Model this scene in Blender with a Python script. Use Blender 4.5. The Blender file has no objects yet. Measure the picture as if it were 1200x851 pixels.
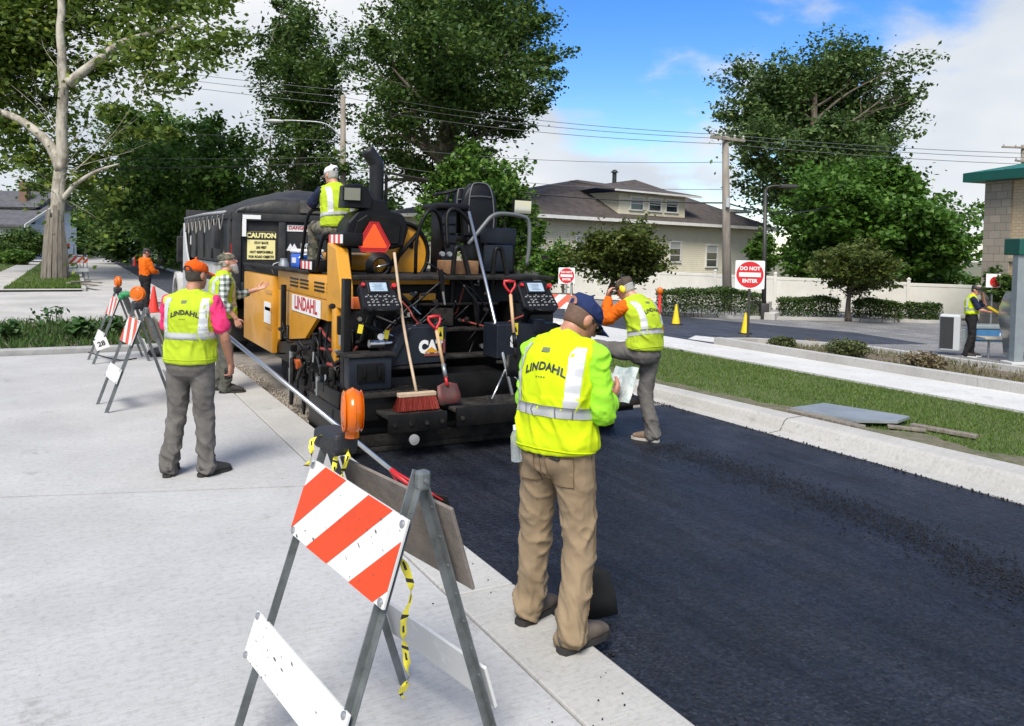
import bpy, bmesh, math, random
import numpy as np
from mathutils import Vector, Matrix, noise
from mathutils.bvhtree import BVHTree
random.seed(7); rng = np.random.default_rng(11)
R = math.radians; PI = math.pi
S = bpy.context.scene
COL = S.collection
# ------------------------------------------------------------------ camera
FPX = 930.0; CAM_H = 1.95; ROLL = 0.022; PITCH = R(2.0)
PCX = 600.0; PCY = 292.3 + FPX * math.tan(PITCH)
YAW = math.atan((PCX - 85) / FPX)
cF = Vector((math.sin(YAW) * math.cos(PITCH), math.cos(YAW) * math.cos(PITCH), -math.sin(PITCH)))
_r = Vector((math.cos(YAW), -math.sin(YAW), 0)); _u = _r.cross(cF)
cR = _r * math.cos(ROLL) + _u * math.sin(ROLL)
cU = _u * math.cos(ROLL) - _r * math.sin(ROLL)
CAMP = Vector((0, 0, CAM_H))
cam = bpy.data.cameras.new('camera'); camo = bpy.data.objects.new('camera', cam); COL.objects.link(camo)
cam.sensor_width = 36; cam.lens = FPX / 1200 * 36; cam.clip_start = 0.05; cam.clip_end = 2000
cam.shift_y = (PCY - 425.5) / 1200
camo.matrix_world = Matrix(((cR.x, cU.x, -cF.x, 0), (cR.y, cU.y, -cF.y, 0), (cR.z, cU.z, -cF.z, CAM_H), (0, 0, 0, 1)))
S.camera = camo
# survey helpers: the bearing of a photographed point, cut with a known ground height or distance
def ray(x, y): return cF + cR * ((x - PCX) / FPX) - cU * ((y - PCY) / FPX)
def P(x, y, z=0.0):
    r = ray(x, y); return CAMP + r * ((z - CAM_H) / r.z)
def PD(x, y, d): return CAMP + ray(x, y) * d
def gz(X): return 0.0 if X < 6.9 else max(-0.45, 0.06 - 0.034 * (X - 6.9))
def PG(x, y):
    r = ray(x, y); lo, hi = .5, 200.
    for _ in range(50):
        m = (lo + hi) / 2; q = CAMP + r * m
        if q.z > gz(q.x): lo = m
        else: hi = m
    return CAMP + r * lo
# ------------------------------------------------------------------ world and sun
SUN_EL = R(52); SUN_AZ = YAW + R(-166)          # clockwise from +Y: from behind the camera, a little to its left
EXPO = 1.0
wd = bpy.data.worlds.new('World'); S.world = wd; wd.use_nodes = True
def world():
    nt = wd.node_tree; nt.nodes.clear(); N = nt.nodes.new; L = nt.links.new
    out = N('ShaderNodeOutputWorld'); sky = N('ShaderNodeTexSky'); sky.sky_type = 'NISHITA'; sky.sun_disc = False
    sky.sun_elevation = SUN_EL; sky.sun_rotation = SUN_AZ; sky.air_density = 1.0; sky.dust_density = .25; sky.ozone_density = 2.2
    hsv = N('ShaderNodeHueSaturation'); hsv.inputs['Saturation'].default_value = 1.4; hsv.inputs['Hue'].default_value = .512; hsv.inputs['Value'].default_value = 1.0
    L(sky.outputs[0], hsv.inputs['Color'])
    b1 = N('ShaderNodeBackground'); b1.inputs[1].default_value = .10; L(hsv.outputs[0], b1.inputs[0])
    tc = N('ShaderNodeTexCoord')
    def math_(op, a, b=None, clamp=False):
        m = N('ShaderNodeMath'); m.operation = op; m.use_clamp = clamp
        for i, v in enumerate((a, b)):
            if v is None: continue
            if isinstance(v, (int, float)): m.inputs[i].default_value = v
            else: L(v, m.inputs[i])
        return m.outputs[0]
    mp = N('ShaderNodeMapping'); mp.inputs['Scale'].default_value = (1, 1, 2.3); L(tc.outputs['Generated'], mp.inputs[0])
    n1 = N('ShaderNodeTexNoise'); n1.inputs['Scale'].default_value = 7.5; n1.inputs['Detail'].default_value = 9; n1.inputs['Roughness'].default_value = .56
    n1.inputs['Distortion'].default_value = .25; L(mp.outputs[0], n1.inputs['Vector'])
    n2 = N('ShaderNodeTexNoise'); n2.inputs['Scale'].default_value = 2.6; n2.inputs['Detail'].default_value = 4; L(mp.outputs[0], n2.inputs['Vector'])
    tot = math_('MULTIPLY', n1.outputs[0], 1.5)
    # broad cloud banks: (bearing, angular radius in degrees, weight)
    banks = [((120, 60), 26, .75), ((370, 20), 9, .5), ((300, 180), 12, .5), ((1190, 150), 9.0, .5), ((1110, 60), 5, .25), ((640, 150), 7, .18),
             ((770, 190), 8, .18), ((860, 40), 6, .40), ((800, 215), 9, .10), ((725, 55), 7, -.42), ((1000, 30), 9, -.34), ((600, 60), 5, -.1), ((670, 20), 5, -.3), ((590, 190), 4.5, .2), ((800, 130), 4, -.1), ((960, 10), 5, .05)]
    for (px, py), rad, w in banks:
        v = ray(px, py).normalized()
        d = N('ShaderNodeVectorMath'); d.operation = 'DOT_PRODUCT'; d.inputs[1].default_value = v
        nn = N('ShaderNodeVectorMath'); nn.operation = 'NORMALIZE'; L(tc.outputs['Generated'], nn.inputs[0]); L(nn.outputs[0], d.inputs[0])
        mr = N('ShaderNodeMapRange'); mr.interpolation_type = 'SMOOTHERSTEP'
        mr.inputs['From Min'].default_value = math.cos(R(rad * 1.5)); mr.inputs['From Max'].default_value = 1.0
        mr.inputs['To Min'].default_value = 0; mr.inputs['To Max'].default_value = w; L(d.outputs['Value'], mr.inputs[0])
        tot = math_('ADD', tot, mr.outputs[0])
    cov = N('ShaderNodeMapRange'); cov.interpolation_type = 'SMOOTHSTEP'; cov.inputs['From Min'].default_value = .72; cov.inputs['From Max'].default_value = 1.18
    L(tot, cov.inputs[0])
    back = N('ShaderNodeVectorMath'); back.operation = 'DOT_PRODUCT'; back.inputs[1].default_value = (-cF.x, -cF.y, .55); L(tc.outputs['Generated'], back.inputs[0])
    bm_ = N('ShaderNodeMapRange'); bm_.inputs['From Min'].default_value = .1; bm_.inputs['From Max'].default_value = .7; bm_.inputs['To Max'].default_value = .75; L(back.outputs['Value'], bm_.inputs[0])
    fac = math_('MAXIMUM', cov.outputs[0], bm_.outputs[0], True)
    rp = N('ShaderNodeValToRGB'); e = rp.color_ramp.elements
    e[0].position = .3; e[0].color = (.31, .35, .405, 1); e[1].position = .62; e[1].color = (.50, .505, .51, 1); L(n2.outputs[0], rp.inputs[0])
    b2 = N('ShaderNodeBackground'); b2.inputs[1].default_value = .98; L(rp.outputs[0], b2.inputs[0])
    mx = N('ShaderNodeMixShader'); L(fac, mx.inputs[0]); L(b1.outputs[0], mx.inputs[1]); L(b2.outputs[0], mx.inputs[2]); L(mx.outputs[0], out.inputs[0])
world()
sl = bpy.data.lights.new('sun', 'SUN'); sl.energy = 2.7; sl.angle = R(26); sl.color = (1, .95, .87)
so = bpy.data.objects.new('sun', sl); COL.objects.link(so)
sd = Vector((math.sin(SUN_AZ) * math.cos(SUN_EL), math.cos(SUN_AZ) * math.cos(SUN_EL), math.sin(SUN_EL)))
so.rotation_euler = sd.to_track_quat('Z', 'Y').to_euler(); so.location = (0, 0, 60)
S.view_settings.view_transform = 'Standard'; S.view_settings.look = 'None'; S.view_settings.gamma = 1; S.view_settings.use_curve_mapping = False
S.view_settings.exposure = EXPO
# ------------------------------------------------------------------ materials
_M = {}
def srgb(r, g, b): return tuple(((c / 255 + .055) / 1.055) ** 2.4 if c > 10 else c / 3294 for c in (r, g, b))
def M(name, c=(.5, .5, .5), rough=.6, metal=0, c2=None, vs=6., bump=0, bs=40., spec=.5, emit=0, coat=0, stretch=None, lo=.35, hi=.65, alpha=1, trans=0):
    if name in _M: return _M[name]
    m = bpy.data.materials.new(name); m.use_nodes = True; nt = m.node_tree; b = nt.nodes['Principled BSDF']; N = nt.nodes.new; L = nt.links.new
    b.inputs['Base Color'].default_value = (*c, 1); b.inputs['Roughness'].default_value = rough; b.inputs['Metallic'].default_value = metal
    b.inputs['Specular IOR Level'].default_value = spec; b.inputs['Coat Weight'].default_value = coat; b.inputs['Transmission Weight'].default_value = trans
    if emit: b.inputs['Emission Color'].default_value = (*c, 1); b.inputs['Emission Strength'].default_value = emit
    tc = N('ShaderNodeTexCoord'); vec = tc.outputs['Object']
    if stretch:
        mp = N('ShaderNodeMapping'); mp.inputs['Scale'].default_value = stretch; L(vec, mp.inputs[0]); vec = mp.outputs[0]
    if c2 is not None:
        n = N('ShaderNodeTexNoise'); n.inputs['Scale'].default_value = vs; n.inputs['Detail'].default_value = 6; n.inputs['Roughness'].default_value = .65; L(vec, n.inputs['Vector'])
        rp = N('ShaderNodeValToRGB'); e = rp.color_ramp.elements; e[0].position = lo; e[0].color = (*c, 1); e[1].position = hi; e[1].color = (*c2, 1)
        L(n.outputs[0], rp.inputs[0]); L(rp.outputs[0], b.inputs['Base Color'])
    if bump:
        n = N('ShaderNodeTexNoise'); n.inputs['Scale'].default_value = bs; n.inputs['Detail'].default_value = 5; L(vec, n.inputs['Vector'])
        bp = N('ShaderNodeBump'); bp.inputs['Strength'].default_value = bump; bp.inputs['Distance'].default_value = .02; L(n.outputs[0], bp.inputs['Height']); L(bp.outputs[0], b.inputs['Normal'])
    _M[name] = m; return m
def leafmat(name, c1, c2, c3=None, tr=.25, rough=.5):
    if name in _M: return _M[name]
    m = bpy.data.materials.new(name); m.use_nodes = True; nt = m.node_tree; b = nt.nodes['Principled BSDF']; N = nt.nodes.new; L = nt.links.new
    g = N('ShaderNodeNewGeometry'); rp = N('ShaderNodeValToRGB'); e = rp.color_ramp.elements
    e[0].position = 0; e[0].color = (*c1, 1); e[1].position = 1; e[1].color = (*c2, 1)
    if c3: x = e.new(.9); x.color = (*c2, 1); e[-1].color = (*c3, 1)
    L(g.outputs['Random Per Island'], rp.inputs[0]); L(rp.outputs[0], b.inputs['Base Color']); b.inputs['Roughness'].default_value = rough; b.inputs['Specular IOR Level'].default_value = .3
    t = N('ShaderNodeBsdfTranslucent'); L(rp.outputs[0], t.inputs[0]); mx = N('ShaderNodeMixShader'); mx.inputs[0].default_value = tr
    L(b.outputs[0], mx.inputs[1]); L(t.outputs[0], mx.inputs[2]); L(mx.outputs[0], nt.nodes['Material Output'].inputs[0])
    _M[name] = m; return m
# ------------------------------------------------------------------ mesh building
_W = {}        # world offset of every root (parts drawn in street coordinates are moved into their root's frame)
def crom(pts, n=6):
    pts = [Vector(p) for p in pts]
    if len(pts) < 3: return pts
    q = [pts[0] * 2 - pts[1]] + pts + [pts[-1] * 2 - pts[-2]]; out = []
    for i in range(1, len(q) - 2):
        a, b, c, d = q[i - 1:i + 3]
        for k in range(n):
            t = k / n; out.append(.5 * ((2 * b) + (c - a) * t + (2 * a - 5 * b + 4 * c - d) * t * t + (3 * b - a - 3 * c + d) * t ** 3))
    out.append(pts[-1]); return out
class MB:
    def __init__(s): s.bm = bmesh.new(); s.mi = 0
    def _tag(s, fs):
        for f in fs: f.material_index = s.mi
    def poly(s, pts, flip=False):
        vs = [s.bm.verts.new(p) for p in pts]; f = s.bm.faces.new(vs if not flip else vs[::-1]); f.material_index = s.mi; return f
    def box(s, c, d, rot=None, bev=0, seg=2):
        b = bmesh.new(); bmesh.ops.create_cube(b, size=1)
        bmesh.ops.scale(b, vec=d, verts=b.verts)
        if bev: bmesh.ops.bevel(b, geom=b.edges[:], offset=min(bev, min(d) * .45), segments=seg, affect='EDGES', profile=.5)
        if rot is not None:
            if isinstance(rot, (tuple, list)): rot = Matrix.Rotation(rot[2], 3, 'Z') @ Matrix.Rotation(rot[1], 3, 'Y') @ Matrix.Rotation(rot[0], 3, 'X')
            bmesh.ops.rotate(b, matrix=rot, verts=b.verts)
        bmesh.ops.translate(b, vec=Vector(c), verts=b.verts); s.merge(b); return s
    def b2(s, lo, hi, bev=0):
        lo, hi = Vector(lo), Vector(hi); return s.box((lo + hi) / 2, [abs(x) for x in (hi - lo)], None, bev)
    def merge(s, b):
        mp = {}
        for v in b.verts: mp[v] = s.bm.verts.new(v.co)
        for f in b.faces:
            try: g = s.bm.faces.new([mp[v] for v in f.verts]); g.material_index = s.mi
            except ValueError: pass
        b.free()
    def rings(s, rings, cap=True, closed=True):
        rs = [[s.bm.verts.new(p) for p in r] for r in rings]; n = len(rs[0])
        for a, b in zip(rs, rs[1:]):
            for i in range(n if closed else n - 1):
                j = (i + 1) % n
                try: f = s.bm.faces.new((a[i], a[j], b[j], b[i])); f.material_index = s.mi
                except ValueError: pass
        if cap and closed:
            s.bm.faces.new(rs[0][::-1]).material_index = s.mi; s.bm.faces.new(rs[-1]).material_index = s.mi
        return s
    def cyl(s, a, b, r, r2=None, n=14, cap=True):
        a, b = Vector(a), Vector(b); r2 = r if r2 is None else r2; d = (b - a).normalized()
        x = d.orthogonal().normalized(); y = d.cross(x)
        ring = lambda c, q: [c + (x * math.cos(2 * PI * i / n) + y * math.sin(2 * PI * i / n)) * q for i in range(n)]
        return s.rings([ring(a, r), ring(b, max(r2, 1e-4))], cap)
    def tube(s, pts, r, n=8, smooth=0, cap=True):
        pts = crom(pts, smooth) if smooth else [Vector(p) for p in pts]
        rr = r if hasattr(r, '__len__') else None; k = len(pts); rs = []; x = None
        for i, p in enumerate(pts):
            d = (pts[min(i + 1, k - 1)] - pts[max(i - 1, 0)]).normalized()
            if x is None: x = d.orthogonal().normalized()
            else: x = (x - d * x.dot(d)).normalized()
            y = d.cross(x); q = r if rr is None else float(np.interp(i / (k - 1), np.linspace(0, 1, len(rr)), rr))
            rs.append([p + (x * math.cos(2 * PI * j / n) + y * math.sin(2 * PI * j / n)) * q for j in range(n)])
        return s.rings(rs, cap)
    def lathe(s, prof, c=(0, 0, 0), axis=(0, 0, 1), n=20):
        c = Vector(c); d = Vector(axis).normalized(); x = d.orthogonal().normalized(); y = d.cross(x)
        return s.rings([[c + d * z + (x * math.cos(2 * PI * i / n) + y * math.sin(2 * PI * i / n)) * max(r, 1e-4) for i in range(n)] for r, z in prof])
    def prism(s, pts, vec):
        vec = Vector(vec); pts = [Vector(p) for p in pts]; return s.rings([pts, [p + vec for p in pts]])
    def ell(s, c, r, n=16, m=10, rot=None):
        c = Vector(c); rs = []
        for i in range(1, m):
            t = PI * i / m; rs.append([Vector((r[0] * math.sin(t) * math.cos(2 * PI * j / n), r[1] * math.sin(t) * math.sin(2 * PI * j / n), -r[2] * math.cos(t))) for j in range(n)])
        if rot is not None: rs = [[rot @ v for v in g] for g in rs]
        return s.rings([[c + v for v in g] for g in rs])
    def build(s, name, mats, parent=None, smooth=None, local=False, bev=0):
        me = bpy.data.meshes.new(name)
        bmesh.ops.recalc_face_normals(s.bm, faces=s.bm.faces)
        if bev: bmesh.ops.bevel(s.bm, geom=s.bm.edges[:], offset=bev, segments=1, affect='EDGES')
        if parent is not None and not local:
            off = _W.get(parent.name)
            if off is not None: bmesh.ops.translate(s.bm, vec=-off, verts=s.bm.verts)
        s.bm.to_mesh(me); s.bm.free()
        return link(name, me, mats, parent, smooth)
def link(name, me, mats, parent=None, smooth=None):
    for m in (mats if isinstance(mats, (list, tuple)) else [mats]): me.materials.append(m)
    o = bpy.data.objects.new(name, me); COL.objects.link(o)
    if parent is not None:
        o.parent = parent
        if parent.name in _W: _W[o.name] = _W[parent.name]
    if smooth:
        me.polygons.foreach_set('use_smooth', [True] * len(me.polygons))
        if smooth is not True: sharp(me, smooth)
    return o
def sharp(me, ang):
    try: me.set_sharp_from_angle(angle=R(ang))
    except Exception: pass
def pymesh(name, v, f, mats, parent=None, smooth=None, fmi=None):
    me = bpy.data.meshes.new(name); v = np.asarray(v, np.float32); f = np.asarray(f, np.int32)
    if parent is not None and parent.name in _W: v = v - np.array(_W[parent.name], np.float32)
    k = f.shape[1]; me.vertices.add(len(v)); me.vertices.foreach_set('co', v.ravel()); me.loops.add(f.size); me.loops.foreach_set('vertex_index', f.ravel())
    me.polygons.add(len(f)); me.polygons.foreach_set('loop_start', np.arange(0, f.size, k, dtype=np.int32))
    if fmi is not None: me.polygons.foreach_set('material_index', np.asarray(fmi, np.int32))
    me.update(calc_edges=True); return link(name, me, mats, parent, smooth)
def tag(o, label, cat, group=None, kind=None):
    o['label'] = label; o['category'] = cat
    if group: o['group'] = group
    if kind: o['kind'] = kind
    return o
def thing(name, label, cat, loc=(0, 0, 0), rz=0, group=None, local=False):
    o = bpy.data.objects.new(name, None); COL.objects.link(o); o.empty_display_size = .2
    o.location = loc; o.rotation_euler = (0, 0, rz); tag(o, label, cat, group)
    if not local: _W[o.name] = Vector(loc)
    return o
def struct(o): o['kind'] = 'structure'; return o
def copy_tree(o, parent=None):
    c = o.copy(); COL.objects.link(c)
    if parent is not None: c.parent = parent
    for ch in list(o.children): copy_tree(ch, c)
    return c
def text_geo(s, size, bold=0.0, shear=0, width=1.0, extrude=0.0, align='CENTER', spacing=1.0, res=3):
    cu = bpy.data.curves.new('lettering', 'FONT'); cu.body = s; cu.size = size; cu.align_x = align; cu.align_y = 'CENTER'; cu.offset = bold; cu.shear = shear
    cu.extrude = extrude; cu.space_character = spacing; cu.resolution_u = res; cu.space_line = .9
    o = bpy.data.objects.new('lettering', cu); COL.objects.link(o); bpy.context.view_layer.update()
    me = bpy.data.meshes.new_from_object(o.evaluated_get(bpy.context.evaluated_depsgraph_get()))
    v = [(p.co.x * width, p.co.y, p.co.z) for p in me.vertices]; f = [tuple(p.vertices) for p in me.polygons]
    bpy.data.objects.remove(o); bpy.data.curves.remove(cu); bpy.data.meshes.remove(me); return v, f
def lettering(s, size, c, xdir, ydir, mat, parent, bold=0.0, width=1.0, name='lettering', local=False, spacing=1.0, align='CENTER', shear=0):
    v, f = text_geo(s, size, bold, shear, width, 0, align, spacing); c = Vector(c); x = Vector(xdir).normalized(); y = Vector(ydir).normalized()
    me = bpy.data.meshes.new(name); off = Vector((0, 0, 0))
    if parent is not None and not local and parent.name in _W: off = _W[parent.name]
    me.from_pydata([c + x * a + y * b - off for a, b, _ in v], [], f); return link(name, me, mat, parent)
def fbm(p, o=3):
    return noise.fractal(p, 1.0, 2.0, o)
# ------------------------------------------------------------------ setting: ground, road, kerbs
def concrete_mat(name, base, dark, sc=1.0, line=True):
    if name in _M: return _M[name]
    m = bpy.data.materials.new(name); m.use_nodes = True; nt = m.node_tree; b = nt.nodes['Principled BSDF']; N = nt.nodes.new; L = nt.links.new
    tc = N('ShaderNodeTexCoord'); b.inputs['Roughness'].default_value = .88; b.inputs['Specular IOR Level'].default_value = .25
    def nz(s, d, r=.6, st=None):
        n = N('ShaderNodeTexNoise'); n.inputs['Scale'].default_value = s; n.inputs['Detail'].default_value = d; n.inputs['Roughness'].default_value = r
        if st:
            mp = N('ShaderNodeMapping'); mp.inputs['Scale'].default_value = st; mp.inputs['Rotation'].default_value = (0, 0, .3); L(tc.outputs['Object'], mp.inputs[0]); L(mp.outputs[0], n.inputs[0])
        else: L(tc.outputs['Object'], n.inputs[0])
        return n.outputs[0]
    def ramp(f, a, ca, bb, cb):
        r = N('ShaderNodeValToRGB'); e = r.color_ramp.elements; e[0].position = a; e[0].color = (*ca, 1); e[1].position = bb; e[1].color = (*cb, 1); L(f, r.inputs[0]); return r.outputs[0]
    def mix(f, a, c, mode='MULTIPLY', k=1.0):
        x = N('ShaderNodeMix'); x.data_type = 'RGBA'; x.blend_type = mode
        if f is None: x.inputs[0].default_value = k
        else: L(f, x.inputs[0])
        L(a, x.inputs[6]); L(c, x.inputs[7]); return x.outputs[2]
    col = ramp(nz(.9 * sc, 8, .62), .32, dark, .66, base)
    w = (1, 1, 1)
    col = mix(None, col, ramp(nz(26 * sc, 6, .7), .33, (.82, .82, .82), .52, w), 'MULTIPLY')
    col = mix(None, col, ramp(nz(7 * sc, 4, .6, (1, 14, 1)), .36, (.88, .88, .87), .6, w), 'MULTIPLY')     # broom finish
    col = mix(None, col, ramp(nz(2.3 * sc, 9, .75), .26, (.55, .54, .52), .40, w), 'MULTIPLY')             # stains
    v = N('ShaderNodeTexVoronoi'); v.inputs['Scale'].default_value = 7; L(tc.outputs['Object'], v.inputs[0])
    col = mix(None, col, ramp(v.outputs['Distance'], .022, (.45, .43, .4), .034, w), 'MULTIPLY')           # grit specks
    L(col, b.inputs['Base Color'])
    bp = N('ShaderNodeBump'); bp.inputs['Strength'].default_value = .35; bp.inputs['Distance'].default_value = .006
    ad = N('ShaderNodeMath'); ad.operation = 'ADD'; L(nz(90, 4), ad.inputs[0]); L(nz(7, 3, .6, (1, 14, 1)), ad.inputs[1]); L(ad.outputs[0], bp.inputs['Height']); L(bp.outputs[0], b.inputs['Normal'])
    _M[name] = m; return m
CONC = concrete_mat('concrete_new', (.455, .452, .445), (.375, .373, .368))
KERB = concrete_mat('concrete_kerb', (.46, .45, .425), (.37, .36, .335), 1.2)
WALK = concrete_mat('concrete_white', (.60, .595, .575), (.50, .495, .475))
OLDC = concrete_mat('concrete_old', (.50, .48, .45), (.36, .35, .33), .7)
def asphalt_mat(name, a, b_, rough=.5, bump=.9, sp=.5):
    m = bpy.data.materials.new(name); m.use_nodes = True; nt = m.node_tree; b = nt.nodes['Principled BSDF']; N = nt.nodes.new; L = nt.links.new
    tc = N('ShaderNodeTexCoord'); n1 = N('ShaderNodeTexNoise'); n1.inputs['Scale'].default_value = 1.3; n1.inputs['Detail'].default_value = 7; L(tc.outputs['Object'], n1.inputs[0])
    rp = N('ShaderNodeValToRGB'); e = rp.color_ramp.elements; e[0].position = .36; e[0].color = (*a, 1); e[1].position = .66; e[1].color = (*b_, 1); L(n1.outputs[0], rp.inputs[0])
    v = N('ShaderNodeTexVoronoi'); v.inputs['Scale'].default_value = 52; L(tc.outputs['Object'], v.inputs[0])
    vr = N('ShaderNodeValToRGB'); e = vr.color_ramp.elements; e[0].position = 0; e[0].color = (.35, .35, .36, 1); e[1].position = 1; e[1].color = (1.75, 1.75, 1.75, 1); L(v.outputs['Color'], vr.inputs[0])
    mx = N('ShaderNodeMix'); mx.data_type = 'RGBA'; mx.blend_type = 'MULTIPLY'; mx.inputs[0].default_value = 1; L(rp.outputs[0], mx.inputs[6]); L(vr.outputs[0], mx.inputs[7]); L(mx.outputs[2], b.inputs['Base Color'])
    n2 = N('ShaderNodeTexNoise'); n2.inputs['Scale'].default_value = 2.2; n2.inputs['Detail'].default_value = 5; L(tc.outputs['Object'], n2.inputs[0])
    mr = N('ShaderNodeMapRange'); mr.inputs['From Min'].default_value = .3; mr.inputs['From Max'].default_value = .7; mr.inputs['To Min'].default_value = rough - .1; mr.inputs['To Max'].default_value = rough + .15; L(n2.outputs[0], mr.inputs[0]); L(mr.outputs[0], b.inputs['Roughness'])
    b.inputs['Specular IOR Level'].default_value = sp
    mp = N('ShaderNodeMapping'); mp.inputs['Scale'].default_value = (5, .35, 1); L(tc.outputs['Object'], mp.inputs[0]); ns = N('ShaderNodeTexNoise'); ns.inputs['Scale'].default_value = 1.4; ns.inputs['Detail'].default_value = 8; ns.inputs['Roughness'].default_value = .7; L(mp.outputs[0], ns.inputs[0])
    sr = N('ShaderNodeMapRange'); sr.inputs['From Min'].default_value = .3; sr.inputs['From Max'].default_value = .7; sr.inputs['To Min'].default_value = .5; sr.inputs['To Max'].default_value = 1.5; L(ns.outputs[0], sr.inputs[0])
    sm_ = N('ShaderNodeVectorMath'); sm_.operation = 'SCALE'; L(mx.outputs[2], sm_.inputs[0]); L(sr.outputs[0], sm_.inputs['Scale']); L(sm_.outputs[0], b.inputs['Base Color'])
    v2 = N('ShaderNodeTexVoronoi'); v2.inputs['Scale'].default_value = 40; L(tc.outputs['Object'], v2.inputs[0])
    n3 = N('ShaderNodeTexNoise'); n3.inputs['Scale'].default_value = 24; n3.inputs['Detail'].default_value = 4; L(tc.outputs['Object'], n3.inputs[0])
    ad = N('ShaderNodeMath'); ad.operation = 'SUBTRACT'; L(n3.outputs[0], ad.inputs[0]); L(v2.outputs['Distance'], ad.inputs[1])
    bp = N('ShaderNodeBump'); bp.inputs['Strength'].default_value = bump; bp.inputs['Distance'].default_value = .012; L(ad.outputs[0], bp.inputs['Height']); L(bp.outputs[0], b.inputs['Normal'])
    _M[name] = m; return m
ASPH = asphalt_mat('fresh_asphalt', (.0085, .0100, .0145), (.0130, .0148, .0205), .48, 1.0, .34)
LOT = asphalt_mat('lot_asphalt', (.14, .14, .14), (.20, .195, .19), .75, .3)
LOTN = asphalt_mat('lot_asphalt_new', (.030, .033, .042), (.045, .048, .058), .6, .4)
MILL = M('milled_base', (.16, .135, .11), .95, c2=(.26, .235, .20), vs=3, bump=.8, bs=45)
SOIL = M('soil', (.10, .075, .05), .95, c2=(.17, .135, .095), vs=5, bump=.9, bs=30)
TURF = M('turf_ground', (.060, .095, .022), .95, c2=(.11, .13, .045), vs=2.2, bump=.8, bs=60)
DRYT = M('dry_ground', (.10, .11, .05), .95, c2=(.16, .14, .09), vs=.4, bump=.5, bs=10)
def sheet(name, x0, x1, y0, y1, z, mat, nx=2, ny=2, zf=None):
    xs = np.linspace(x0, x1, nx); ys = np.linspace(y0, y1, ny); v = []; f = []
    for y in ys:
        for x in xs: v.append((x, y, z if zf is None else zf(x, y)))
    for j in range(ny - 1):
        for i in range(nx - 1): a = j * nx + i; f.append((a, a + 1, a + nx + 1, a + nx))
    return struct(pymesh(name, v, f, mat))
# base terrain: one sheet to the horizon, falling away to the right of the street
v = []; xs = [-700, -100, -30, 6, 7.1, 8, 10, 14, 18, 22, 24, 40, 100, 700]; ys = [-60, 0, 20, 60, 200, 900]
for y in ys:
    for x in xs: v.append((x, y, (-.16 if x < 7.2 else gz(x) - .05)))
f = [(j * 14 + i, j * 14 + i + 1, j * 14 + i + 15, j * 14 + i + 14) for j in range(5) for i in range(13)]
struct(pymesh('ground', v, f, DRYT))
# concrete slabs of the near pavement, split along an oblique joint
g = .009
def jy(x): return 7.02 - .314 * (x + .48)
m = MB()
for lo, hi in ((lambda x: -6, lambda x: jy(x) - g), (lambda x: jy(x) + g, lambda x: 15.45)):
    for xa, xb in ((-16, -6.2), (-6.188, 1.835)):
        m.prism([(xa, lo(xa), -.14), (xb, lo(xb), -.14), (xb, hi(xb), -.14), (xa, hi(xa), -.14)], (0, 0, .14))
struct(m.build('pavement', CONC))
m = MB(); m.b2((-16, -6, -.155), (1.9, 15.45, -.018)); struct(m.build('joint_filler', M('joint_dark', (.05, .05, .05), .9)))
m = MB(); y = -6.
for y1 in (-2.2, .9, 3.98, 6.28, 9.4, 12.5, 15.5, 18.6, 21, 24, 27, 30, 33, 36):
    m.b2((1.853, y + .003, -.2), (2.26, y1 - .003, 0.0), .012); y = y1
struct(m.build('kerb', KERB))
# roadway: fresh mat behind the paver, milled base ahead of it, far carriageway
def rz(x, y):
    w = .0
    c = 4.75 - (y - 6.5) * .03
    return -.08 + .004 * fbm(Vector((x * 2, y * 2, 3))) + .006 * fbm(Vector((x * .7, y * .7, 1)))
sheet('road', 2.2, 7.02, -6, 8.2, -.08, ASPH, 90, 240, rz)
sheet('road_base', 2.2, 7.02, 8.1, 36, -.12, MILL)
sheet('far_road', 3.3, 5.9, 29, 260, -.08, LOTN)
sheet('far_lane', .45, 3.31, 29, 260, -.085, OLDC)
sheet('cross_street', -60, 2.26, 21.0, 34.6, -.03, OLDC)
m = MB(); m.b2((.3, 35.2, -.1), (.46, 260, .06)); m.b2((5.9, 30, -.1), (6.1, 260, .07)); struct(m.build('far_kerb', KERB))
m = MB(); m.b2((-16, 15.5, -.16), (1.75, 15.72, .1), .02); struct(m.build('verge_kerb', M('kerb_grey', (.25, .25, .25), .9, c2=(.36, .36, .35), vs=4)))
m = MB(); m.b2((-16, 20.75, -.16), (1.6, 21.0, .05), .02); struct(m.build('verge_kerb', KERB))
sheet('verge', -16, 1.75, 15.72, 20.8, .06, SOIL)
sheet('far_lawn', -60, .3, 34.6, 200, .02, TURF)
sheet('far_lawn', 6.1, 12, 34, 200, .02, TURF)
sheet('far_pavement', -3.6, -2.3, 34.6, 160, .035, OLDC)
sheet('far_pavement', -60, .3, 34.62, 35.5, .034, OLDC)
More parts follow.
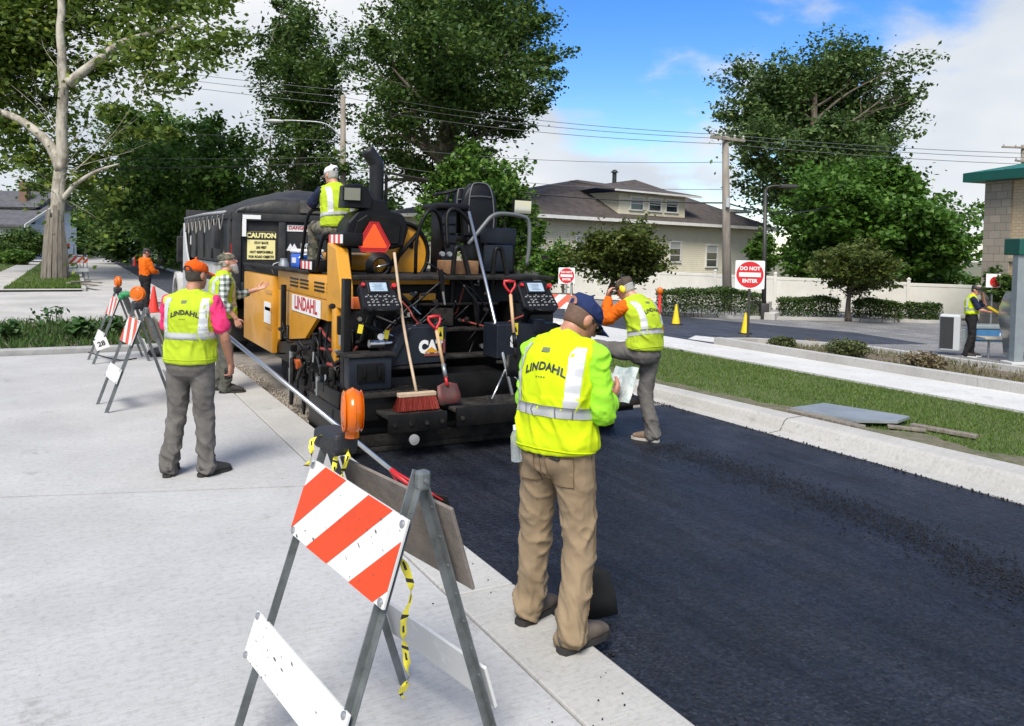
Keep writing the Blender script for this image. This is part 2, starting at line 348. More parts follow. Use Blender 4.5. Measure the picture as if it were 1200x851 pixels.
# right-hand kerb, sweeping slightly outwards towards the camera
def kx(y): return float(np.interp(y, [-6, 4.0, 5.7, 9.3, 14, 60], [.42, .30, .22, .0, -.02, -.02]))
m = MB(); yy = [-6, 0, 2, 4, 5.7, 7.5, 9.3, 12, 16, 24, 40, 60]
prof = lambda y: [(6.93, y, -.2), (6.93, y, -.075), (7.05 + kx(y) * .35, y, -.062), (7.09 + kx(y) * .5, y, .045), (7.13 + kx(y) * .55, y, .07), (7.30 + kx(y), y, .075), (7.33 + kx(y), y, .06), (7.33 + kx(y), y, -.2)]
m.rings([[Vector(p) for p in prof(y)] for y in yy]); struct(m.build('kerb', KERB))
m = MB()
for y in (3.4, 6.4, 9.5):
    for p, q in zip(prof(y)[1:7], prof(y)[2:7]): m.poly([(p[0] - .002, y, p[2] + .003), (q[0] - .002, y, q[2] + .003), (q[0] - .002, y + .011, q[2] + .003), (p[0] - .002, y + .011, p[2] + .003)])
struct(m.build('kerb_joint', M('joint_dark')))
# verge strip, pavement and planting bed on the right
XG = 11.2
sheet('verge', 7.3, XG, -6, 40, 0, TURF, 12, 60, lambda x, y: gz(x) - .02 + .012 * fbm(Vector((x, y, 0))))
m = MB()
y = -6.
for y1 in np.arange(-4, 60, 1.9):
    m.prism([(XG, y + .006, gz(XG) - .1), (12.95, y + .006, gz(12.95) - .1), (12.95, y1 - .006, gz(12.95) - .1), (XG, y1 - .006, gz(XG) - .1)], (0, 0, .115)); y = y1
struct(m.build('pavement', WALK))
m = MB(); m.prism([(7.36, 13.4, .0), (11.2, 13.4, gz(11.2) - .06), (11.2, 19.5, gz(11.2) - .06), (7.36, 19.5, .0)], (0, 0, .07)); struct(m.build('driveway', WALK))
sheet('planting_bed', 12.95, 16.0, -2, 13.6, 0, SOIL, 6, 30, lambda x, y: gz(x) + .03 + .02 * fbm(Vector((x * 2, y * 2, 5))))
def bedkerb(name, pts, w, h, mat):
    m = MB()
    for a, b in zip(pts, pts[1:]):
        a, b = Vector(a), Vector(b); d = (b - a).normalized(); n = Vector((-d.y, d.x, 0)) * w
        a3 = Vector((a.x, a.y, gz(a.x) - .1)); b3 = Vector((b.x, b.y, gz(b.x) - .1)); m.prism([a3, b3 - d * .006, b3 - d * .006 + n, a3 + n], (0, 0, h + .1))
    return struct(m.build(name, mat))
bedkerb('bed_kerb', [(12.95, y, 0) for y in (-2, 1.2, 4.4, 7.6, 10.8, 13.7)], -.2, .17, KERB)
bedkerb('bed_kerb', [(16.1, y, 0) for y in (-2, 3.2, 6.4, 9.6, 12.2)] + [(15.3, 13.1, 0), (14.2, 13.7, 0), (12.96, 13.72, 0)], .2, .16, KERB)
sheet('parking_lot', 12.98, 29, -6, 60, 0, LOT, 18, 2, lambda x, y: gz(x) + .004)
pts = [(13.0, 13.9), (20.5, 13.4), (21.5, 16.5), (19.5, 21.4), (19, 40), (13.0, 40)]
m = MB(); m.poly([(x, y, gz(x) + .010) for x, y in pts]); struct(m.build('new_driveway', LOTN))
WHITEP = M('road_paint', (.62, .61, .58), .8, c2=(.42, .41, .4), vs=9)
m = MB()
for a in ([(815, 394), (868, 399), (850, 404), (806, 398)], [(782, 398), (818, 407), (800, 411), (770, 402)]):
    m.poly([Vector((q.x, q.y, gz(q.x) + .016)) for q in (PG(*p) for p in a)])
struct(m.build('road_marking', WHITEP))
bedkerb('lot_kerb', [(18.4, 40, 0), (18.5, 23.2, 0), (22.2, 21.6, 0)], -.2, .12, KERB)
bedkerb('lot_kerb', [(22.2, 21.6, 0), (27.6, 18.6, 0), (30, 16.6, 0)], -.2, .12, KERB)
# brick-dark rim of loose hot asphalt along the fresh mat
def crumbs(name, label, path, width, n, size, seed, mat, dens=None):
    r = np.random.default_rng(seed); V = []; F = []; pts = [Vector(p) for p in path]
    base = np.array([(1, 0, 0), (-1, 0, 0), (0, 1, 0), (0, -1, 0), (0, 0, 1), (0, 0, -1)], float)
    tri = np.array([(0, 2, 4), (2, 1, 4), (1, 3, 4), (3, 0, 4), (2, 0, 5), (1, 2, 5), (3, 1, 5), (0, 3, 5)])
    for i in range(n):
        t = r.random() * (len(pts) - 1); k = min(int(t), len(pts) - 2); p = pts[k].lerp(pts[k + 1], t - k); d = (pts[k + 1] - pts[k]).normalized(); nn = Vector((-d.y, d.x, 0))
        q = p + nn * (r.normal() * width); s = size * (.4 + r.random() ** 2 * 1.3); h = max(0, 1 - abs((q - p).length) / (2 * width)) * size * 1.2
        V.append(base * s * (.6 + .7 * r.random((6, 1))) + np.array((q.x, q.y, q.z + s * .3 + h * r.random()))); F.append(tri + 6 * i)
    o = pymesh(name, np.concatenate(V), np.concatenate(F), mat); tag(o, label, 'asphalt', None, 'stuff'); return o
CRUMB = M('asphalt_crumb', (.007, .0075, .010), .7, c2=(.016, .017, .022), vs=20, spec=.3)
crumbs('asphalt_crumbs', 'rough band of fine black crumbs across the fresh asphalt', [P(x, y, -.074) for x, y in ((770, 522), (860, 548), (960, 585), (1080, 630), (1200, 690), (1330, 760))], .17, 7000, .0058, 3, CRUMB)
crumbs('asphalt_crumbs', 'loose black crumbs spilled along the right kerb gutter', [(6.9, y, -.078) for y in (8.5, 7, 5.5, 4, 2.5, 1)], .03, 600, .008, 4, CRUMB)
crumbs('asphalt_crumbs', 'loose black crumbs along the left edge of the fresh asphalt', [(2.30, y, -.08) for y in (6.8, 5.5, 4, 2.5, 1)], .03, 1300, .008, 5, CRUMB)
crumbs('asphalt_crumbs', 'stray black asphalt bits tracked over the left kerb and pavement edge', [(2.0, y, .002) for y in (7, 5.5, 4.2, 3.0, 2.2)], .16, 60, .0045, 15, CRUMB)
crumbs('gravel', 'brown gravel beside the paver tracks along the left kerb', [(2.42, y, -.12) for y in (14, 12, 10, 8)], .09, 2600, .013, 6, M('gravel_brown', (.19, .16, .125), .95, c2=(.33, .29, .24), vs=9))
# ------------------------------------------------------------------ grass and ground cover
def blades(name, label, pts, h, mat, seed, wid=.006, lean=.5, cat='grass'):
    r = np.random.default_rng(seed); pts = np.asarray(pts, float); n = len(pts); a = r.random(n) * 2 * PI; hh = h * (.5 + r.random(n)); w = wid * (.6 + .8 * r.random(n))
    sx = np.stack([np.cos(a) * w, np.sin(a) * w, 0 * a], 1); b = r.random(n) * 2 * PI; ln = hh * lean * r.random(n)
    tip = pts + np.stack([np.cos(b) * ln, np.sin(b) * ln, hh], 1)
    v = np.stack([pts - sx, pts + sx, tip], 1).reshape(-1, 3); f = np.arange(3 * n).reshape(-1, 3)
    return tag(pymesh(name, v, f, mat), label, cat, None, 'stuff')
GRASS = leafmat('grass_blade', (.060, .115, .018), (.13, .205, .035), (.24, .23, .09), .3)
pts = []
r = np.random.default_rng(5)
def bare(x, y):  # worn soil next to the kerb
    return (x - 7.5 - kx(y)) + .42 * fbm(Vector((x * 1.3, y * .8, 2))) < (.40 if 4 < y < 8.5 else .15)
while len(pts) < 120000:
    y = 2.2 + (r.random() ** 1.5) * 24; x = 7.35 + r.random() * (XG - 7.37)
    if x < 7.34 + kx(y) or (y > 13.4 and y < 19.5): continue
    if bare(x, y) and r.random() > .38: continue
    pts.append((x, y, gz(x) - .025))
blades('verge_grass', 'mown green grass of the verge between kerb and pavement', pts, .036, GRASS, 1, .0055, 1.1)
soil = []
m = MB(); r = np.random.default_rng(8)
def soilf(x, y): return gz(x) - .012 + .012 * fbm(Vector((x, y, 0)))
xs = np.linspace(0, 1.1, 9); ys = np.linspace(2, 12, 60)
v = [(7.32 + kx(y) + x * (.42 + .45 * fbm(Vector((0, y * .9, 4)))), y, gz(7.4) - .011 + .01 * fbm(Vector((x, y, 0)))) for y in ys for x in xs]
f = [(j * 9 + i, j * 9 + i + 1, j * 9 + i + 10, j * 9 + i + 9) for j in range(59) for i in range(8)]
struct(pymesh('bare_soil', v, f, M('dry_soil', (.17, .14, .10), .95, c2=(.08, .09, .04), vs=6, bump=.9, bs=40)))
pts = [(-r.random() * 14 + 1.7, 15.75 + r.random() * 4.9, .06) for _ in range(14000)]
blades('verge_weeds', 'low green weeds filling the planted verge on the left', pts, .13, leafmat('weed', (.035, .075, .016), (.075, .14, .032), None, .25), 2, .02, 1.2, 'weeds')
pts = [(.28 - (r.random() ** 1.5) * 16, 35.6 + (r.random() ** 2) * 40, .02) for _ in range(26000)]
pts = [p for p in pts if not (-3.6 < p[0] < -2.3)]
blades('lawn_grass', 'green lawn grass around the planked tree across the street', pts, .10, GRASS, 3, .02)
pts = [(6.15 + r.random() * 5, 34 + r.random() * 60, .02) for _ in range(8000)]
blades('lawn_grass', 'green grass strip beside the far dark lane', pts, .12, GRASS, 4, .03)
pts = [(13.2 + r.random() * 2.8, -1 + r.random() * 14, gz(14.5) + .03) for _ in range(9000)]
pts = [p for p in pts if fbm(Vector((p[0], p[1], 9))) > -.05]
blades('bed_weeds', 'thin dry weeds over the planting bed soil', pts, .09, leafmat('bed_weed', (.07, .08, .025), (.17, .15, .07), None, .15), 6, .012, .8, 'weeds')
# ------------------------------------------------------------------ trees and shrubs
def leaf_cloud(cen, size, r, asp=.62, up=.5):
    n = len(cen); a = r.normal(size=(n, 3)); a[:, 2] *= .6; a /= np.linalg.norm(a, axis=1, keepdims=True)
    nn = r.normal(size=(n, 3)); nn[:, 2] = np.abs(nn[:, 2]) + up; b = np.cross(nn, a); b /= np.linalg.norm(b, axis=1, keepdims=True) + 1e-9
    s = size * (.6 + .8 * r.random((n, 1))); A = a * s; B = b * s * asp * .5
    v = np.stack([cen - A * .5, cen + B - A * .05, cen + A * .5, cen - B - A * .05], 1).reshape(-1, 3); return v, np.arange(4 * n).reshape(-1, 4)
def clump_centres(blobs, n, r, shell=.5):
    w = np.array([b[1][0] * b[1][1] ** .5 * b[1][2] ** .5 for b in blobs]) ** 1.0; w = w ** 2; w /= w.sum(); k = r.choice(len(blobs), n, p=w)
    d = r.normal(size=(n, 3)); d /= np.linalg.norm(d, axis=1, keepdims=True); rad = (shell + (1 - shell) * r.random((n, 1)) ** .6)
    C_ = np.array([b[0][:] for b in blobs])[k]; RR = np.array([b[1] for b in blobs])[k]
    return C_ + d * RR * rad, k
def tree(name, label, cat, trunk, tr, blobs, nleaf, leaf, lmat, bmat, seed, nclump=260, csz=.55, group=None, shell=.5, twigs=3, limb0=.45, flat=.6, asp=.62, limbs=None, up=.5, wind=(0, 0, 0), lr=.55):
    r = np.random.default_rng(seed); base = Vector(trunk[0]); root = thing(name, label, cat, base, 0, group)
    blobs = [(Vector(c), (q, q, q) if not hasattr(q, '__len__') else q) for c, q in blobs]
    cc, kk = clump_centres(blobs, nclump, r, shell); per = max(1, nleaf // nclump)
    heart = np.mean(np.array([b[0][:] for b in blobs]), 0); heart[2] = .55 * heart[2] + .45 * min(b[0].z - b[1][2] for b in blobs)
    ax = cc - heart; ax[:, 2] = np.abs(ax[:, 2]) * .5 + .15; ax += np.array(wind); ax /= np.linalg.norm(ax, axis=1, keepdims=True); ax = ax + r.normal(size=ax.shape) * .30
    along = np.clip(r.normal(size=(nclump, per, 1)), -1.7, 1.55); size_ = csz * (.35 + 1.0 * r.random((nclump, 1, 1)) ** 1.4)
    out = r.normal(size=(nclump, per, 3)) * np.array([1, 1, flat]) * .55 * (1.15 - .35 * np.clip(along, -1.5, 2.2)) + along * ax[:, None, :] * .95
    L_ = (cc[:, None, :] + out * size_).reshape(-1, 3); L_[:, 2] = np.maximum(L_[:, 2], base.z + .12)
    v, f = leaf_cloud(L_, leaf, r, asp, up); pymesh('crown', v, f, lmat, root)
    m = MB(); tp = crom(trunk, 5); n = len(tp)
    for i, p in enumerate(tp):
        if 0 < i < n - 1: tp[i] = p + Vector((fbm(p * .7), fbm(p * .7 + Vector((9, 0, 0))), 0)) * tr * .25
    rads = [tr * 1.55, tr * 1.1] + [tr * (1 - .72 * t) for t in np.linspace(.1, 1, 6)]
    m.tube(tp, rads, 12)
    for i, (c, q) in enumerate(blobs):
        hz_ = math.hypot(c.x - base.x, c.y - base.y); tz = c.z - .75 * hz_; ti = min(range(n), key=lambda q_: abs(tp[q_].z - tz)); t = max(limb0 * .8, min(.97, ti / (n - 1))); s0 = tp[min(n - 1, int(t * (n - 1)))]; s0r = tr * (1 - .72 * t) * lr
        if (c - s0).length < .3: continue
        c = s0.lerp(c, .78); mid = s0.lerp(c, .5) + Vector((r.normal(), r.normal(), abs(r.normal()) * .6 - .3)) * (c - s0).length * .10
        m.tube([s0, mid, c], [s0r, s0r * .7, s0r * .35], 7, 5)
        idx = np.where(kk == i)[0][:twigs * 4]
        for j in idx[:twigs * 3]:
            e = Vector(cc[j]); st = mid.lerp(c, r.random()); k2 = st.lerp(e, .55) + Vector(r.normal(size=3)) * .12 * (e - st).length
            m.tube([st, k2, e], [s0r * .32, s0r * .2, s0r * .06], 5, 3)
    m.build('trunk', bmat, root, True)
    for pth, rr in (limbs or []):
        q = MB(); q.tube(pth, rr, 9, 6); q.build('limb', bmat, root, True)
    return root
def blobs_px(d, L_, dd=.25, seed=0, keep=None):
    """crown lobes surveyed as bearing and angular radius at the tree's distance"""
    r = np.random.default_rng(seed); out = []
    for x, y, q in L_:
        rr = q * d / FPX; j = rr * dd * 2 * r.normal(); j = max(j, rr * 1.15) if keep is not None and abs(x - keep) < 62 else j; out.append((PD(x, y, d + j), (rr, rr, rr)))
    return out
BARK = M('bark_brown', (.07, .055, .04), .95, c2=(.14, .115, .09), vs=5, bump=.9, bs=14, stretch=(1, 1, .25))
BARKL = M('bark_sycamore', (.42, .39, .33), .9, c2=(.20, .175, .14), vs=2.2, bump=.6, bs=10, stretch=(1, 1, .45), lo=.44, hi=.6)
L1 = leafmat('leaf_sycamore', (0.055, 0.107, 0.019), (0.156, 0.218, 0.033), (0.291, 0.330, 0.061), .35)
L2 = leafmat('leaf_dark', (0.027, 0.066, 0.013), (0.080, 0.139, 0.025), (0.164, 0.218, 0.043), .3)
L3 = leafmat('leaf_mid', (0.040, 0.102, 0.015), (0.113, 0.210, 0.031), (0.200, 0.311, 0.048), .33)
L4 = leafmat('leaf_bright', (0.043, 0.106, 0.013), (0.094, 0.198, 0.026), (0.150, 0.264, 0.040), .35)
L5 = leafmat('leaf_olive', (.045, .072, .012), (.11, .14, .026), (.18, .19, .045), .35)
L6 = leafmat('leaf_maple', (0.037, 0.077, 0.019), (0.086, 0.143, 0.033), (0.218, 0.275, 0.107), .25)
# planked sycamore on the left
d1 = 39.0; tb = P(66, 327, .0)
TT = [tb, PD(67, 285, d1), PD(66, 240, d1), PD(72, 180, d1), PD(74, 100, d1), PD(71, 30, d1), PD(74, -60, d1), PD(70, -140, d1)]
bl = blobs_px(d1, [(40, 20, 62), (110, 10, 60), (170, 30, 60), (215, 25, 50), (250, 5, 42), (225, 62, 40), (160, 80, 45), (20, 90, 60), (-30, 60, 80), (110, 80, 50),
    (30, 150, 42), (-10, 170, 45), (100, 150, 42), (160, 135, 38), (195, 110, 30), (60, 205, 36), (105, 235, 34), (120, 205, 40), (100, 268, 20), (50, 240, 18), (130, 265, 20),
    (60, -60, 90), (180, -50, 80), (-60, -20, 90), (0, 200, 24), (185, 160, 26)], .9, 1, 70)
t1 = tree('sycamore_tree', 'tall pale-barked tree with boards strapped round its foot', 'tree', TT, .35, bl, 66000, .30, L1, BARKL, 21, 430, .95, twigs=1, limb0=.4, flat=.6, shell=.35, lr=.07,
     limbs=[([PD(72, 200, d1), PD(58, 170, d1), PD(30, 145, d1), PD(-5, 130, d1), PD(-60, 120, d1)], [.30, .25, .2, .16, .08]),
            ([PD(80, 98, d1), PD(105, 78, d1), PD(140, 52, d1), PD(175, 40, d1), PD(215, 30, d1)], [.27, .22, .17, .12, .05]),
            ([PD(72, 235, d1), PD(90, 215, d1), PD(115, 200, d1), PD(140, 192, d1)], [.14, .11, .08, .03])])
PL = M('weathered_board', (.24, .21, .17), .9, c2=(.13, .11, .09), vs=4, bump=.6, bs=12, stretch=(4, 4, .4))
bz = [(-.95, 3.3, .12), (-.62, 2.9, -.05), (-.30, 3.4, .1), (.02, 3.0, -.08), (.36, 3.6, .16), (.70, 3.1, -.10), (1.0, 2.8, .05)]
rv = Vector((cR.x, cR.y, 0)).normalized(); fv = Vector((cF.x, cF.y, 0)).normalized()
for i, (u, h, ln) in enumerate(bz):
    m = MB(); ang = -PI / 2 + u * 1.05; rr = 1.02; q = tb + (rv * math.cos(ang) - fv * -math.sin(ang)) * rr if False else tb + (rv * math.sin(u * 1.1) - fv * math.cos(u * 1.1)) * .66
    top = tb + (rv * math.sin(u * 1.1 + ln * .3) - fv * math.cos(u * 1.1 + ln * .3)) * .44 + Vector((0, 0, h)); q.z = .0
    a = (top - q).normalized(); n_ = (rv * math.sin(u * 1.1) - fv * math.cos(u * 1.1)); s_ = a.cross(n_).normalized(); n_ = s_.cross(a).normalized()
    L_ = (top - q).length; M3 = Matrix((s_, n_, a)).transposed(); m.box(q + a * L_ / 2, (.20, .05, L_), M3, .008)
    o = m.build('board', PL); tag(o, 'grey board strapped upright around the foot of the pale-barked tree', 'board', 'boards protecting the tree foot')
# street trees and the dark masses behind
def big(name, label, d, L_, trunkpx, tr, n, leaf, lm, seed, nc=420, cs=.6, group=None, **k):
    b0 = PD(trunkpx[0][0], trunkpx[0][1], d); b0.z = min(b0.z, gz(b0.x)) if b0.z > gz(b0.x) - 2 else gz(b0.x)
    b0.z = gz(b0.x); TT = [b0] + [PD(x, y, d) for x, y in trunkpx[1:]]
    return tree(name, label, 'tree', TT, tr, blobs_px(d, L_, .8, seed), n, leaf, lm, BARK, seed, nc, cs, group, **k)
big('street_tree', 'broad dark green tree behind the dump truck tarpaulin', 58, [(240, 170, 34), (262, 190, 36), (205, 185, 40), (225, 220, 45), (265, 235, 34), (285, 215, 22), (190, 230, 35), (170, 160, 36), (255, 155, 20), (150, 215, 40), (235, 265, 40), (200, 270, 30), (278, 252, 28)],
    [(222, 330), (222, 260), (225, 200)], .45, 42000, .33, L3, 31, 230, 1.15)
big('street_tree', 'slender tree left of the utility pole with the lamp arm', 52, [(345, 25, 30), (330, 55, 36), (370, 55, 34), (320, 90, 30), (355, 95, 40), (385, 80, 26), (335, 130, 34), (365, 140, 36), (322, 165, 28), (350, 180, 36), (385, 150, 28), (375, 205, 36), (335, 225, 36), (305, 225, 20), (395, 220, 30), (320, 10, 16)],
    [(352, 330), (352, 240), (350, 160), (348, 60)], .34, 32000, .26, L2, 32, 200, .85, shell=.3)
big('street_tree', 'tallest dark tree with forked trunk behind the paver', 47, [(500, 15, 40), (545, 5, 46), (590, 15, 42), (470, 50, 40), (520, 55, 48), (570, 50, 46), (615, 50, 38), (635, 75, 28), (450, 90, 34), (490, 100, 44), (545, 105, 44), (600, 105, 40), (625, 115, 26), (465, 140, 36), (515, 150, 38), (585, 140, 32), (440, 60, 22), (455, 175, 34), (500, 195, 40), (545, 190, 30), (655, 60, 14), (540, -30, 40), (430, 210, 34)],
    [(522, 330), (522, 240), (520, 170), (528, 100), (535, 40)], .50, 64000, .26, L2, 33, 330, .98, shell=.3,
    limbs=[([PD(521, 180, 47), PD(535, 150, 47), PD(548, 130, 47), PD(570, 95, 47)], [.34, .26, .2, .08]), ([PD(522, 195, 47), PD(500, 175, 47), PD(470, 160, 47), PD(440, 162, 47)], [.3, .22, .16, .06])])
big('leafy_tree', 'leafy rounded tree beside the house behind the operator seat', 40, [(590, 228, 26), (570, 215, 26), (605, 245, 24), (560, 250, 32), (595, 270, 30), (618, 272, 18), (540, 215, 26), (530, 260, 32), (570, 290, 32), (612, 298, 18), (560, 182, 18), (600, 300, 22)],
    [(590, 335), (590, 280), (592, 240)], .22, 44000, .26, L3, 34, 280, .55)
big('leafy_tree', 'small dark conifer-like tree poking up left of the lamp pole', 64, [(318, 215, 14), (316, 190, 9), (320, 240, 20), (300, 255, 24), (325, 265, 26), (317, 170, 6)], [(317, 330), (317, 240), (317, 160)], .2, 12000, .3, L2, 35, 150, .5)
# ornamental maples by the fence
big('maple_tree', 'small spreading maple in front of the white fence, left of the hedge', 29, [(728, 284, 18), (708, 292, 20), (748, 292, 20), (690, 304, 14), (764, 305, 14), (722, 306, 24), (748, 313, 18), (698, 318, 13), (762, 320, 9), (678, 302, 9), (738, 275, 9), (713, 276, 9)],
    [(713, 366), (713, 345), (722, 318), (722, 296)], .11, 26000, .15, L5, 36, 240, .36, flat=.4, shell=.3, twigs=4, limb0=.55)
big('maple_tree', 'small spreading maple in front of the white fence, between the clipped hedges', 29.5, [(1000, 304, 20), (978, 312, 18), (1022, 310, 20), (1000, 320, 24), (970, 322, 13), (1030, 325, 15), (1036, 336, 9), (1020, 300, 10), (985, 300, 9)],
    [(994, 370), (995, 350), (1000, 330), (1002, 312)], .09, 20000, .14, L5, 37, 200, .34, flat=.4, shell=.3, twigs=4, limb0=.55)
# right-hand trees
big('shade_tree', 'tall wind-blown tree towering over the right utility pole', 58, [(880, 95, 24), (910, 100, 30), (945, 85, 30), (985, 85, 34), (1020, 80, 28), (1055, 72, 20), (1072, 65, 13), (862, 132, 20), (890, 140, 34), (935, 130, 40), (985, 130, 40), (1030, 120, 34), (1050, 105, 24), (1085, 92, 10), (840, 145, 14), (880, 180, 24), (915, 180, 36), (965, 180, 40), (1015, 165, 36), (1040, 160, 20), (868, 205, 16), (900, 220, 28), (950, 215, 36), (1000, 205, 36), (850, 95, 12), (888, 232, 12)],
    [(952, 330), (952, 250), (950, 190), (955, 110)], .55, 76000, .31, L6, 38, 340, 1.05, shell=.35, wind=(.8, -.3, .9))
big('shade_tree', 'broad bright green tree behind the fence beside the brick building', 41, [(968, 218, 24), (1000, 212, 26), (1040, 218, 26), (950, 236, 22), (980, 245, 32), (1020, 245, 34), (1065, 242, 28), (1098, 252, 22), (1120, 262, 14), (940, 265, 20), (965, 280, 30), (1010, 285, 36), (1060, 280, 36), (1102, 285, 28), (1126, 288, 14), (932, 290, 18), (940, 310, 20), (1080, 312, 28), (1115, 315, 22), (1040, 315, 24), (965, 315, 20), (922, 312, 10)],
    [(1020, 345), (1020, 290), (1018, 250)], .35, 80000, .27, L4, 39, 380, .72, shell=.4, flat=.45)
big('garden_tree', 'green shrub-like tree between the house corner and lamp post', 40, [(893, 282, 9), (889, 296, 10), (897, 304, 11), (886, 308, 7)], [(892, 345), (892, 310), (892, 290)], .1, 5000, .2, L3, 40, 80, .22)
big('garden_tree', 'dark green shrub tree growing against the tan block building', 26.5, [(1168, 330, 13), (1182, 326, 14), (1160, 338, 9), (1190, 340, 12), (1175, 342, 14)], [(1176, 375), (1176, 350), (1176, 335)], .06, 7000, .12, L2, 41, 110, .14)
big('garden_tree', 'bright green young tree in front of the house between the two big trees', 36, [(650, 306, 11), (658, 298, 8), (646, 320, 9), (664, 314, 8)], [(660, 345), (660, 320), (660, 300)], .06, 7000, .18, L4, 42, 100, .25)
# avenue in the distance
av = [(165, 255, 70, 34, 'leaning over the far road'), (140, 262, 95, 26, 'at the far end of the road'), (120, 268, 120, 20, 'closest to the vanishing point of the road'), (190, 262, 62, 30, 'beside the far dark lane'), (98, 272, 110, 18, 'behind the planked tree'), (40, 262, 90, 30, 'behind the white house corner'), (285, 272, 66, 30, 'behind the truck tarpaulin peak'), (420, 262, 60, 34, 'behind the exhaust pipe')]
for i, (x, y, d, q, w) in enumerate(av):
    r = np.random.default_rng(50 + i); L_ = [(x + r.normal() * q * .55, y + r.normal() * q * .5, q * (.4 + .35 * r.random())) for _ in range(9)]
    big('street_tree', 'distant street tree ' + w, d, L_, [(x, 300), (x, y + q * .4), (x, y)], .3, 15000, .42, L3 if i % 2 else L2, 60 + i, 190, 1.0, group='distant street trees')
# hedges: clipped boxes of leaves on stems
def hedge(label, a, b, w, h, n, seed, cat='hedge', name='hedge', lm=None, leaf=.07):
    a, b = Vector(a), Vector(b); r = np.random.default_rng(seed); d = (b - a); L_ = d.length; d.normalize(); nn = Vector((-d.y, d.x, 0)); root = thing(name, label, cat, a)
    m = MB()
    for i in range(int(L_ / .16)):
        p = a + d * (i * .16 + r.random() * .1) + nn * r.normal() * w * .2; e = p + Vector((r.normal() * .12, r.normal() * .12, h * (.6 + .25 * r.random()))); m.tube([p, p.lerp(e, .5) + Vector((r.normal() * .05, r.normal() * .05, 0)), e], [.016, .012, .006], 5)
    m.build('stem', BARK, root)
    u = r.random((n, 3)); sh = r.random(n); u[:, 2] = .18 + .82 * (1 - (1 - u[:, 2]) ** 1.8)
    side = np.where(sh < .5, np.sign(u[:, 1] - .5) * (.42 + .1 * r.random(n)), u[:, 1] - .5)
    top = sh > .8; z = np.where(top, .92 + .1 * r.random(n), u[:, 2])
    t = u[:, 0] * L_; wob = np.array([1 + .22 * fbm(Vector((q * .9 + seed, 0, 0))) for q in t]); wob2 = np.array([1 + .25 * fbm(Vector((q * 1.7 + seed, 4, zz * 2))) for q, zz in zip(t, z)])
    edge = np.clip(np.minimum(t, L_ - t) / .25, .55, 1)
    c = np.array(a[:]) + np.outer(t, d[:]) + np.outer(side * w * wob2 * edge, nn[:]) + np.outer(z * h * wob * (.85 + .15 * edge), (0, 0, 1)) + r.normal(size=(n, 3)) * .03
    v, f = leaf_cloud(c, leaf, r); pymesh('foliage', v, f, lm or HED, root); return root
HED = leafmat('leaf_hedge', (0.029, 0.064, 0.014), (0.073, 0.122, 0.024), (0.130, 0.168, 0.041), .2)
zz = lambda p: (p.x, p.y, gz(p.x))
def gp(px, py, d): q = PD(px, py, d); return (q.x, q.y, gz(q.x))
hedge('long clipped hedge behind the left yellow cone', gp(772, 371, 28.6), gp(888, 373, 30.2), .9, 1.0, 15000, 1)
hedge('clipped hedge just right of the concrete block, left of the second maple', gp(913, 375, 30.0), gp(981, 376, 30.2), .8, .78, 9000, 2)
hedge('clipped hedge just right of the second maple trunk', gp(1001, 376, 29.8), gp(1056, 377, 29.8), .8, .75, 8000, 3)
hedge('clipped hedge nearest the man in the black cap', gp(1062, 377, 29.9), gp(1100, 377, 29.9), .8, .72, 6000, 4)
BUSH = leafmat('leaf_bush', (.05, .07, .02), (.10, .12, .04), (.16, .14, .06), .2); DRYB = leafmat('leaf_drybush', (.12, .09, .05), (.20, .16, .09), (.10, .12, .04), .2)
def bush(label, px, py, rad, h, n, lm, seed, leaf=.06, name='shrub', dd=None, grp=None):
    q = PG(px, py) if dd is None else PD(px, py, dd); q.z = gz(q.x); r = np.random.default_rng(seed)
    root = thing(name, label, 'shrub', q, 0, grp); m = MB()
    for i in range(14):
        a = r.random() * 2 * PI; e = q + Vector((math.cos(a) * rad * .7, math.sin(a) * rad * .7, h * (.6 + .3 * r.random()))); m.tube([q, q.lerp(e, .5) + Vector((0, 0, h * .1)), e], [.012, .008, .004], 5, 3)
    m.build('stem', BARK, root)
    c = r.normal(size=(n, 3)); c /= np.linalg.norm(c, axis=1, keepdims=True); c *= r.random((n, 1)) ** .4
    c *= np.array([1 + .3 * fbm(Vector(x) * 2.2 + Vector((seed, 0, 0))) for x in c])[:, None]
    c = c * np.array((rad, rad, h * .5)) + np.array((q.x, q.y, q.z + h * .55)); v, f = leaf_cloud(c, leaf, r); pymesh('foliage', v, f, lm, root); return root
bush('small olive shrub in the planting bed nearest the large no-entry sign', 917, 410, .30, .30, 1500, BUSH, 1)
bush('rounded green shrub in the middle of the planting bed', 993, 420, .42, .38, 2600, BUSH, 2)
bush('brown half-dry shrub in the planting bed before the speaker box', 1083, 436, .40, .36, 1600, DRYB, 3)
bush('low brown dry tuft at the bed edge behind the middle shrub', 950, 407, .2, .18, 500, DRYB, 4)
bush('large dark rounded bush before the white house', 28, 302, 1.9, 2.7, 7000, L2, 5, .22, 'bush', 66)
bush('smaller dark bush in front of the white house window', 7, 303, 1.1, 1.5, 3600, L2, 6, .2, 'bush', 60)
bush('low rounded bush beside the walk of the white house', 20, 306, 1.0, 1.1, 3000, L3, 7, .2, 'bush', 58)
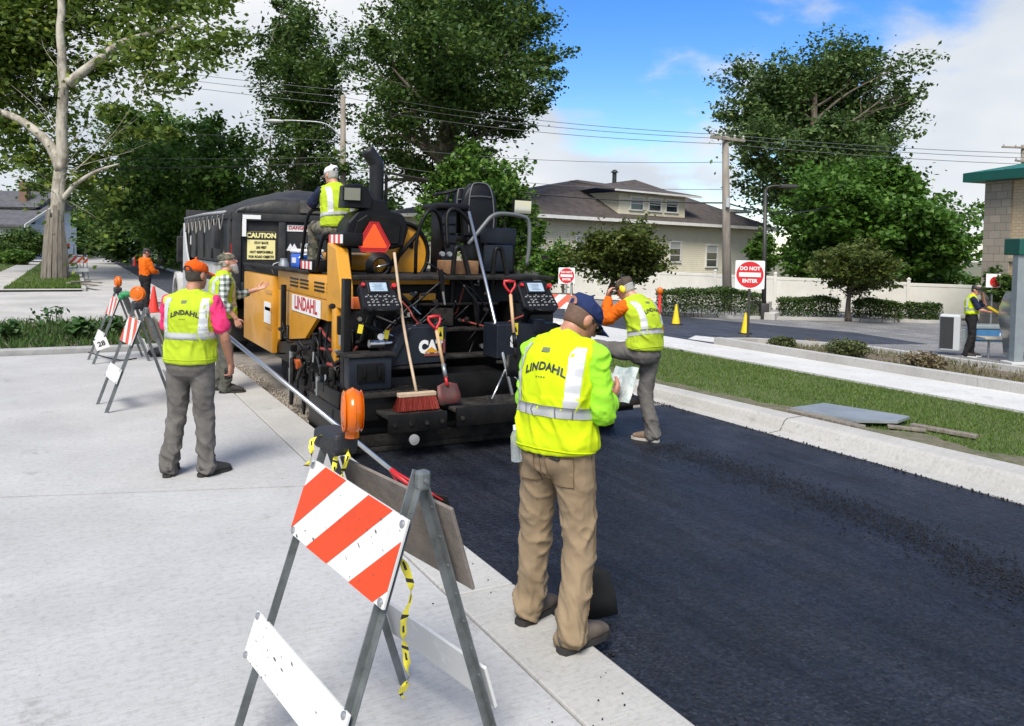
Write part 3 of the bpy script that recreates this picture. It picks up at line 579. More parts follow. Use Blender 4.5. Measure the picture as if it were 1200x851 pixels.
# big-leaved plants in the left verge
BIGL = leafmat('leaf_big', (.03, .075, .018), (.055, .12, .03), None, .25)
def broadleaf(label, px, py, h, n, seed, s):
    q = P(px, py, .06); r = np.random.default_rng(seed); root = thing('verge_plant', label, 'plant', q); m = MB(); V = []
    for i in range(n):
        a = r.random() * 2 * PI; e = q + Vector((math.cos(a), math.sin(a), 0)) * h * .55 * r.random() + Vector((0, 0, h * (.45 + .55 * r.random()))); m.tube([q, q.lerp(e, .6) + Vector((0, 0, h * .1)), e], [.009, .007, .004], 5, 3); V += [list(e + Vector(r.normal(size=3)) * s * .35) for _ in range(4)]
    m.build('stem', M('green_stem', (.06, .11, .03), .7), root); v, f = leaf_cloud(np.array(V), s, r, .8, 1.0); pymesh('foliage', v, f, BIGL, root)
broadleaf('broad-leaved plant at the right end of the left verge', 95, 398, .34, 22, 1, .18)
broadleaf('tall thin weed sprouting above the left verge', 55, 396, .6, 8, 2, .10)
broadleaf('forked tall weed right of the thin one in the verge', 67, 396, .6, 9, 3, .10)
broadleaf('spreading leafy plant under the striped barricades in the verge', 130, 394, .30, 20, 4, .15)
broadleaf('leafy plant at the left edge of the verge', 12, 400, .28, 18, 5, .14)
# ------------------------------------------------------------------ buildings and fence
def wallframe(a, b):
    a, b = Vector(a), Vector(b); d = (b - a); L_ = Vector((d.x, d.y, 0)).length; d = Vector((d.x, d.y, 0)).normalized(); n = Vector((d.y, -d.x, 0)); return a, d, n, L_
GLASS = M('window_glass', (.02, .025, .03), .08, spec=.8)
WTRIM = M('white_trim', (.72, .71, .68), .6, c2=(.62, .61, .58), vs=3)
def siding(name, c, pitch=.14):
    if name in _M: return _M[name]
    m = M(name, c, .6, c2=tuple(x * .9 for x in c), vs=1.2); nt = m.node_tree; b = nt.nodes['Principled BSDF']; N = nt.nodes.new; L = nt.links.new
    tc = N('ShaderNodeTexCoord'); sp = N('ShaderNodeSeparateXYZ'); L(tc.outputs['Object'], sp.inputs[0])
    d = N('ShaderNodeMath'); d.operation = 'DIVIDE'; d.inputs[1].default_value = pitch; L(sp.outputs[2], d.inputs[0]); fr = N('ShaderNodeMath'); fr.operation = 'FRACT'; L(d.outputs[0], fr.inputs[0])
    bp = N('ShaderNodeBump'); bp.inputs['Strength'].default_value = 1; bp.inputs['Distance'].default_value = .05; bp.invert = True; L(fr.outputs[0], bp.inputs['Height']); L(bp.outputs[0], b.inputs['Normal']); return m
SID = siding('siding_cream', (.62, .57, .44)); SHIN = M('shingle_brown', (.045, .036, .032), .9, c2=(.085, .070, .062), vs=2.0, bump=.9, bs=16, stretch=(1, 1, 2))
def house_window(root, a, d, n, u, z, w, h, rails=2, cols=1):
    c = a + d * u; f = MB(); t = .09
    for s in (-1, 1): f.box(c + d * s * (w / 2) + n * .03 + Vector((0, 0, z + h / 2)), (t, .10, h + t), Matrix((d, n, Vector((0, 0, 1)))).transposed())
    for s in (0, 1): f.box(c + n * .032 + Vector((0, 0, z + h * s)), (w + t * 2.2, .11, t), Matrix((d, n, Vector((0, 0, 1)))).transposed())
    for k in range(1, rails): f.box(c + n * .018 + Vector((0, 0, z + h * k / rails)), (w - t, .05, .045), Matrix((d, n, Vector((0, 0, 1)))).transposed())
    for k in range(1, cols): f.box(c - d * (w / 2) + d * (w * k / cols) + n * .020 + Vector((0, 0, z + h / 2)), (.07, .06, h), Matrix((d, n, Vector((0, 0, 1)))).transposed())
    o = f.build('window', WTRIM, root); g_ = MB(); g_.box(c + n * .004 + Vector((0, 0, z + h / 2)), (w - .03, .02, h - .03), Matrix((d, n, Vector((0, 0, 1)))).transposed()); g_.build('pane', GLASS, o)
    bl_ = MB(); bl_.box(c + n * .016 + Vector((0, 0, z + h * .80)), (w - .10, .006, h * .34), Matrix((d, n, Vector((0, 0, 1)))).transposed()); bl_.build('blind', M('blind', (.42, .42, .40), .8), o)
# cream house behind the fence
hl = PD(636, 247, 46.0); hr = PD(896, 268, 60.0); zb = -.5; ze = 3.95
A, D_, Nn, Lh = wallframe((hl.x, hl.y, zb), (hr.x, hr.y, zb))
if Nn.dot(CAMP - A) < 0: Nn = -Nn
ho = thing('cream_house', 'cream sided house with brown hipped roof and dormer behind the fence', 'house', A)
dep = 12.0
def hp(u, v_, z): return A + D_ * u - Nn * v_ + Vector((0, 0, z - zb))
m = MB(); m.prism([hp(-4.3, 0, zb), hp(Lh, 0, zb), hp(Lh, dep, zb), hp(-4.3, dep, zb)], (0, 0, ze - zb)); m.build('wall', SID, ho)
ov = .75
def onridge(px, v_): # wall coordinate of a bearing on the line at depth v_ behind the front wall
    r_ = ray(px, 215); r_ = Vector((r_.x, r_.y, 0)); o_ = A - Nn * v_; a2 = np.array([[D_.x, -r_.x], [D_.y, -r_.y]]); s_ = np.linalg.solve(a2, -np.array([o_.x, o_.y])); q_ = o_ + D_ * s_[0]; return s_[0], (q_ - CAMP).dot(cF)
ua_, da_ = onridge(676, dep / 2); ub_, db_ = onridge(744, dep / 2); uv_, dv_ = onridge(712, dep / 2 + .4)
zr = PD(744, 211, db_).z; zra = PD(676, 211, da_).z
m = MB(); e0 = hp(-5, -ov, ze); e1 = hp(Lh + ov, -ov, ze); e2 = hp(Lh + ov, dep + ov, ze); e3 = hp(-5, dep + ov, ze); r0 = hp(ua_, dep / 2, zra); r2 = hp(ub_, dep / 2, zr)
r1b = hp(uv_, dep / 2 + .4, (zr + zra) / 2 - .25)
for q in ((e0, e1, r2), (e0, r2, r1b), (e0, r1b, r0), (e1, e2, r2), (e2, e3, r0, r1b, r2), (e3, e0, r0)): m.poly(q)
m.poly([e0, e3, e2, e1]); m.build('roof', SHIN, ho)
m = MB()
for a, b in ((e0, e1), (e1, e2), (e3, e0)):
    d = (b - a).normalized(); n_ = Vector((d.y, -d.x, 0)); m.prism([a + Vector((0, 0, -.16)), b + Vector((0, 0, -.16)), b + n_ * .06 + Vector((0, 0, -.16)), a + n_ * .06 + Vector((0, 0, -.16))], (0, 0, .2))
m.build('gutter', WTRIM, ho)
def upx(px, z): # wall coordinate under a bearing
    r = ray(px, 300); r = Vector((r.x, r.y, 0)); q = Vector((A.x, A.y)); a2 = np.array([[D_.x, -r.x], [D_.y, -r.y]]); s = np.linalg.solve(a2, -np.array([A.x, A.y])); return s[0]
def zpx(px, py):
    u = upx(px, 0); q = A + D_ * u; d = (q - CAMP).dot(cF); return (PD(px, py, d)).z
for (xa, ya, xb, yb, rl) in ((784, 283, 797, 307, 3), (827, 287, 840, 313, 3), (674, 276, 685, 296, 2)):
    ua, ub = upx(xa, 0), upx(xb, 0); z1, z0 = zpx(xa, ya), zpx(xa, yb); house_window(ho, A, D_, Nn, (ua + ub) / 2, z0 - zb, ub - ua, z1 - z0, rl)
# dormer
u0, u1 = upx(727, 0) - .2, upx(795, 0) + .6; uc = (u0 + u1) / 2
def zroof(v_): return ze + (zr - ze) * (v_ + ov) / (dep / 2 + ov)
vf = .05; zd0 = zroof(vf) - .05; zd1 = zd0 + 1.42
m = MB(); m.prism([hp(u0, vf, zd0), hp(u1, vf, zd0), hp(u1, vf, zd1), hp(u0, vf, zd1)], -Nn * 3.2); dm = m.build('dormer', siding('siding_pale', (.70, .64, .48)), ho)
m = MB(); m.prism([hp(u0 - .9, vf - .6, zd1), hp(u1 + 1.1, vf - .6, zd1), hp(u1 + 1.1, vf - .6, zd1 + .11), hp(u0 - .9, vf - .6, zd1 + .11)], -Nn * .12); m.build('dormer_fascia', WTRIM, ho)
m = MB(); q = [hp(u0 - .9, vf - .47, zd1 + .06), hp(u1 + 1.1, vf - .47, zd1 + .06), hp(u1 + 1.1, vf + 3.6, zd1 + .75), hp(u0 - .9, vf + 3.6, zd1 + .75)]; m.prism(q, (0, 0, .09)); m.build('dormer_roof', SHIN, ho)
dA = hp(0, vf, zb)
for k, uu in enumerate((.25, .52, .78)): house_window(ho, dA, D_, Nn, u0 + (u1 - u0) * uu, zd0 - zb + .34, (u1 - u0) * .19, .84, 2)
m = MB(); q = hp(uv_ + .6, dep / 2 + .3, zr - .6); m.cyl(q, q + Vector((0, 0, 1.0)), .16, n=12); m.cyl(q + Vector((0, 0, 1.0)), q + Vector((0, 0, 1.2)), .3, .12, n=12); m.build('roof_vent', M('dark_metal', (.05, .06, .06), .5, .6), ho)
# side gable peeping out at the right
m = MB(); q = hp(Lh - 1.6, 2.2, ze + .4); m.prism([hp(Lh - 2.4, 1.6, ze + 1.2), hp(Lh + .6, 1.6, ze + 1.2), hp(Lh + .6, 1.6, ze + 1.42), hp(Lh - 2.4, 1.6, ze + 1.42)], -Nn * 2.6); m.build('side_dormer', WTRIM, ho)
# white vinyl fence
VIN = M('vinyl_white', (.64, .62, .56), .5, c2=(.56, .54, .48), vs=1.4)
fA = PD(597, 345, 41.0); fB = PD(1150, 378, 31.5); fz = -.45
fA.z = fB.z = fz; a, d, n, Lf = wallframe(fA, fB)
if n.dot(CAMP - a) < 0: n = -n
M3 = Matrix((d, n, Vector((0, 0, 1)))).transposed(); npan = int(Lf / 2.44); st = Lf / npan
fe = thing('vinyl_fence', 'white solid-board fence running along the back of the parking lot', 'fence', fA)
def ftop(u): return 1.62 - .24 * u / Lf
m = MB(); g_ = MB(); g2_ = MB()
for i in range(npan):
    u = (i + .5) * st; h = ftop(u); m.box(a + d * u + Vector((0, 0, h / 2)), (st - .1, .045, h - .12), M3)
    for k in range(1, 13): m.box(a + d * (i * st + k * st / 13) + n * .024 + Vector((0, 0, h / 2)), (.012, .008, h - .3), M3)
    for z, G in ((.12, g_), (h - .08, g2_)): G.box(a + d * u + Vector((0, 0, z)), (st - .1, .075, .13), M3, .01)
m.build('fence_panel', VIN, fe); g_.build('fence_rail', VIN, fe); g2_.build('fence_rail', VIN, fe)
for i in range(npan + 1):
    m = MB(); h = ftop(i * st) + .1; q = a + d * i * st; m.box(q + Vector((0, 0, h / 2)), (.13, .13, h), M3, .008); m.box(q + Vector((0, 0, h + .02)), (.16, .16, .04), M3); m.rings([[q + d * sx * .07 + n * sy * .07 + Vector((0, 0, h + .04)) for sx, sy in ((-1, -1), (1, -1), (1, 1), (-1, 1))], [q + d * sx * .005 + n * sy * .005 + Vector((0, 0, h + .10)) for sx, sy in ((-1, -1), (1, -1), (1, 1), (-1, 1))]])
    m.build('fence_post', VIN, fe)
q = gp(891, 373, 30.0); m = MB(); m.box((q[0], q[1], q[2] + .32), (.55, .7, .68), (0, 0, .5), .03); m.box((q[0] + .1, q[1] - .4, q[2] + .12), (.75, .5, .3), (0, 0, .5), .03)
tag(m.build('concrete_block', OLDC), 'weathered concrete step block between two hedges by the lamp post', 'block')
# block and brick building with a green roof
def masonry(name, c1, c2, mort, bw, bh):
    m = bpy.data.materials.new(name); m.use_nodes = True; nt = m.node_tree; b = nt.nodes['Principled BSDF']; N = nt.nodes.new; L = nt.links.new
    tc = N('ShaderNodeTexCoord'); br = N('ShaderNodeTexBrick'); br.inputs['Color1'].default_value = (*c1, 1); br.inputs['Color2'].default_value = (*c2, 1); br.inputs['Mortar'].default_value = (*mort, 1)
    br.inputs['Scale'].default_value = 1; br.inputs['Brick Width'].default_value = bw; br.inputs['Row Height'].default_value = bh; br.inputs['Mortar Size'].default_value = .012; br.inputs['Bias'].default_value = 0
    sp = N('ShaderNodeSeparateXYZ'); L(tc.outputs['Object'], sp.inputs[0]); ad = N('ShaderNodeMath'); ad.operation = 'ADD'; L(sp.outputs[0], ad.inputs[0]); L(sp.outputs[1], ad.inputs[1])
    cb = N('ShaderNodeCombineXYZ'); L(ad.outputs[0], cb.inputs[0]); L(sp.outputs[2], cb.inputs[1]); L(cb.outputs[0], br.inputs['Vector']); L(br.outputs['Color'], b.inputs['Base Color'])
    bp = N('ShaderNodeBump'); bp.inputs['Strength'].default_value = .7; bp.inputs['Distance'].default_value = .015; bp.invert = True; L(br.outputs['Fac'], bp.inputs['Height']); L(bp.outputs[0], b.inputs['Normal']); b.inputs['Roughness'].default_value = .9; _M[name] = m; return m
BLK = masonry('grey_block', (.25, .215, .165), (.32, .275, .21), (.18, .16, .13), .5, .26); TAN = masonry('tan_brick', (.44, .33, .20), (.50, .38, .24), (.36, .29, .2), .28, .1)
GREEN = M('green_metal', (.010, .10, .075), .4, .3, c2=(.012, .085, .065), vs=2)
bl0 = PD(1148, 372, 27.0); bl0.z = gz(bl0.x); top = PD(1150, 214, 27.0).z
q1 = PD(1174, 372, 26.2); wdir = Vector((q1.x - bl0.x, q1.y - bl0.y, 0)).normalized(); away = Vector((-wdir.y, wdir.x, 0)); away = away if away.dot(cF) > 0 else -away
wb = (q1 - bl0).length
bd = thing('shop_building', 'tan brick building with grey block corner and green metal roof', 'building', bl0)
def bp_(u, v_, z): return bl0 + wdir * u + away * v_ + Vector((0, 0, z - bl0.z))
m = MB(); m.prism([bp_(0, 0, bl0.z), bp_(wb, 0, bl0.z), bp_(wb, 6, bl0.z), bp_(0, 6, bl0.z)], (0, 0, top - bl0.z)); m.build('corner_wall', BLK, bd)
m = MB(); m.prism([bp_(wb + .003, .08, bl0.z), bp_(9, .08, bl0.z), bp_(9, 6, bl0.z), bp_(wb + .003, 6, bl0.z)], (0, 0, top - bl0.z - .002)); m.build('wall', TAN, bd)
m = MB(); m.prism([bp_(-.45, -.5, top), bp_(9.4, -.5, top), bp_(9.4, 6.4, top), bp_(-.45, 6.4, top)], (0, 0, .30)); m.build('fascia', GREEN, bd)
m = MB(); m.poly([bp_(-.45, -.5, top + .303), bp_(9.4, -.5, top + .303), bp_(9.4, 2.95, top + 1.1), bp_(2.5, 2.95, top + 1.1)]); m.poly([bp_(-.45, -.5, top + .303), bp_(2.5, 2.95, top + 1.1), bp_(-.45, 6.4, top + .303)])
for k in range(12): a_ = bp_(.4 + k * .75, -.5, top + .31); b_ = bp_(max(.4 + k * .75, 2.5), 2.95, top + 1.11) if k > 2 else bp_(1.0 + k * .6, 1.2 + k * .6, top + .7 + k * .1); m.tube([a_, b_], .025, 4)
m.build('roof', M('green_roof', (.03, .16, .12), .45, .2), bd)
m = MB(); m.box(bp_(wb + 1.35, .03, top - 2.0), (.9, .08, 2.0), Matrix((wdir, away, Vector((0, 0, 1)))).transposed()); wn = m.build('window', WTRIM, bd)
m = MB(); m.box(bp_(wb + 1.35, -.02, top - 2.0), (.74, .02, 1.84), Matrix((wdir, away, Vector((0, 0, 1)))).transposed()); m.build('pane', M('pale_glass', (.5, .52, .52), .3), wn)
m = MB(); m.box(bp_(wb + 1.1, .05, bl0.z + 2.42), (2.2, .1, .12), Matrix((wdir, away, Vector((0, 0, 1)))).transposed()); m.build('band', BLK, bd)
# canopy with steel post at the far right
cp = PG(1190, 427); cpb = Vector((cp.x, cp.y, gz(cp.x))); dpp = (cp - CAMP).dot(cF); zt = PD(1190, 298, dpp).z
cn = thing('drive_canopy', 'green canopy on a grey steel post beside the drive-through lane', 'canopy', cpb); Mr = Matrix.Rotation(-YAW, 3, 'Z')
STEEL = M('grey_steel', (.26, .30, .31), .45, .3, c2=(.22, .25, .26), vs=4)
m = MB(); m.box((cpb.x, cpb.y, (zt + cpb.z) / 2), (.20, .20, zt - cpb.z), Mr, .01); m.build('post', STEEL, cn)
m = MB(); m.box((cpb.x, cpb.y, cpb.z + .03), (.42, .42, .06), Mr, .01); m.build('base_plate', M('pale_plate', (.5, .5, .48), .6), cn)
m = MB(); m.box(Vector((cpb.x, cpb.y, zt + .16)) + Mr @ Vector((1.93, .12, 0)), (4.1, .55, .36), Mr, .02); m.build('canopy_roof', GREEN, cn)
# white house far left
hw = thing('white_house', 'white house with grey gable roofs and windows at the far left', 'house', PD(5, 296, 72)); o5 = PD(5, 296, 72)
HW = siding('siding_white', (.62, .62, .60)); GSH = M('shingle_grey', (.06, .062, .07), .9, c2=(.10, .10, .11), vs=2, bump=.5)
def hb(x, y, z): return Vector((o5.x, o5.y, 0)) + Vector((cR.x, cR.y, 0)).normalized() * x + Vector((cF.x, cF.y, 0)).normalized() * y + Vector((0, 0, z))
m = MB(); m.prism([hb(-12, 0, 0), hb(1.6, 0, 0), hb(1.6, 9, 0), hb(-12, 9, 0)], (0, 0, 3.3)); m.prism([hb(-9, 3, 3.3), hb(1.0, 3, 3.3), hb(1.0, 9, 3.3), hb(-9, 9, 3.3)], (0, 0, 1.7)); m.build('wall', HW, hw)
m = MB(); m.prism([hb(-12.5, -.6, 3.2), hb(-12.5, 4.0, 5.2), hb(-12.5, 4.0, 5.0), hb(-12.5, -.6, 3.0)], hb(2.2, 0, 0) - hb(-12.5, 0, 0)); m.prism([hb(-9.5, 2.5, 4.9), hb(-9.5, 6, 6.6), hb(-9.5, 9.6, 4.9)], hb(1.5, 0, 0) - hb(-9.5, 0, 0)); m.build('roof', GSH, hw)
m = MB(); m.prism([hb(2.2, -.62, 2.95), hb(2.2, 4, 4.98), hb(2.2, 4, 5.22), hb(2.2, -.62, 3.22)], hb(.06, 0, 0) - hb(0, 0, 0)); m.build('bargeboard', WTRIM, hw)
m = MB(); m.prism([hb(-.9, 3.6, 3), hb(-.2, 3.6, 3), hb(-.2, 4.3, 3), hb(-.9, 4.3, 3)], (0, 0, 4.4)); m.build('chimney', M('dark_brick', (.14, .08, .06), .9, c2=(.2, .12, .09), vs=8), hw)
ad, an = (hb(1, 0, 0) - hb(0, 0, 0)), (hb(0, -1, 0) - hb(0, 0, 0))
for u in (-.2, -1.6, -3.0, -4.4): house_window(hw, hb(0, 0, 0), ad, an, u, 1.1, .95, 1.5, 2)
for u in (-1.0, -2.6): house_window(hw, hb(0, 3, 0), ad, an, u, 3.5, .7, 1.0, 2)
h2 = PD(48, 292, 95); nb = thing('neighbour_house', 'grey-roofed house half hidden right of the white house', 'house', (h2.x, h2.y, 0))
m = MB(); q = Vector((h2.x, h2.y, 0)); m.box(q + Vector((0, 0, 1.8)), (5, 6, 3.6), Mr); m.build('wall', HW, nb); m = MB()
e = [q + Mr @ Vector(v) for v in ((-3, -3.5, 3.5), (3, -3.5, 3.5), (3, 3.5, 3.5), (-3, 3.5, 3.5), (0, -3.5, 6), (0, 3.5, 6))]
for f in ((0, 1, 4), (1, 2, 5, 4), (2, 3, 5), (3, 0, 4, 5), (0, 3, 2, 1)): m.poly([e[i] for i in f])
m.build('roof', GSH, nb)
# ------------------------------------------------------------------ poles, wires, signs, barricades, cones
POLE = M('pole_wood', (.27, .24, .20), .9, c2=(.18, .155, .13), vs=3, bump=.5, bs=14, stretch=(1, 1, .2), lo=.4, hi=.6)
DKMET = M('dark_bronze', (.05, .048, .045), .5, .4)
GALV = M('galvanised', (.34, .36, .37), .45, .6, c2=(.22, .235, .24), vs=6)
def utility_pole(label, px, ytop, d, arms, lean=0):
    b0 = PD(px, 340, d); b0.z = gz(b0.x); t = PD(px + lean, ytop, d); root = thing('utility_pole', label, 'utility pole', b0)
    m = MB(); m.tube([b0, b0.lerp(t, .5), t], [.20, .17, .13], 12); m.build('pole', POLE, root, True)
    for z, L_, az in arms:
        c = Vector((t.x, t.y, t.z - z)); dr = Vector((math.cos(az), math.sin(az), 0)); m = MB(); m.box(c + dr.cross(Vector((0, 0, 1))) * .16, (L_, .10, .12), (0, 0, az), .01); ar = m.build('crossarm', POLE, root)
        for k in (-.46, -.2, .2, .46):
            i = MB(); q = c + dr * L_ * k + dr.cross(Vector((0, 0, 1))) * .16 + Vector((0, 0, .06)); i.lathe([(.03, 0), (.05, .03), (.03, .06), (.055, .09), (.03, .14), (.005, .15)], q, n=10); i.build('insulator', M('porcelain', (.42, .42, .40), .25), ar)
    return root, b0, t
pA, bA, tA = utility_pole('wooden utility pole with a lamp arm behind the dump truck', 402, 112, 44, [])
m = MB(); m.tube([tA + Vector((0, 0, -2.4)), tA + Vector((0, 0, -1.6)) - rv * .9, tA + Vector((0, 0, -1.45)) - rv * 2.4, tA + Vector((0, 0, -1.45)) - rv * 3.4], .04, 8, 5); sa = m.build('lamp_arm', GALV, pA, True)
m = MB(); m.ell(tA + Vector((0, 0, -1.5)) - rv * 3.8, (.55, .20, .12), rot=Matrix.Rotation(-YAW, 3, 'Z')); m.build('lamp_head', M('lamp_grey', (.42, .43, .43), .4), sa, True)
pB, bB, tB = utility_pole('wooden utility pole with a crossarm beside the cream house', 853, 160, 33.5, [(.12, 1.9, -YAW + .5)], -3)
q = bB.lerp(tB, .62); m = MB(); m.cyl(q - fv * .25 + Vector((0, 0, -.2)), q - fv * .25 + Vector((0, 0, .2)), .09, n=10); m.build('junction_case', M('lamp_grey'), pB)
pC, bC, tC = utility_pole('dark utility pole standing behind the brick building roof', 1199, 170, 52, [(.2, 3.2, -YAW + .1), (1.1, 2.2, -YAW + .5)])
far = PD(141, 250, 82); pD, bD, tD = utility_pole('distant slim pole beside the far road', 141, 248, 85, [])
# lamp post with a downswept arm
q = PG(895, 371); q = PD(895, 371, 29.6); q.z = gz(q.x); lp = thing('lamp_post', 'tall dark bronze lamp post with a short curved arm by the hedge', 'lamp post', q)
d_ = (q - CAMP).dot(cF); t = PD(897, 222, d_)
m = MB(); m.tube([q, t], [.09, .065], 10); m.box(q + Vector((0, 0, .3)), (.3, .3, .6), Mr, .02); m.build('pole', DKMET, lp, True)
m = MB(); m.tube([t - Vector((0, 0, .1)), t + Vector((0, 0, .08)) + rv * .1, t + Vector((0, 0, .14)) + rv * .35, t + Vector((0, 0, .14)) + rv * .6], .04, 8, 4); arm = m.build('lamp_arm', DKMET, lp, True)
m = MB(); m.box(t + Vector((0, 0, .13)) + rv * .85, (.62, .3, .12), Mr, .03); m.build('lamp_head', DKMET, arm)
WIRE = M('wire_black', (.02, .02, .02), .5); WIREG = M('wire_grey', (.16, .16, .16), .4, .5)
def wire(label, pts, r, sag, mat, grp):
    out = []
    for (a, b) in zip(pts, pts[1:]):
        for i in range(17):
            t = i / 16; out.append(a.lerp(b, t) - Vector((0, 0, sag * 4 * t * (1 - t))))
    m = MB(); m.tube(out, r, 5); tag(m.build('overhead_wire', mat), label, 'wire', grp)
Lx = PD(-160, 22, 50); Rx = PD(1420, 182, 50)
for i, (o1, o2, o3, lab) in enumerate(((0, 0, 0, 'topmost'), (6, 5, 6, 'second highest'), (13, 12, 14, 'third highest'))):
    wire('thin grey overhead wire, %s of the three strung over both wooden poles' % lab, [PD(-160, 28 + o1, 50), PD(402, 106 + o1 * 1.3, 44), PD(850, 158 + o2 * .9, 33.5), PD(1420, 180 + o3, 45)], .014, .35, WIREG, 'overhead power wires')
wire('thin overhead wire sagging below the upper three, from crown to right pole', [PD(-160, 118, 50), PD(402, 165, 44), PD(852, 190, 33.5)], .012, .4, WIREG, 'overhead service wires')
wire('thin overhead wire just above the thick black cable', [PD(-160, 165, 52), PD(402, 184, 44), PD(852, 222, 33.5)], .013, .5, WIREG, 'overhead service wires')
wire('thick black cable slung low between the two wooden poles', [PD(-160, 182, 50), PD(402, 190, 44), PD(852, 238, 33.5), PD(1000, 232, 38)], .034, .55, WIRE, 'overhead service wires')
# ---- signs
SRED = M('sign_red', (.55, .012, .018), .45, c2=(.48, .014, .02), vs=3); SWHITE = M('sign_white', (.74, .74, .73), .4)
def no_entry(label, basepx, base, toppx, sz, posth, yaw, postmat, d=None, lean=0):
    root = thing('no_entry_sign', label, 'sign', base); b0 = Vector(base); Mz = Matrix.Rotation(yaw, 3, 'Z'); X = Mz @ Vector((1, 0, 0)); N_ = Mz @ Vector((0, -1, 0)); Z = Vector((0, 0, 1))
    m = MB(); m.box(b0 + Z * posth / 2, (.06, .04, posth), Mz, .004)
    for k in range(int(posth / .12)): m.box(b0 + Z * (.06 + k * .12) + N_ * .021, (.018, .004, .04), Mz)
    m.build('post', postmat, root)
    c = b0 + Z * (posth - sz * .48) + N_ * .035; m = MB(); pl = []
    for sx, sy in ((1, 1), (-1, 1), (-1, -1), (1, -1)):
        for k in range(5):
            a = math.atan2(sy, sx) - PI / 4 + k * PI / 8; pl.append(c + X * (sx * (sz / 2 - .03) + .03 * math.cos(a)) + Z * (sy * (sz / 2 - .03) + .03 * math.sin(a)))
    m.prism(pl, -N_ * .006); pa = m.build('plate', SWHITE, root)
    m = MB(); m.poly([c + N_ * .003 + X * math.cos(2 * PI * k / 48) * sz * .465 + Z * math.sin(2 * PI * k / 48) * sz * .465 for k in range(48)]); m.build('disc', SRED, pa)
    m = MB(); m.poly([c + N_ * .006 + X * a * sz * .37 + Z * b * sz * .075 for a, b in ((-1, -1), (1, -1), (1, 1), (-1, 1))]); m.build('bar', SWHITE, pa)
    lettering('DO NOT', sz * .175, c + N_ * .006 + Z * sz * .215, X, Z, SWHITE, pa, .006 * sz, .98)
    lettering('ENTER', sz * .175, c + N_ * .006 - Z * sz * .225, X, Z, SWHITE, pa, .006 * sz, .98)
    return root
q = PG(876, 403); d_ = (q - CAMP).dot(cF); s2 = 33 * d_ / FPX; zt = PD(876, 306, d_).z
no_entry('large red and white DO NOT ENTER sign on a dark post at the bed corner', None, (q.x, q.y, gz(q.x) + .1), None, s2, zt - gz(q.x) - .1, -YAW - math.atan(276 / FPX) + .1, DKMET)
q = PD(663, 365, 25.0); q.z = gz(q.x); zt = PD(663, 314, 25).z; s1 = 19 * 25 / FPX
no_entry('small red and white DO NOT ENTER sign between the paver and the maple', None, (q.x, q.y, q.z), None, s1, zt - q.z, -YAW - .1, GALV)
# ---- barricades
ORG = M('barricade_orange', (.60, .048, .002), .45, c2=(.50, .040, .003), vs=5); BWH = M('barricade_white', (.74, .74, .73), .5, c2=(.60, .60, .58), vs=9, lo=.3, hi=.42)
PLY = M('board_back', (.20, .17, .145), .85, c2=(.13, .11, .095), vs=7, bump=.3, bs=20); AMBER = M('amber_lens', (.85, .20, .003), .22, c2=(.70, .13, .003), vs=4, trans=.25); BATT = M('battery_case', (.015, .016, .02), .55, bump=.2, bs=60)
ANG = M('angle_iron', (.21, .23, .235), .5, .5, c2=(.12, .13, .13), vs=10); TAPE = M('caution_tape', (.80, .70, .05), .5); TAPEK = M('tape_black', (.02, .02, .02), .5); SCUFF = M('scuff_black', (.06, .06, .06), .8); BOLT = M('bolt', (.4, .4, .4), .35, .8)
def stripes(w, h, slope, n, x0, u0, v0):
    """orange bands of a striped board, clipped to its rectangle"""
    out = []
    def clip(poly, f):
        r = []
        for a, b in zip(poly, poly[1:] + poly[:1]):
            fa, fb = f(a), f(b)
            if fa >= 0: r.append(a)
            if fa * fb < 0: t = fa / (fa - fb); r.append((a[0] + (b[0] - a[0]) * t, a[1] + (b[1] - a[1]) * t))
        return r
    for k in range(-2, n):
        a = x0 + k * 2 * w_s[0]; pl = [(0, 0), (u0, 0), (u0, v0), (0, v0)]
        pl = clip(pl, lambda p: p[0] - slope * p[1] - a) ; 
        if pl: pl = clip(pl, lambda p: a + w_s[0] - (p[0] - slope * p[1]))
        if len(pl) > 2: out.append(pl)
    return out
w_s = [.165]
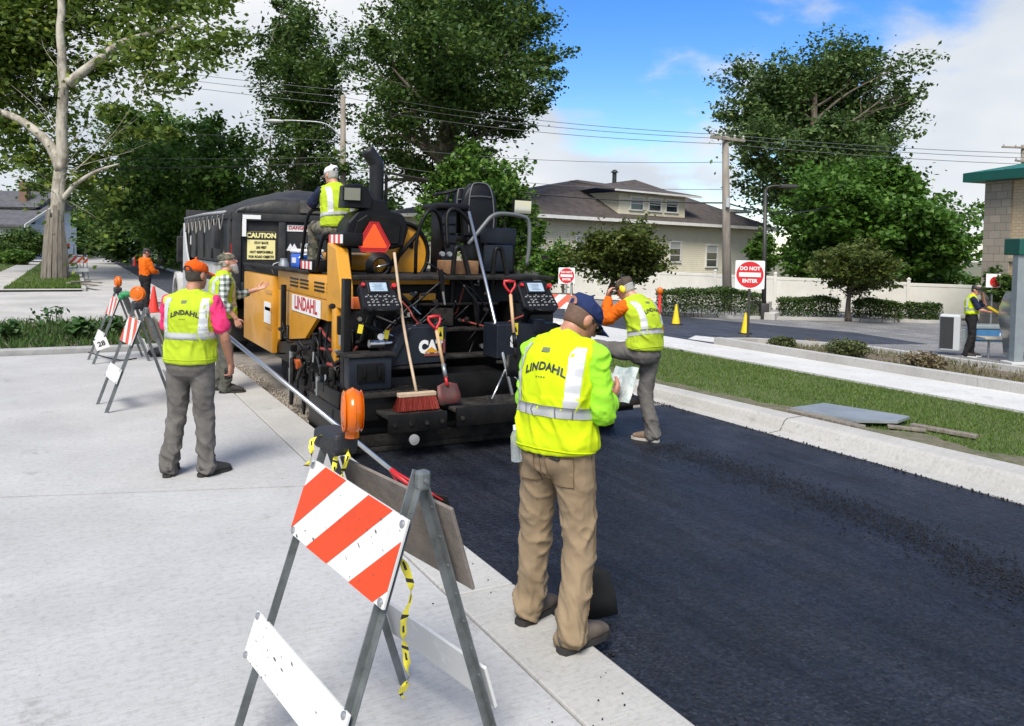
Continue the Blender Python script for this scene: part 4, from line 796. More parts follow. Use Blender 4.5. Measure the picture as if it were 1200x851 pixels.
def barricade(label, loc, yaw, w=.65, sp=.786, h=1.147, lamp='edge', slope=1.0, full=True, group=None, x0=.02, bw=None, lampyaw=0, lx=.02, rack=0):
    """A-frame barricade in its own frame: x along the boards, front at -y"""
    root = thing('barricade', label, 'barricade', loc, yaw, group, local=True); Z = Vector((0, 0, 1))
    for sx in (-1, 1):
        top = Vector((sx * w / 2, 0, h))
        for sy in (-1, 1):
            foot = Vector((sx * w / 2, sy * sp / 2, 0)); a = (top - foot).normalized(); X = Vector((1, 0, 0)); n_ = a.cross(X).normalized() * (1 if True else 1)
            M3 = Matrix((X, a.cross(X) * -1, a)).transposed(); c = (top + foot) / 2; L_ = (top - foot).length + .04; m = MB()
            o = Vector((0, sy * .006, 0)); m.box(c + o, (.036, .005, L_), M3); m.box(c + o + X * -sx * .0155 - n_ * sy * 0 + M3 @ Vector((0, .0175, 0)), (.005, .030, L_), M3)
            for k in range(9): m.cyl(foot.lerp(top, .1 + k * .1) + o - M3 @ Vector((0, .004, 0)), foot.lerp(top, .1 + k * .1) + o + M3 @ Vector((0, .0045, 0)), .006, n=7)
            m.build('leg', ANG, root, local=True)
        m = MB(); m.box(top + Z * -.01, (.042, .05, .07), None, .012); m.cyl(top + Vector((-.03, 0, -.01)), top + Vector((.03, 0, -.01)), .008, n=8); m.build('hinge', ANG, root, local=True)
    def board(sy, u0, u1, v0, v1, kind, sk=0):
        fl = Vector((-w / 2, sy * sp / 2, 0)); up = (Vector((-w / 2, 0, h)) - fl).normalized(); n_ = Vector((0, sy, 0)); n_ = (n_ - up * n_.dot(up)).normalized(); X = (Vector((1, 0, 0)) + up * sk).normalized()
        O = fl + X * u0 + up * v0 + n_ * .027; W, H = u1 - u0, v1 - v0; t = .014
        m = MB(); M3 = Matrix((X, up, n_)).transposed(); m.box(O + X * W / 2 + up * H / 2 + n_ * t / 2, (W, H, t), M3, .003)
        o = m.build('board', PLY if kind == 'back' else BWH, root, local=True)
        f = n_ * (t + .0018)
        if kind == 'stripe':
            m = MB()
            for pl in stripes(None, None, slope, 9, x0, W, H): m.poly([O + X * p[0] + up * p[1] + f for p in pl])
            m.build('stripe', ORG, o, local=True)
        if full and kind in ('stripe', 'white'):
            r = np.random.default_rng(int(W * 100 + sy + v0 * 10)); m = MB()
            for i in range(34):
                p = (W * r.random(), H * r.random()); s = .004 + .010 * r.random() ** 3; a = r.random() * 3; k = .2 + .5 * r.random()
                m.poly([O + X * (p[0] + s * math.cos(a + q) * (1 if q % 2 else 1)) + up * (p[1] + s * k * math.sin(a * .3 + q)) + n_ * (t + .003) for q in (0, 1.3, 2.4, 3.6, 5.0)])
            m.build('scuff', SCUFF, o, local=True)
            m = MB()
            for a, b in ((.02, .93), (.02, .06), (.97, .93), (.97, .06)):
                q = O + X * max(.02, min(W - .02, W * a)) + up * H * b + n_ * t; m.lathe([(.014, 0), (.014, .004), (.008, .007), (.001, .008)], q, n_, 10)
            m.build('bolt', BOLT, o, local=True)
    bw = bw or w
    rk = rack
    board(-1, -.012, w + .04, .785 + .045 * rk, 1.085 + .045 * rk, 'stripe', -.09 * rk); board(-1, -.075, w + .02, .33, .50, 'white', -.11 * rk)
    board(1, -.005, w + .08, .77 + .02 * rk, 1.105 + .02 * rk, 'back', -.05 * rk); board(1, -.03, w + .012, .19 + .04 * rk, .375 + .04 * rk, 'white', -.06 * rk)
    if lamp:
        c = Vector((-w / 2 + .055, 0, h + .02)); m = MB(); m.box(c + Vector((.0, 0, .0)), (.19, .11, .085), None, .022, 3); m.box(c + Vector((.03, .0, -.035)), (.10, .10, .03), None, .005); la = m.build('warning_lamp', BATT, root, local=True)
        Ml = Matrix.Rotation(lampyaw, 3, 'Z'); ax = Ml @ Vector((0, 1, 0)); cc = c + Vector((lx, 0, .135)); m = MB()
        m.lathe([(.012, -.042), (.05, -.040), (.075, -.030), (.086, -.014), (.088, -.004), (.092, -.003), (.092, .003), (.088, .004), (.086, .014), (.075, .030), (.05, .040), (.012, .042)], cc, ax, 30)
        for rr in (.03, .055, .078): m.lathe([(rr - .004, -.0440 + rr * .12), (rr, -.046 + rr * .12), (rr + .004, -.0430 + rr * .12)], cc, ax, 30); m.lathe([(rr - .004, .0440 - rr * .12), (rr, .046 - rr * .12), (rr + .004, .0430 - rr * .12)], cc, ax, 30)
        m.build('lens', AMBER, la, 50, local=True); m = MB(); m.cyl(c + Vector((lx, 0, .03)), c + Vector((lx, 0, .06)), .028, n=12); m.build('lens_neck', AMBER, la, local=True)
    return root
def ribbon(name, parent, pts, w, seed, local=False):
    """a hanging strip of tape with black marks"""
    r = random.Random(seed); p = crom(pts, 8); off = _W.get(parent.name, Vector((0, 0, 0))) if parent is not None and not local else Vector((0, 0, 0)); V = []; F = []; mi = []
    for i, q in enumerate(p):
        a = seed + i * .28 + .5 * math.sin(i * .9 + seed); s = Vector((math.cos(a), math.sin(a), .25 * math.sin(i * .7))) * w / 2; V += [q - s - off, q - s * .33 - off, q + s * .33 - off, q + s - off]
    for i in range(len(p) - 1):
        for k in range(3): F.append((4 * i + k, 4 * i + k + 1, 4 * i + k + 5, 4 * i + k + 4)); mi.append(1 if k == 1 and i % 4 in (1, 2) and (i // 4) % 2 == 0 or (i % 9 == 5) else 0)
    me = bpy.data.meshes.new(name); me.from_pydata([tuple(v) for v in V], [], F); me.polygons.foreach_set('material_index', mi); return link(name, me, [TAPE, TAPEK], parent, True)
bx, by, ba = .996, 2.867, -1.335
b1 = barricade('large striped barricade with an amber lamp in the foreground', (bx, by, 0), ba, lampyaw=2.72, lx=.125, x0=.145, rack=1)
Mb = Matrix.Rotation(ba, 4, 'Z'); bw_ = lambda x, y, z: Vector((x, y, z))
for k, pts in enumerate(([(-.26, -.02, 1.20), (-.31, -.08, 1.17), (-.30, -.09, 1.10), (-.33, -.10, 1.06)], [(-.24, 0, 1.20), (-.20, -.03, 1.15), (-.215, -.035, 1.08), (-.20, -.04, 1.02)], [(-.24, .02, 1.2), (-.17, 0, 1.13), (-.18, -.02, 1.05), (-.19, -.01, .98)],
    [(.28, -.05, .86), (.30, -.02, .74), (.27, -.03, .62), (.24, 0, .5), (.22, .03, .38), (.17, .04, .30), (.13, .08, .24)])):
    ribbon('caution_tape', b1, pts, .022 if k < 3 else .028, k * 1.7 + 1, True)
f2, g2 = P(112, 425), P(185, 425)
def side_on(label, foot1, foot2, **k):
    """barricade seen end-on: its two visible feet give the spread"""
    c = (foot1 + foot2) / 2; d = foot2 - foot1; yaw = math.atan2(d.y, d.x) - PI / 2; sp = d.length
    wv = Matrix.Rotation(yaw, 3, 'Z') @ Vector((1, 0, 0)); return barricade(label, c + wv * .3 * (1 if wv.dot(cF) > 0 else -1), yaw + 0, sp=sp, **k)
def second_foot(a, sp, turn):
    d = Vector((a.x, a.y, 0)).normalized(); p = Vector((d.y, -d.x, 0)); return a + (p * math.cos(turn) + d * math.sin(turn)) * sp
f3, f2 = P(127, 484), P(111, 427)
b3 = side_on('striped barricade nearest the man in the orange cap', f3, second_foot(f3, .80, .16), w=.6, h=1.16, lampyaw=1.0, slope=-1)
b2 = side_on('striped barricade with a white number card, farthest left', f2, second_foot(f2, .80, .12), w=.6, h=1.12, lampyaw=.2, slope=-1)
cd_ = PD(119, 403, 12.5); m = MB(); Mcd = Matrix.Rotation(-YAW + .4, 3, 'Z') @ Matrix.Rotation(-.35, 3, 'Y'); m.box(cd_, (.19, .006, .17), Mcd); nc = m.build('number_card', SWHITE); tag(nc, 'white number card reading 28 hung on the farthest left barricade', 'card')
lettering('28', .11, cd_ + Mcd @ Vector((0, -.005, 0)), Mcd @ Vector((1, 0, 0)), Mcd @ Vector((0, 0, 1)), TAPEK, nc, .004)
GRNC = M('green_cloth', (.03, .22, .08), .8); m = MB(); q = PD(148, 345, 12.6); m.ell(q, (.10, .09, .05)); m.ell(q + Vector((.09, .02, -.02)), (.06, .06, .04)); m.ell(q + Vector((-.07, .0, -.04)), (.05, .06, .05)); tag(m.build('cloth', GRNC, None, True), 'green cloth tied under the lamp of the farthest left barricade', 'cloth')
# barricade beyond the paver, end view with white feet
q = PD(648, 372, 16.5); q.z = gz(q.x); barricade('red and white barricade behind the blue cap and right console', q, -YAW - .2, w=.75, sp=.8, h=1.28, lamp=None, slope=1, x0=.05)
qq = PD(585, 372, 15.0); qq.z = gz(qq.x); barricade('red and white barricade half hidden behind the paver walkway', qq, -YAW - .5, w=.75, sp=.8, h=1.1, lamp=None)
far_spots = [(118, 268, 60, 'beside the planked tree, nearest'), (106, 270, 66, 'just behind the first one by the planked tree'), (95, 284, 80, 'in the far road'), (150, 288, 92, 'on the far right of the distant road')]
for x, y, d, w in far_spots[:2]:
    q = PD(x - 29, 322, d - 20); q.z = 0.02; barricade('orange and white barricade ' + w, q, -YAW + .9, w=.9, sp=.7, h=1.5, lamp='edge', full=False, group='barricades along the far road')
# ---- cones
CONE = M('cone_red', (.75, .045, .03), .5, c2=(.62, .04, .03), vs=6); CONEY = M('cone_yellow', (.80, .58, .01), .5, c2=(.70, .48, .01), vs=6); RUB = M('black_rubber', (.02, .02, .02), .7)
def cone(label, q, h, mat, base=None, grp=None, r0=None, collar=False, name='traffic_cone'):
    q = Vector(q); root = thing(name, label, 'cone', q, 0, grp); r0 = r0 or h * .2
    m = MB(); m.lathe([(r0, .03), (r0 * .98, .05), (r0 * .22, h * .97), (r0 * .2, h), (.004, h + .003)], q, n=24); m.build('body', mat, root, 50); m = MB(); m.box(q + Vector((0, 0, .018)), (r0 * 2.5, r0 * 2.5, .036), Matrix.Rotation(.4, 3, 'Z'), .01); m.build('base', base or mat, root)
    return root
cone('red traffic cone standing behind the barricade nearest the orange cap', P(181, 372, 0) if False else P(180, 366), .72, CONE)
for px, py, ht, lab in ((792, 381, 357, 'yellow warning cone left of the man in orange sleeves, near the hedge'), (873, 392, 367, 'yellow warning cone directly behind the large no-entry sign post')):
    q = PG(px, py); d_ = (q - CAMP).dot(cF); cone(lab, (q.x, q.y, gz(q.x) + .012), (py - ht) * d_ / FPX, CONEY, RUB, 'yellow cones in the parking entry')
for i, (px, py, d) in enumerate([(88, 290, 90), (100, 292, 84), (122, 291, 88), (128, 295, 76), (140, 298, 70), (158, 303, 62), (135, 292, 95), (176, 306, 58), (165, 300, 70)]):
    q = P(px, py + 9 if d < 70 else py + 6); cone('small orange cone in the row along the far road', q, .75, CONE, RUB, 'orange cones along the far road')
# amber lamp post tip beside the crouching worker
q = PD(773, 357, 24.5); z0 = gz(q.x); q = Vector((q.x, q.y, z0)); zt = PD(773, 341, 24.5).z; bc = thing('beacon_post', 'orange-topped beacon post behind the shoulder of the man in orange sleeves', 'beacon', q); m = MB(); m.cyl(q, (q.x, q.y, zt - .1), .05, n=10); m.build('post', CONE, bc); m = MB(); m.ell((q.x, q.y, zt), (.1, .1, .12)); m.build('lens', AMBER, bc, True)
# yellow bollard, bins, speaker box at the drive-through
def bollard(label, px, py, d, h, r, mat):
    q = PD(px, py, d); q.z = gz(q.x); m = MB(); m.lathe([(r, 0), (r, h - r * .6), (r * .8, h - r * .2), (.004, h)], q, n=18); tag(m.build('bollard', mat, None, 50), label, 'bollard')
bollard('yellow steel bollard in front of the tan brick wall', 1176, 378, 24.5, 1.05, .13, CONEY)
kb = PG(1112, 416); kb.z = gz(kb.x) + .1; kq = thing('speaker_box', 'grey and black drive-through speaker box on the planter kerb', 'speaker box', kb); Mk = Matrix.Rotation(-YAW - .55, 3, 'Z'); dk = (kb - CAMP).dot(cF); hk = 43 * dk / FPX; u = dk / FPX
def K(x, y, z): return kb + Mk @ Vector((x, y, z))
m = MB(); m.box(K(0, .0, hk / 2), (22 * u, .30, hk), Mk, .05, 3); m.build('case', M('case_grey', (.42, .44, .44), .45), kq)
m = MB(); m.box(K(-3 * u, -.148, hk / 2), (14 * u, .02, hk - .12), Mk, .01); m.build('front_panel', M('mesh_black', (.015, .016, .018), .6, bump=.6, bs=150), kq)
m = MB(); m.box(K(17 * u, .25, hk * .3), (9 * u, .3, hk * .6), Mk, .01); m.build('side_box', STEEL, kq)
# blue waste bin / curb cart
qb = PD(1160, 392, 23.5); qb.z = gz(qb.x); bn = thing('plastic_tote', 'long grey and blue plastic tote lying beyond the man in the black cap', 'tote', qb); ub = 23.5 / FPX
m = MB(); m.box(qb + Vector((0, 0, .2)), (42 * ub, .5, .36), Mr, .04); m.build('body', M('tote_blue', (.03, .12, .26), .5, c2=(.04, .15, .3), vs=8), bn); m = MB(); m.box(qb + Vector((0, 0, .43)), (46 * ub, .56, .12), Mr, .03); m.build('lid', STEEL, bn)
lettering('J  B:', .16, qb + Mr @ Vector((.25, -.262, .2)), Mr @ Vector((1, 0, 0)), (0, 0, 1), SWHITE, bn, .004)
# silver curved menu stand + bench
ms = PG(1184, 424); ms.z = gz(ms.x); um = (ms - CAMP).dot(cF) / FPX; mo = thing('menu_stand', 'curved silver menu stand beside the canopy post', 'menu stand', ms)
cv = [ms + rv * (a * um) + Vector((0, 0, z * um)) for a, z in ((2, 6), (-1, 30), (-6, 50), (-3, 70), (2, 82))]; m = MB(); rs = [[p + fv * y_ + rv * x_ for x_, y_ in ((-.05, -.25), (.02, -.25), (.02, .25), (-.05, .25))] for p in crom(cv, 5)]; m.rings(rs); m.build('panel', M('silver', (.55, .57, .58), .25, .8), mo); m = MB(); m.cyl(ms, ms + Vector((0, 0, .3)), .06); m.build('foot', STEEL, mo)
bq = PG(1160, 420); bq.z = gz(bq.x); ube = (bq - CAMP).dot(cF) / FPX; be = thing('low_table', 'low table with a pale top and thin grey legs beside the menu stand', 'table', bq)
m = MB(); m.box(bq + Vector((0, 0, 24 * ube)) + rv * .18, (42 * ube, .4, .05), Mr, .01); m.build('top', M('table_top', (.42, .38, .30), .6), be)
for a in (-1, 1): m = MB(); m.cyl(bq + rv * (.18 + a * .22), bq + rv * (.18 + a * .22) + Vector((0, 0, 23 * ube)), .025); m.build('leg', GALV, be)
# small no-entry face behind the shrub
q = PD(1163, 329, 25.5); m = MB(); Ms = Matrix.Rotation(-YAW - .7, 3, 'Z'); 
q.z = PD(1163, 329, 25.5).z; g0 = Vector((q.x, q.y, gz(q.x))); sg = thing('lot_sign', 'small white sign with a red disc poking out of the shrub by the building', 'sign', g0); m.cyl(g0, q, .03); m.build('post', GALV, sg)
m = MB(); m.box(q - fv * .04, (.46, .012, .44), Mr, .004); pl_ = m.build('plate', SWHITE, sg); m = MB(); m.poly([q - fv * .05 + rv * (.06 + .17 * math.cos(2 * PI * k / 32)) + Vector((0, 0, -.04 + .17 * math.sin(2 * PI * k / 32))) for k in range(32)]); m.build('disc', SRED, pl_)
# steel cover plate and planks lying on the verge
cpts = [PG(*p) for p in ((926, 484), (965, 478), (1066, 494), (1052, 500), (1004, 499))]
m = MB(); m.prism([Vector((p.x, p.y, gz(p.x) + .035)) for p in cpts], (0, 0, .03)); tag(m.build('cover_plate', M('galv_sheet', (.34, .37, .38), .4, .5, c2=(.44, .46, .46), vs=3)), 'grey metal sheet lying on the grass verge near the kerb', 'metal sheet')
def plank(label, a, b, w, t, mat):
    a, b = PG(*a), PG(*b); a.z = gz(a.x) + t / 2; b.z = gz(b.x) + t / 2; d = (b - a); m = MB(); m.box((a + b) / 2, (d.length, w, t), (0, -math.atan2(d.z, Vector((d.x, d.y, 0)).length), math.atan2(d.y, d.x)), .005); tag(m.build('plank', mat), label, 'plank')
plank('long weathered plank under the front edge of the metal sheet', (925, 483), (1010, 503), .14, .04, PL)
plank('weathered plank sticking out to the right of the metal sheet', (1068, 500), (1145, 514), .10, .04, PL)
plank('short weathered plank between the sheet and the longer one', (1040, 501), (1085, 506), .10, .03, PL)
# litter of lumber by the planked tree
for i, (a, b) in enumerate((((85, 331), (118, 333)), ((90, 334), (112, 338)), ((80, 336), (104, 334)))):
    a, b = P(*a), P(*b); d = b - a; m = MB(); m.box((a + b) / 2 + Vector((0, 0, .06 + .05 * i)), (d.length, .2, .05), (0, 0, math.atan2(d.y, d.x))); tag(m.build('lumber', PL), 'pale board lying in the loose pile right of the planked tree', 'board', 'loose boards by the planked tree')
m = MB(); q = P(190, 417); m.ell(q + Vector((0, 0, .07)), (.26, .16, .09), 18, 10, Matrix.Rotation(.5, 3, 'Z')); m.ell(q + Vector((.16, -.08, .05)), (.12, .12, .06)); tag(m.build('sandbag', M('bag_black', (.015, .016, .018), .8, bump=.5, bs=18), None, True), 'black sandbag lying on the pavement behind the man in the orange cap', 'sandbag')
m = MB(); m.tube([P(*p, .012) for p in ((78, 413), (96, 411), (118, 417), (140, 422), (160, 420))], .010, 6, 6); tag(m.build('cord', M('cord_black', (.02, .02, .02), .6), None, True), 'thin black cord lying on the pavement by the verge kerb', 'cord')
# ------------------------------------------------------------------ asphalt paver (street coordinates; rear towards the camera)
YEL = M('paver_yellow', (.58, .26, .014), .40, c2=(.34, .16, .022), vs=3.5, lo=.52, hi=.85, coat=.15, bump=.04, bs=8)
BLKP = M('paver_black', (.0035, .0036, .0042), .42, c2=(.010, .0095, .009), vs=5, bump=.1, bs=30, spec=.18)
BLUB = M('paint_blueblack', (.010, .0125, .020), .36, c2=(.017, .021, .029), vs=3, spec=.22)
DIRT = M('dusty_steel', (.010, .0095, .009), .8, c2=(.045, .04, .035), vs=6, bump=.4, bs=40, spec=.2, lo=.42, hi=.75)
HOSE = M('hose_black', (.004, .004, .005), .42, spec=.3); PLAS = M('plastic_black', (.006, .0065, .0085), .48, spec=.2, bump=.12, bs=220)
CHR = M('chrome_rod', (.55, .56, .57), .18, 1.0); SCR = M('screen_glow', (.34, .42, .50), .15, c2=(.24, .32, .42), vs=14, emit=.08); KEYW = M('key_white', (.5, .5, .5), .5); REDP = M('red_paint', (.42, .015, .018), .45)
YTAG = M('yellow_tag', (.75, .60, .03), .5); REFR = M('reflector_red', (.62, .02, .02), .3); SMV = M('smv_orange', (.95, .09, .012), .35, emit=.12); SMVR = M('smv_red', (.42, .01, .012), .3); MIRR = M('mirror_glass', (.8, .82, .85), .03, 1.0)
pv = thing('asphalt_paver', 'yellow and black tracked asphalt paver laying the fresh mat', 'paver', (3.9, 7.0, -.1))
def pb(name, mat, *boxes, bev=.012, parent=None):
    m = MB()
    for lo, hi in boxes: m.b2(lo, hi, bev)
    return m.build(name, mat, parent or pv, 40)
def pt(name, mat, pts, r, parent=None, sm=5, n=9):
    m = MB(); m.tube(pts, r, n, sm); return m.build(name, mat, parent or pv, True)
# rear walkways and screed
def lip(x0, x1, y0, zt, zb):
    o = pb('walkway', DIRT, ((x0, y0, zt - .035), (x1, y0 + .52, zt)), bev=.006)
    l = pb('lip', BLKP, ((x0 + .002, y0 - .03, zb), (x1 - .002, y0 + .012, zt + .012)), bev=.006, parent=o)
    m = MB()
    for k in range(4):
        x = x0 + .06 + (x1 - x0 - .12) * k / 3; m.cyl((x, y0 - .032, (zt + zb) / 2), (x, y0 - .046, (zt + zb) / 2), .022, n=6)
    m.build('bolt', DIRT, o); return o
w1 = lip(2.58, 3.18, 7.0, .36, .20); w2 = lip(3.29, 5.45, 7.02, .37, .20)
m = MB(); m.lathe([(.05, 0), (.05, .02), (.02, .025), (.001, .026)], (2.83, 6.96, .13), (0, -1, 0), 18); m.build('end_cap', M('grey_cap', (.25, .25, .25), .5), pv)
pb('screed', BLKP, ((2.36, 7.5, -.075), (5.45, 8.25, .16)), ((2.4, 7.46, .16), (5.4, 8.15, .34)), ((2.42, 7.62, .34), (5.38, 8.1, .62)))
pb('screed_plate', DIRT, ((2.30, 7.4, -.078), (5.5, 7.52, -.02)), ((2.30, 7.4, -.02), (5.5, 7.44, .10)))
pb('end_gate', BLKP, ((2.285, 7.2, -.07), (2.325, 8.7, .34)), ((2.29, 7.6, .34), (2.33, 8.4, .5)))
st_ = pb('step', DIRT, ((2.34, 7.28, .485), (3.12, 7.62, .53)), bev=.006); pb('riser', BLKP, ((2.36, 7.33, .26), (3.10, 7.36, .482)), bev=.004, parent=st_)
m = MB()
for k in range(9): m.box((2.42 + k * .08, 7.45, .533), (.03, .22, .006), (0, 0, .5))
m.build('tread', BLKP, st_)
hb_ = pb('heater_box', BLUB, ((2.34, 7.44, .535), (2.78, 7.62, .86)), bev=.02); pb('latch', BLKP, ((2.42, 7.42, .62), (2.70, 7.445, .80)), ((2.47, 7.40, .66), (2.50, 7.42, .78)), ((2.62, 7.40, .66), (2.65, 7.42, .78)), bev=.006, parent=hb_)
pb('box_lid', DIRT, ((2.30, 7.42, .862), (2.82, 7.75, .89)), bev=.006, parent=hb_)
# logo panel with its diagonal brace (left) and the mirrored one (right)
def logo_panel(x0, x1, sgn, y0):
    m = MB(); zt, zb = 1.13, .74
    pl = [(x0 if sgn > 0 else x1, zb), (x0 + .12 * sgn if sgn > 0 else x1 - .12, zt - .06), (x0 + .22 if sgn > 0 else x1 - .22, zt), (x1 if sgn > 0 else x0, zt), (x1 if sgn > 0 else x0, zb + .02)]
    m.prism([(x, y0, z) for x, z in pl], (0, .34, 0)); o = m.build('side_panel', BLUB, pv, bev=.008)
    m = MB(); a = (x0 - .06 if sgn > 0 else x1 + .06); b = (x0 + .14 if sgn > 0 else x1 - .14); m.prism([(a, y0 - .03, zb - .02), (a + .05 * sgn, y0 - .03, zb - .02), (b + .06 * sgn, y0 - .03, zt - .02), (b, y0 - .03, zt - .02)], (0, .06, 0)); m.build('brace', BLUB, o)
    pb('trim', DIRT, ((min(x0, x1), y0 - .02, zb - .03), (max(x0, x1), y0 + .02, zb)), bev=.004, parent=o); return o
lpn = logo_panel(2.80, 3.42, 1, 7.56); rpn = logo_panel(4.02, 5.0, -1, 7.56)
lettering('CAT', .17, (3.25, 7.556, .92), (1, 0, 0), (0, 0, 1), M('logo_white', (.72, .72, .70), .4), lpn, .012, .82)
m = MB(); m.poly([(3.17, 7.553, .865), (3.33, 7.553, .865), (3.25, 7.553, .925)]); m.build('emblem', YEL, lpn); m = MB(); m.b2((3.17, 7.550, .83), (3.40, 7.555, .855)); m.b2((3.375, 7.550, .83), (3.40, 7.555, 1.0)); m.build('badge_edge', M('badge_brown', (.20, .05, .035), .5), lpn)
lettering('S', .17, (4.22, 7.556, .94), (1, 0, 0), (0, 0, 1), _M['logo_white'], rpn, .012, .9)
for x, z, par in ((3.345, 1.06, lpn), (4.24, 1.08, rpn)):
    m = MB(); m.box((x, 7.552, z), (.06, .006, .13)); t_ = m.build('warning_tag', YTAG, par); m = MB(); m.poly([(x - .02, 7.546, z - .03), (x + .02, 7.546, z - .03), (x, 7.546, z + .03)]); m.build('tag_symbol', BLKP, t_)
# control consoles on arms
def console(c, s):
    c = Vector(c); tilt = Matrix.Rotation(-.62, 3, 'X'); N_ = tilt @ Vector((0, -1, 0)); X = Vector((1, 0, 0)); Z = tilt @ Vector((0, 0, 1)); m = MB(); M3 = Matrix((X, -N_, Z)).transposed()
    pl = [(-.15, .19), (.13, .19), (.17, .15), (.22, -.12), (.17, -.19), (-.13, -.19), (-.20, -.14), (-.20, .14)]
    m.prism([c + X * a * s + Z * b * s + N_ * .045 for a, b in pl], N_ * -.10); o = m.build('console', PLAS, pv, bev=.012)
    m = MB(); m.box(c + Z * .095 * s + N_ * .048, (.235 * s, .012, .15 * s), M3, .008); be_ = m.build('bezel', BLKP, o)
    m = MB(); m.box(c + Z * .095 * s + N_ * .056 + X * .0, (.185 * s, .006, .105 * s), M3); sc = m.build('screen', SCR, o)
    m = MB()
    for k in range(5): m.box(c + Z * (.065 + .016 * k) * s + N_ * .0595 - X * (.01 * (k % 3)) * s, ((.11 - .02 * (k % 2)) * s, .001, .005 * s), M3)
    m.build('readout', M('readout_dark', (.06, .09, .11), .4), sc)
    m = MB(); m.cyl(c + X * .165 * s + Z * .10 * s + N_ * .045, c + X * .165 * s + Z * .10 * s + N_ * .085, .026 * s, n=14); m.build('stop_button', REDP, o, 40)
    m = MB(); m.cyl(c - X * .165 * s + Z * .12 * s + N_ * .045, c - X * .165 * s + Z * .12 * s + N_ * .075, .02 * s, n=12); m.build('knob', REDP, o, 40)
    m = MB(); r = random.Random(3)
    for j in range(4):
        for i in range(7):
            if r.random() < .8: m.box(c + X * (-.15 + .05 * i + .006 * j) * s + Z * (-.02 - .035 * j) * s + N_ * .049, (.026 * s, .012, .018 * s), M3, .003)
    m.build('button', KEYW if False else M('key_grey', (.16, .165, .17), .5), o)
    m = MB()
    for i in range(6): m.box(c + X * (-.13 + .05 * i) * s + Z * (-.005 - .07 * (i % 2)) * s + N_ * .058, (.012 * s, .003, .006 * s), M3)
    m.build('key_legend', KEYW, o)
    pt('handle', BLKP, [c + X * .20 * s - Z * .14 * s + N_ * .04, c + X * .10 * s - Z * .22 * s + N_ * .10, c - X * .04 * s - Z * .22 * s + N_ * .10, c - X * .10 * s - Z * .17 * s + N_ * .05], .014, o)
    pt('arm', BLKP, [c - N_ * .05, c + Vector((-.02, .12, -.18)), c + Vector((-.05, .22, -.36)), c + Vector((-.05, .3, -.46))], .04, o)
    return o
console((2.665, 7.55, 1.44), .95); console((4.52, 7.6, 1.42), 1.05)
pb('cup_box', BLUB, ((4.47, 7.55, 1.02), (4.62, 7.7, 1.17)))
# tractor body
eng = pb('engine_side', YEL, ((2.50, 8.75, 1.33), (3.0, 11.25, 1.60)), bev=.02)
m = MB(); m.prism([(2.505, 11.25, .62), (2.505, 9.75, .80), (2.505, 9.2, 1.10), (2.505, 8.75, 1.10), (2.505, 8.75, 1.328), (2.505, 11.25, 1.328)], (.05, 0, 0)); lp_ = m.build('lower_panel', YEL, eng)
m = MB()
for y0 in (10.55, 9.35):
    for k in range(3): m.b2((2.494, y0 - .45, 1.41 + .045 * k), (2.5, y0 - .02, 1.432 + .045 * k)); m.b2((2.494, y0 - .95, 1.41 + .045 * k), (2.5, y0 - .55, 1.432 + .045 * k))
m.build('louvre', BLKP, eng)
m = MB(); m.b2((2.498, 9.05, 1.10), (2.5, 10.42, 1.31)); nm = m.build('name_plate', SWHITE, eng)
lettering('LINDAHL', .225, (2.4965, 9.735, 1.205), (0, -1, 0), (0, 0, 1), M('letter_red', (.45, .015, .02), .5), nm, .008, 1.16)
hp_ = pb('hopper_side', YEL, ((2.44, 11.3, .42), (2.56, 13.4, 1.50)), bev=.015)
pb('top_rail', DIRT, ((2.42, 9.6, 1.602), (2.60, 13.4, 1.64)), bev=.006, parent=hp_)
m = MB()
for z in (.75, 1.0, 1.25): m.b2((2.43, 11.32, z), (2.445, 11.75, z + .05))
m.build('rib', YEL, hp_)
m = MB(); m.b2((2.43, 11.4, .82), (2.439, 11.8, 1.12)); m.build('sticker', SWHITE, hp_)
hr_ = pb('hopper_side', YEL, ((5.2, 11.3, .42), (5.32, 13.4, 1.50)), bev=.015)
pb('hopper_floor', DIRT, ((2.5, 11.3, .40), (5.3, 13.4, .55)))
m = MB(); r = random.Random(9)
m.prism([(2.56, 11.35, .55), (5.2, 11.35, .55), (4.6, 11.35, 1.35), (3.2, 11.35, 1.35)], (0, 1.6, 0)); m.build('asphalt_load', ASPH, pv)
pb('guard_post', BLKP, ((2.40, 10.55, .7), (2.46, 10.62, 1.42)), bev=.004)
# yellow rear fender and uprights
m = MB(); m.prism([(2.48, 8.55, 1.28), (2.48, 8.20, 1.28), (2.48, 8.22, 1.50), (2.48, 8.42, 1.92), (2.48, 8.74, 1.98), (2.48, 8.74, 1.28)], (.14, 0, 0)); m.build('fender', YEL, pv, bev=.01)
pb('upright', YEL, ((2.47, 8.35, .62), (2.58, 8.5, 1.279)), bev=.008); pb('upright', BLKP, ((2.36, 7.68, .30), (2.43, 7.80, 1.62)), bev=.006)
pb('cross_beam', YEL, ((2.62, 8.55, 1.52), (3.95, 8.68, 1.62)), ((2.9, 8.5, 1.34), (3.7, 8.6, 1.42)), bev=.008)
pb('bulkhead', BLKP, ((2.62, 8.72, .30), (5.15, 9.15, 1.58)), bev=.02)
pb('frame', BLKP, ((2.62, 9.15, .30), (5.15, 12.2, 1.3)), bev=.02)
pb('deck', DIRT, ((2.62, 8.3, 1.583), (5.2, 11.2, 1.63)), bev=.008)
pb('engine_hood', YEL, ((3.0, 9.7, 1.63), (4.1, 11.1, 1.85)), bev=.05)
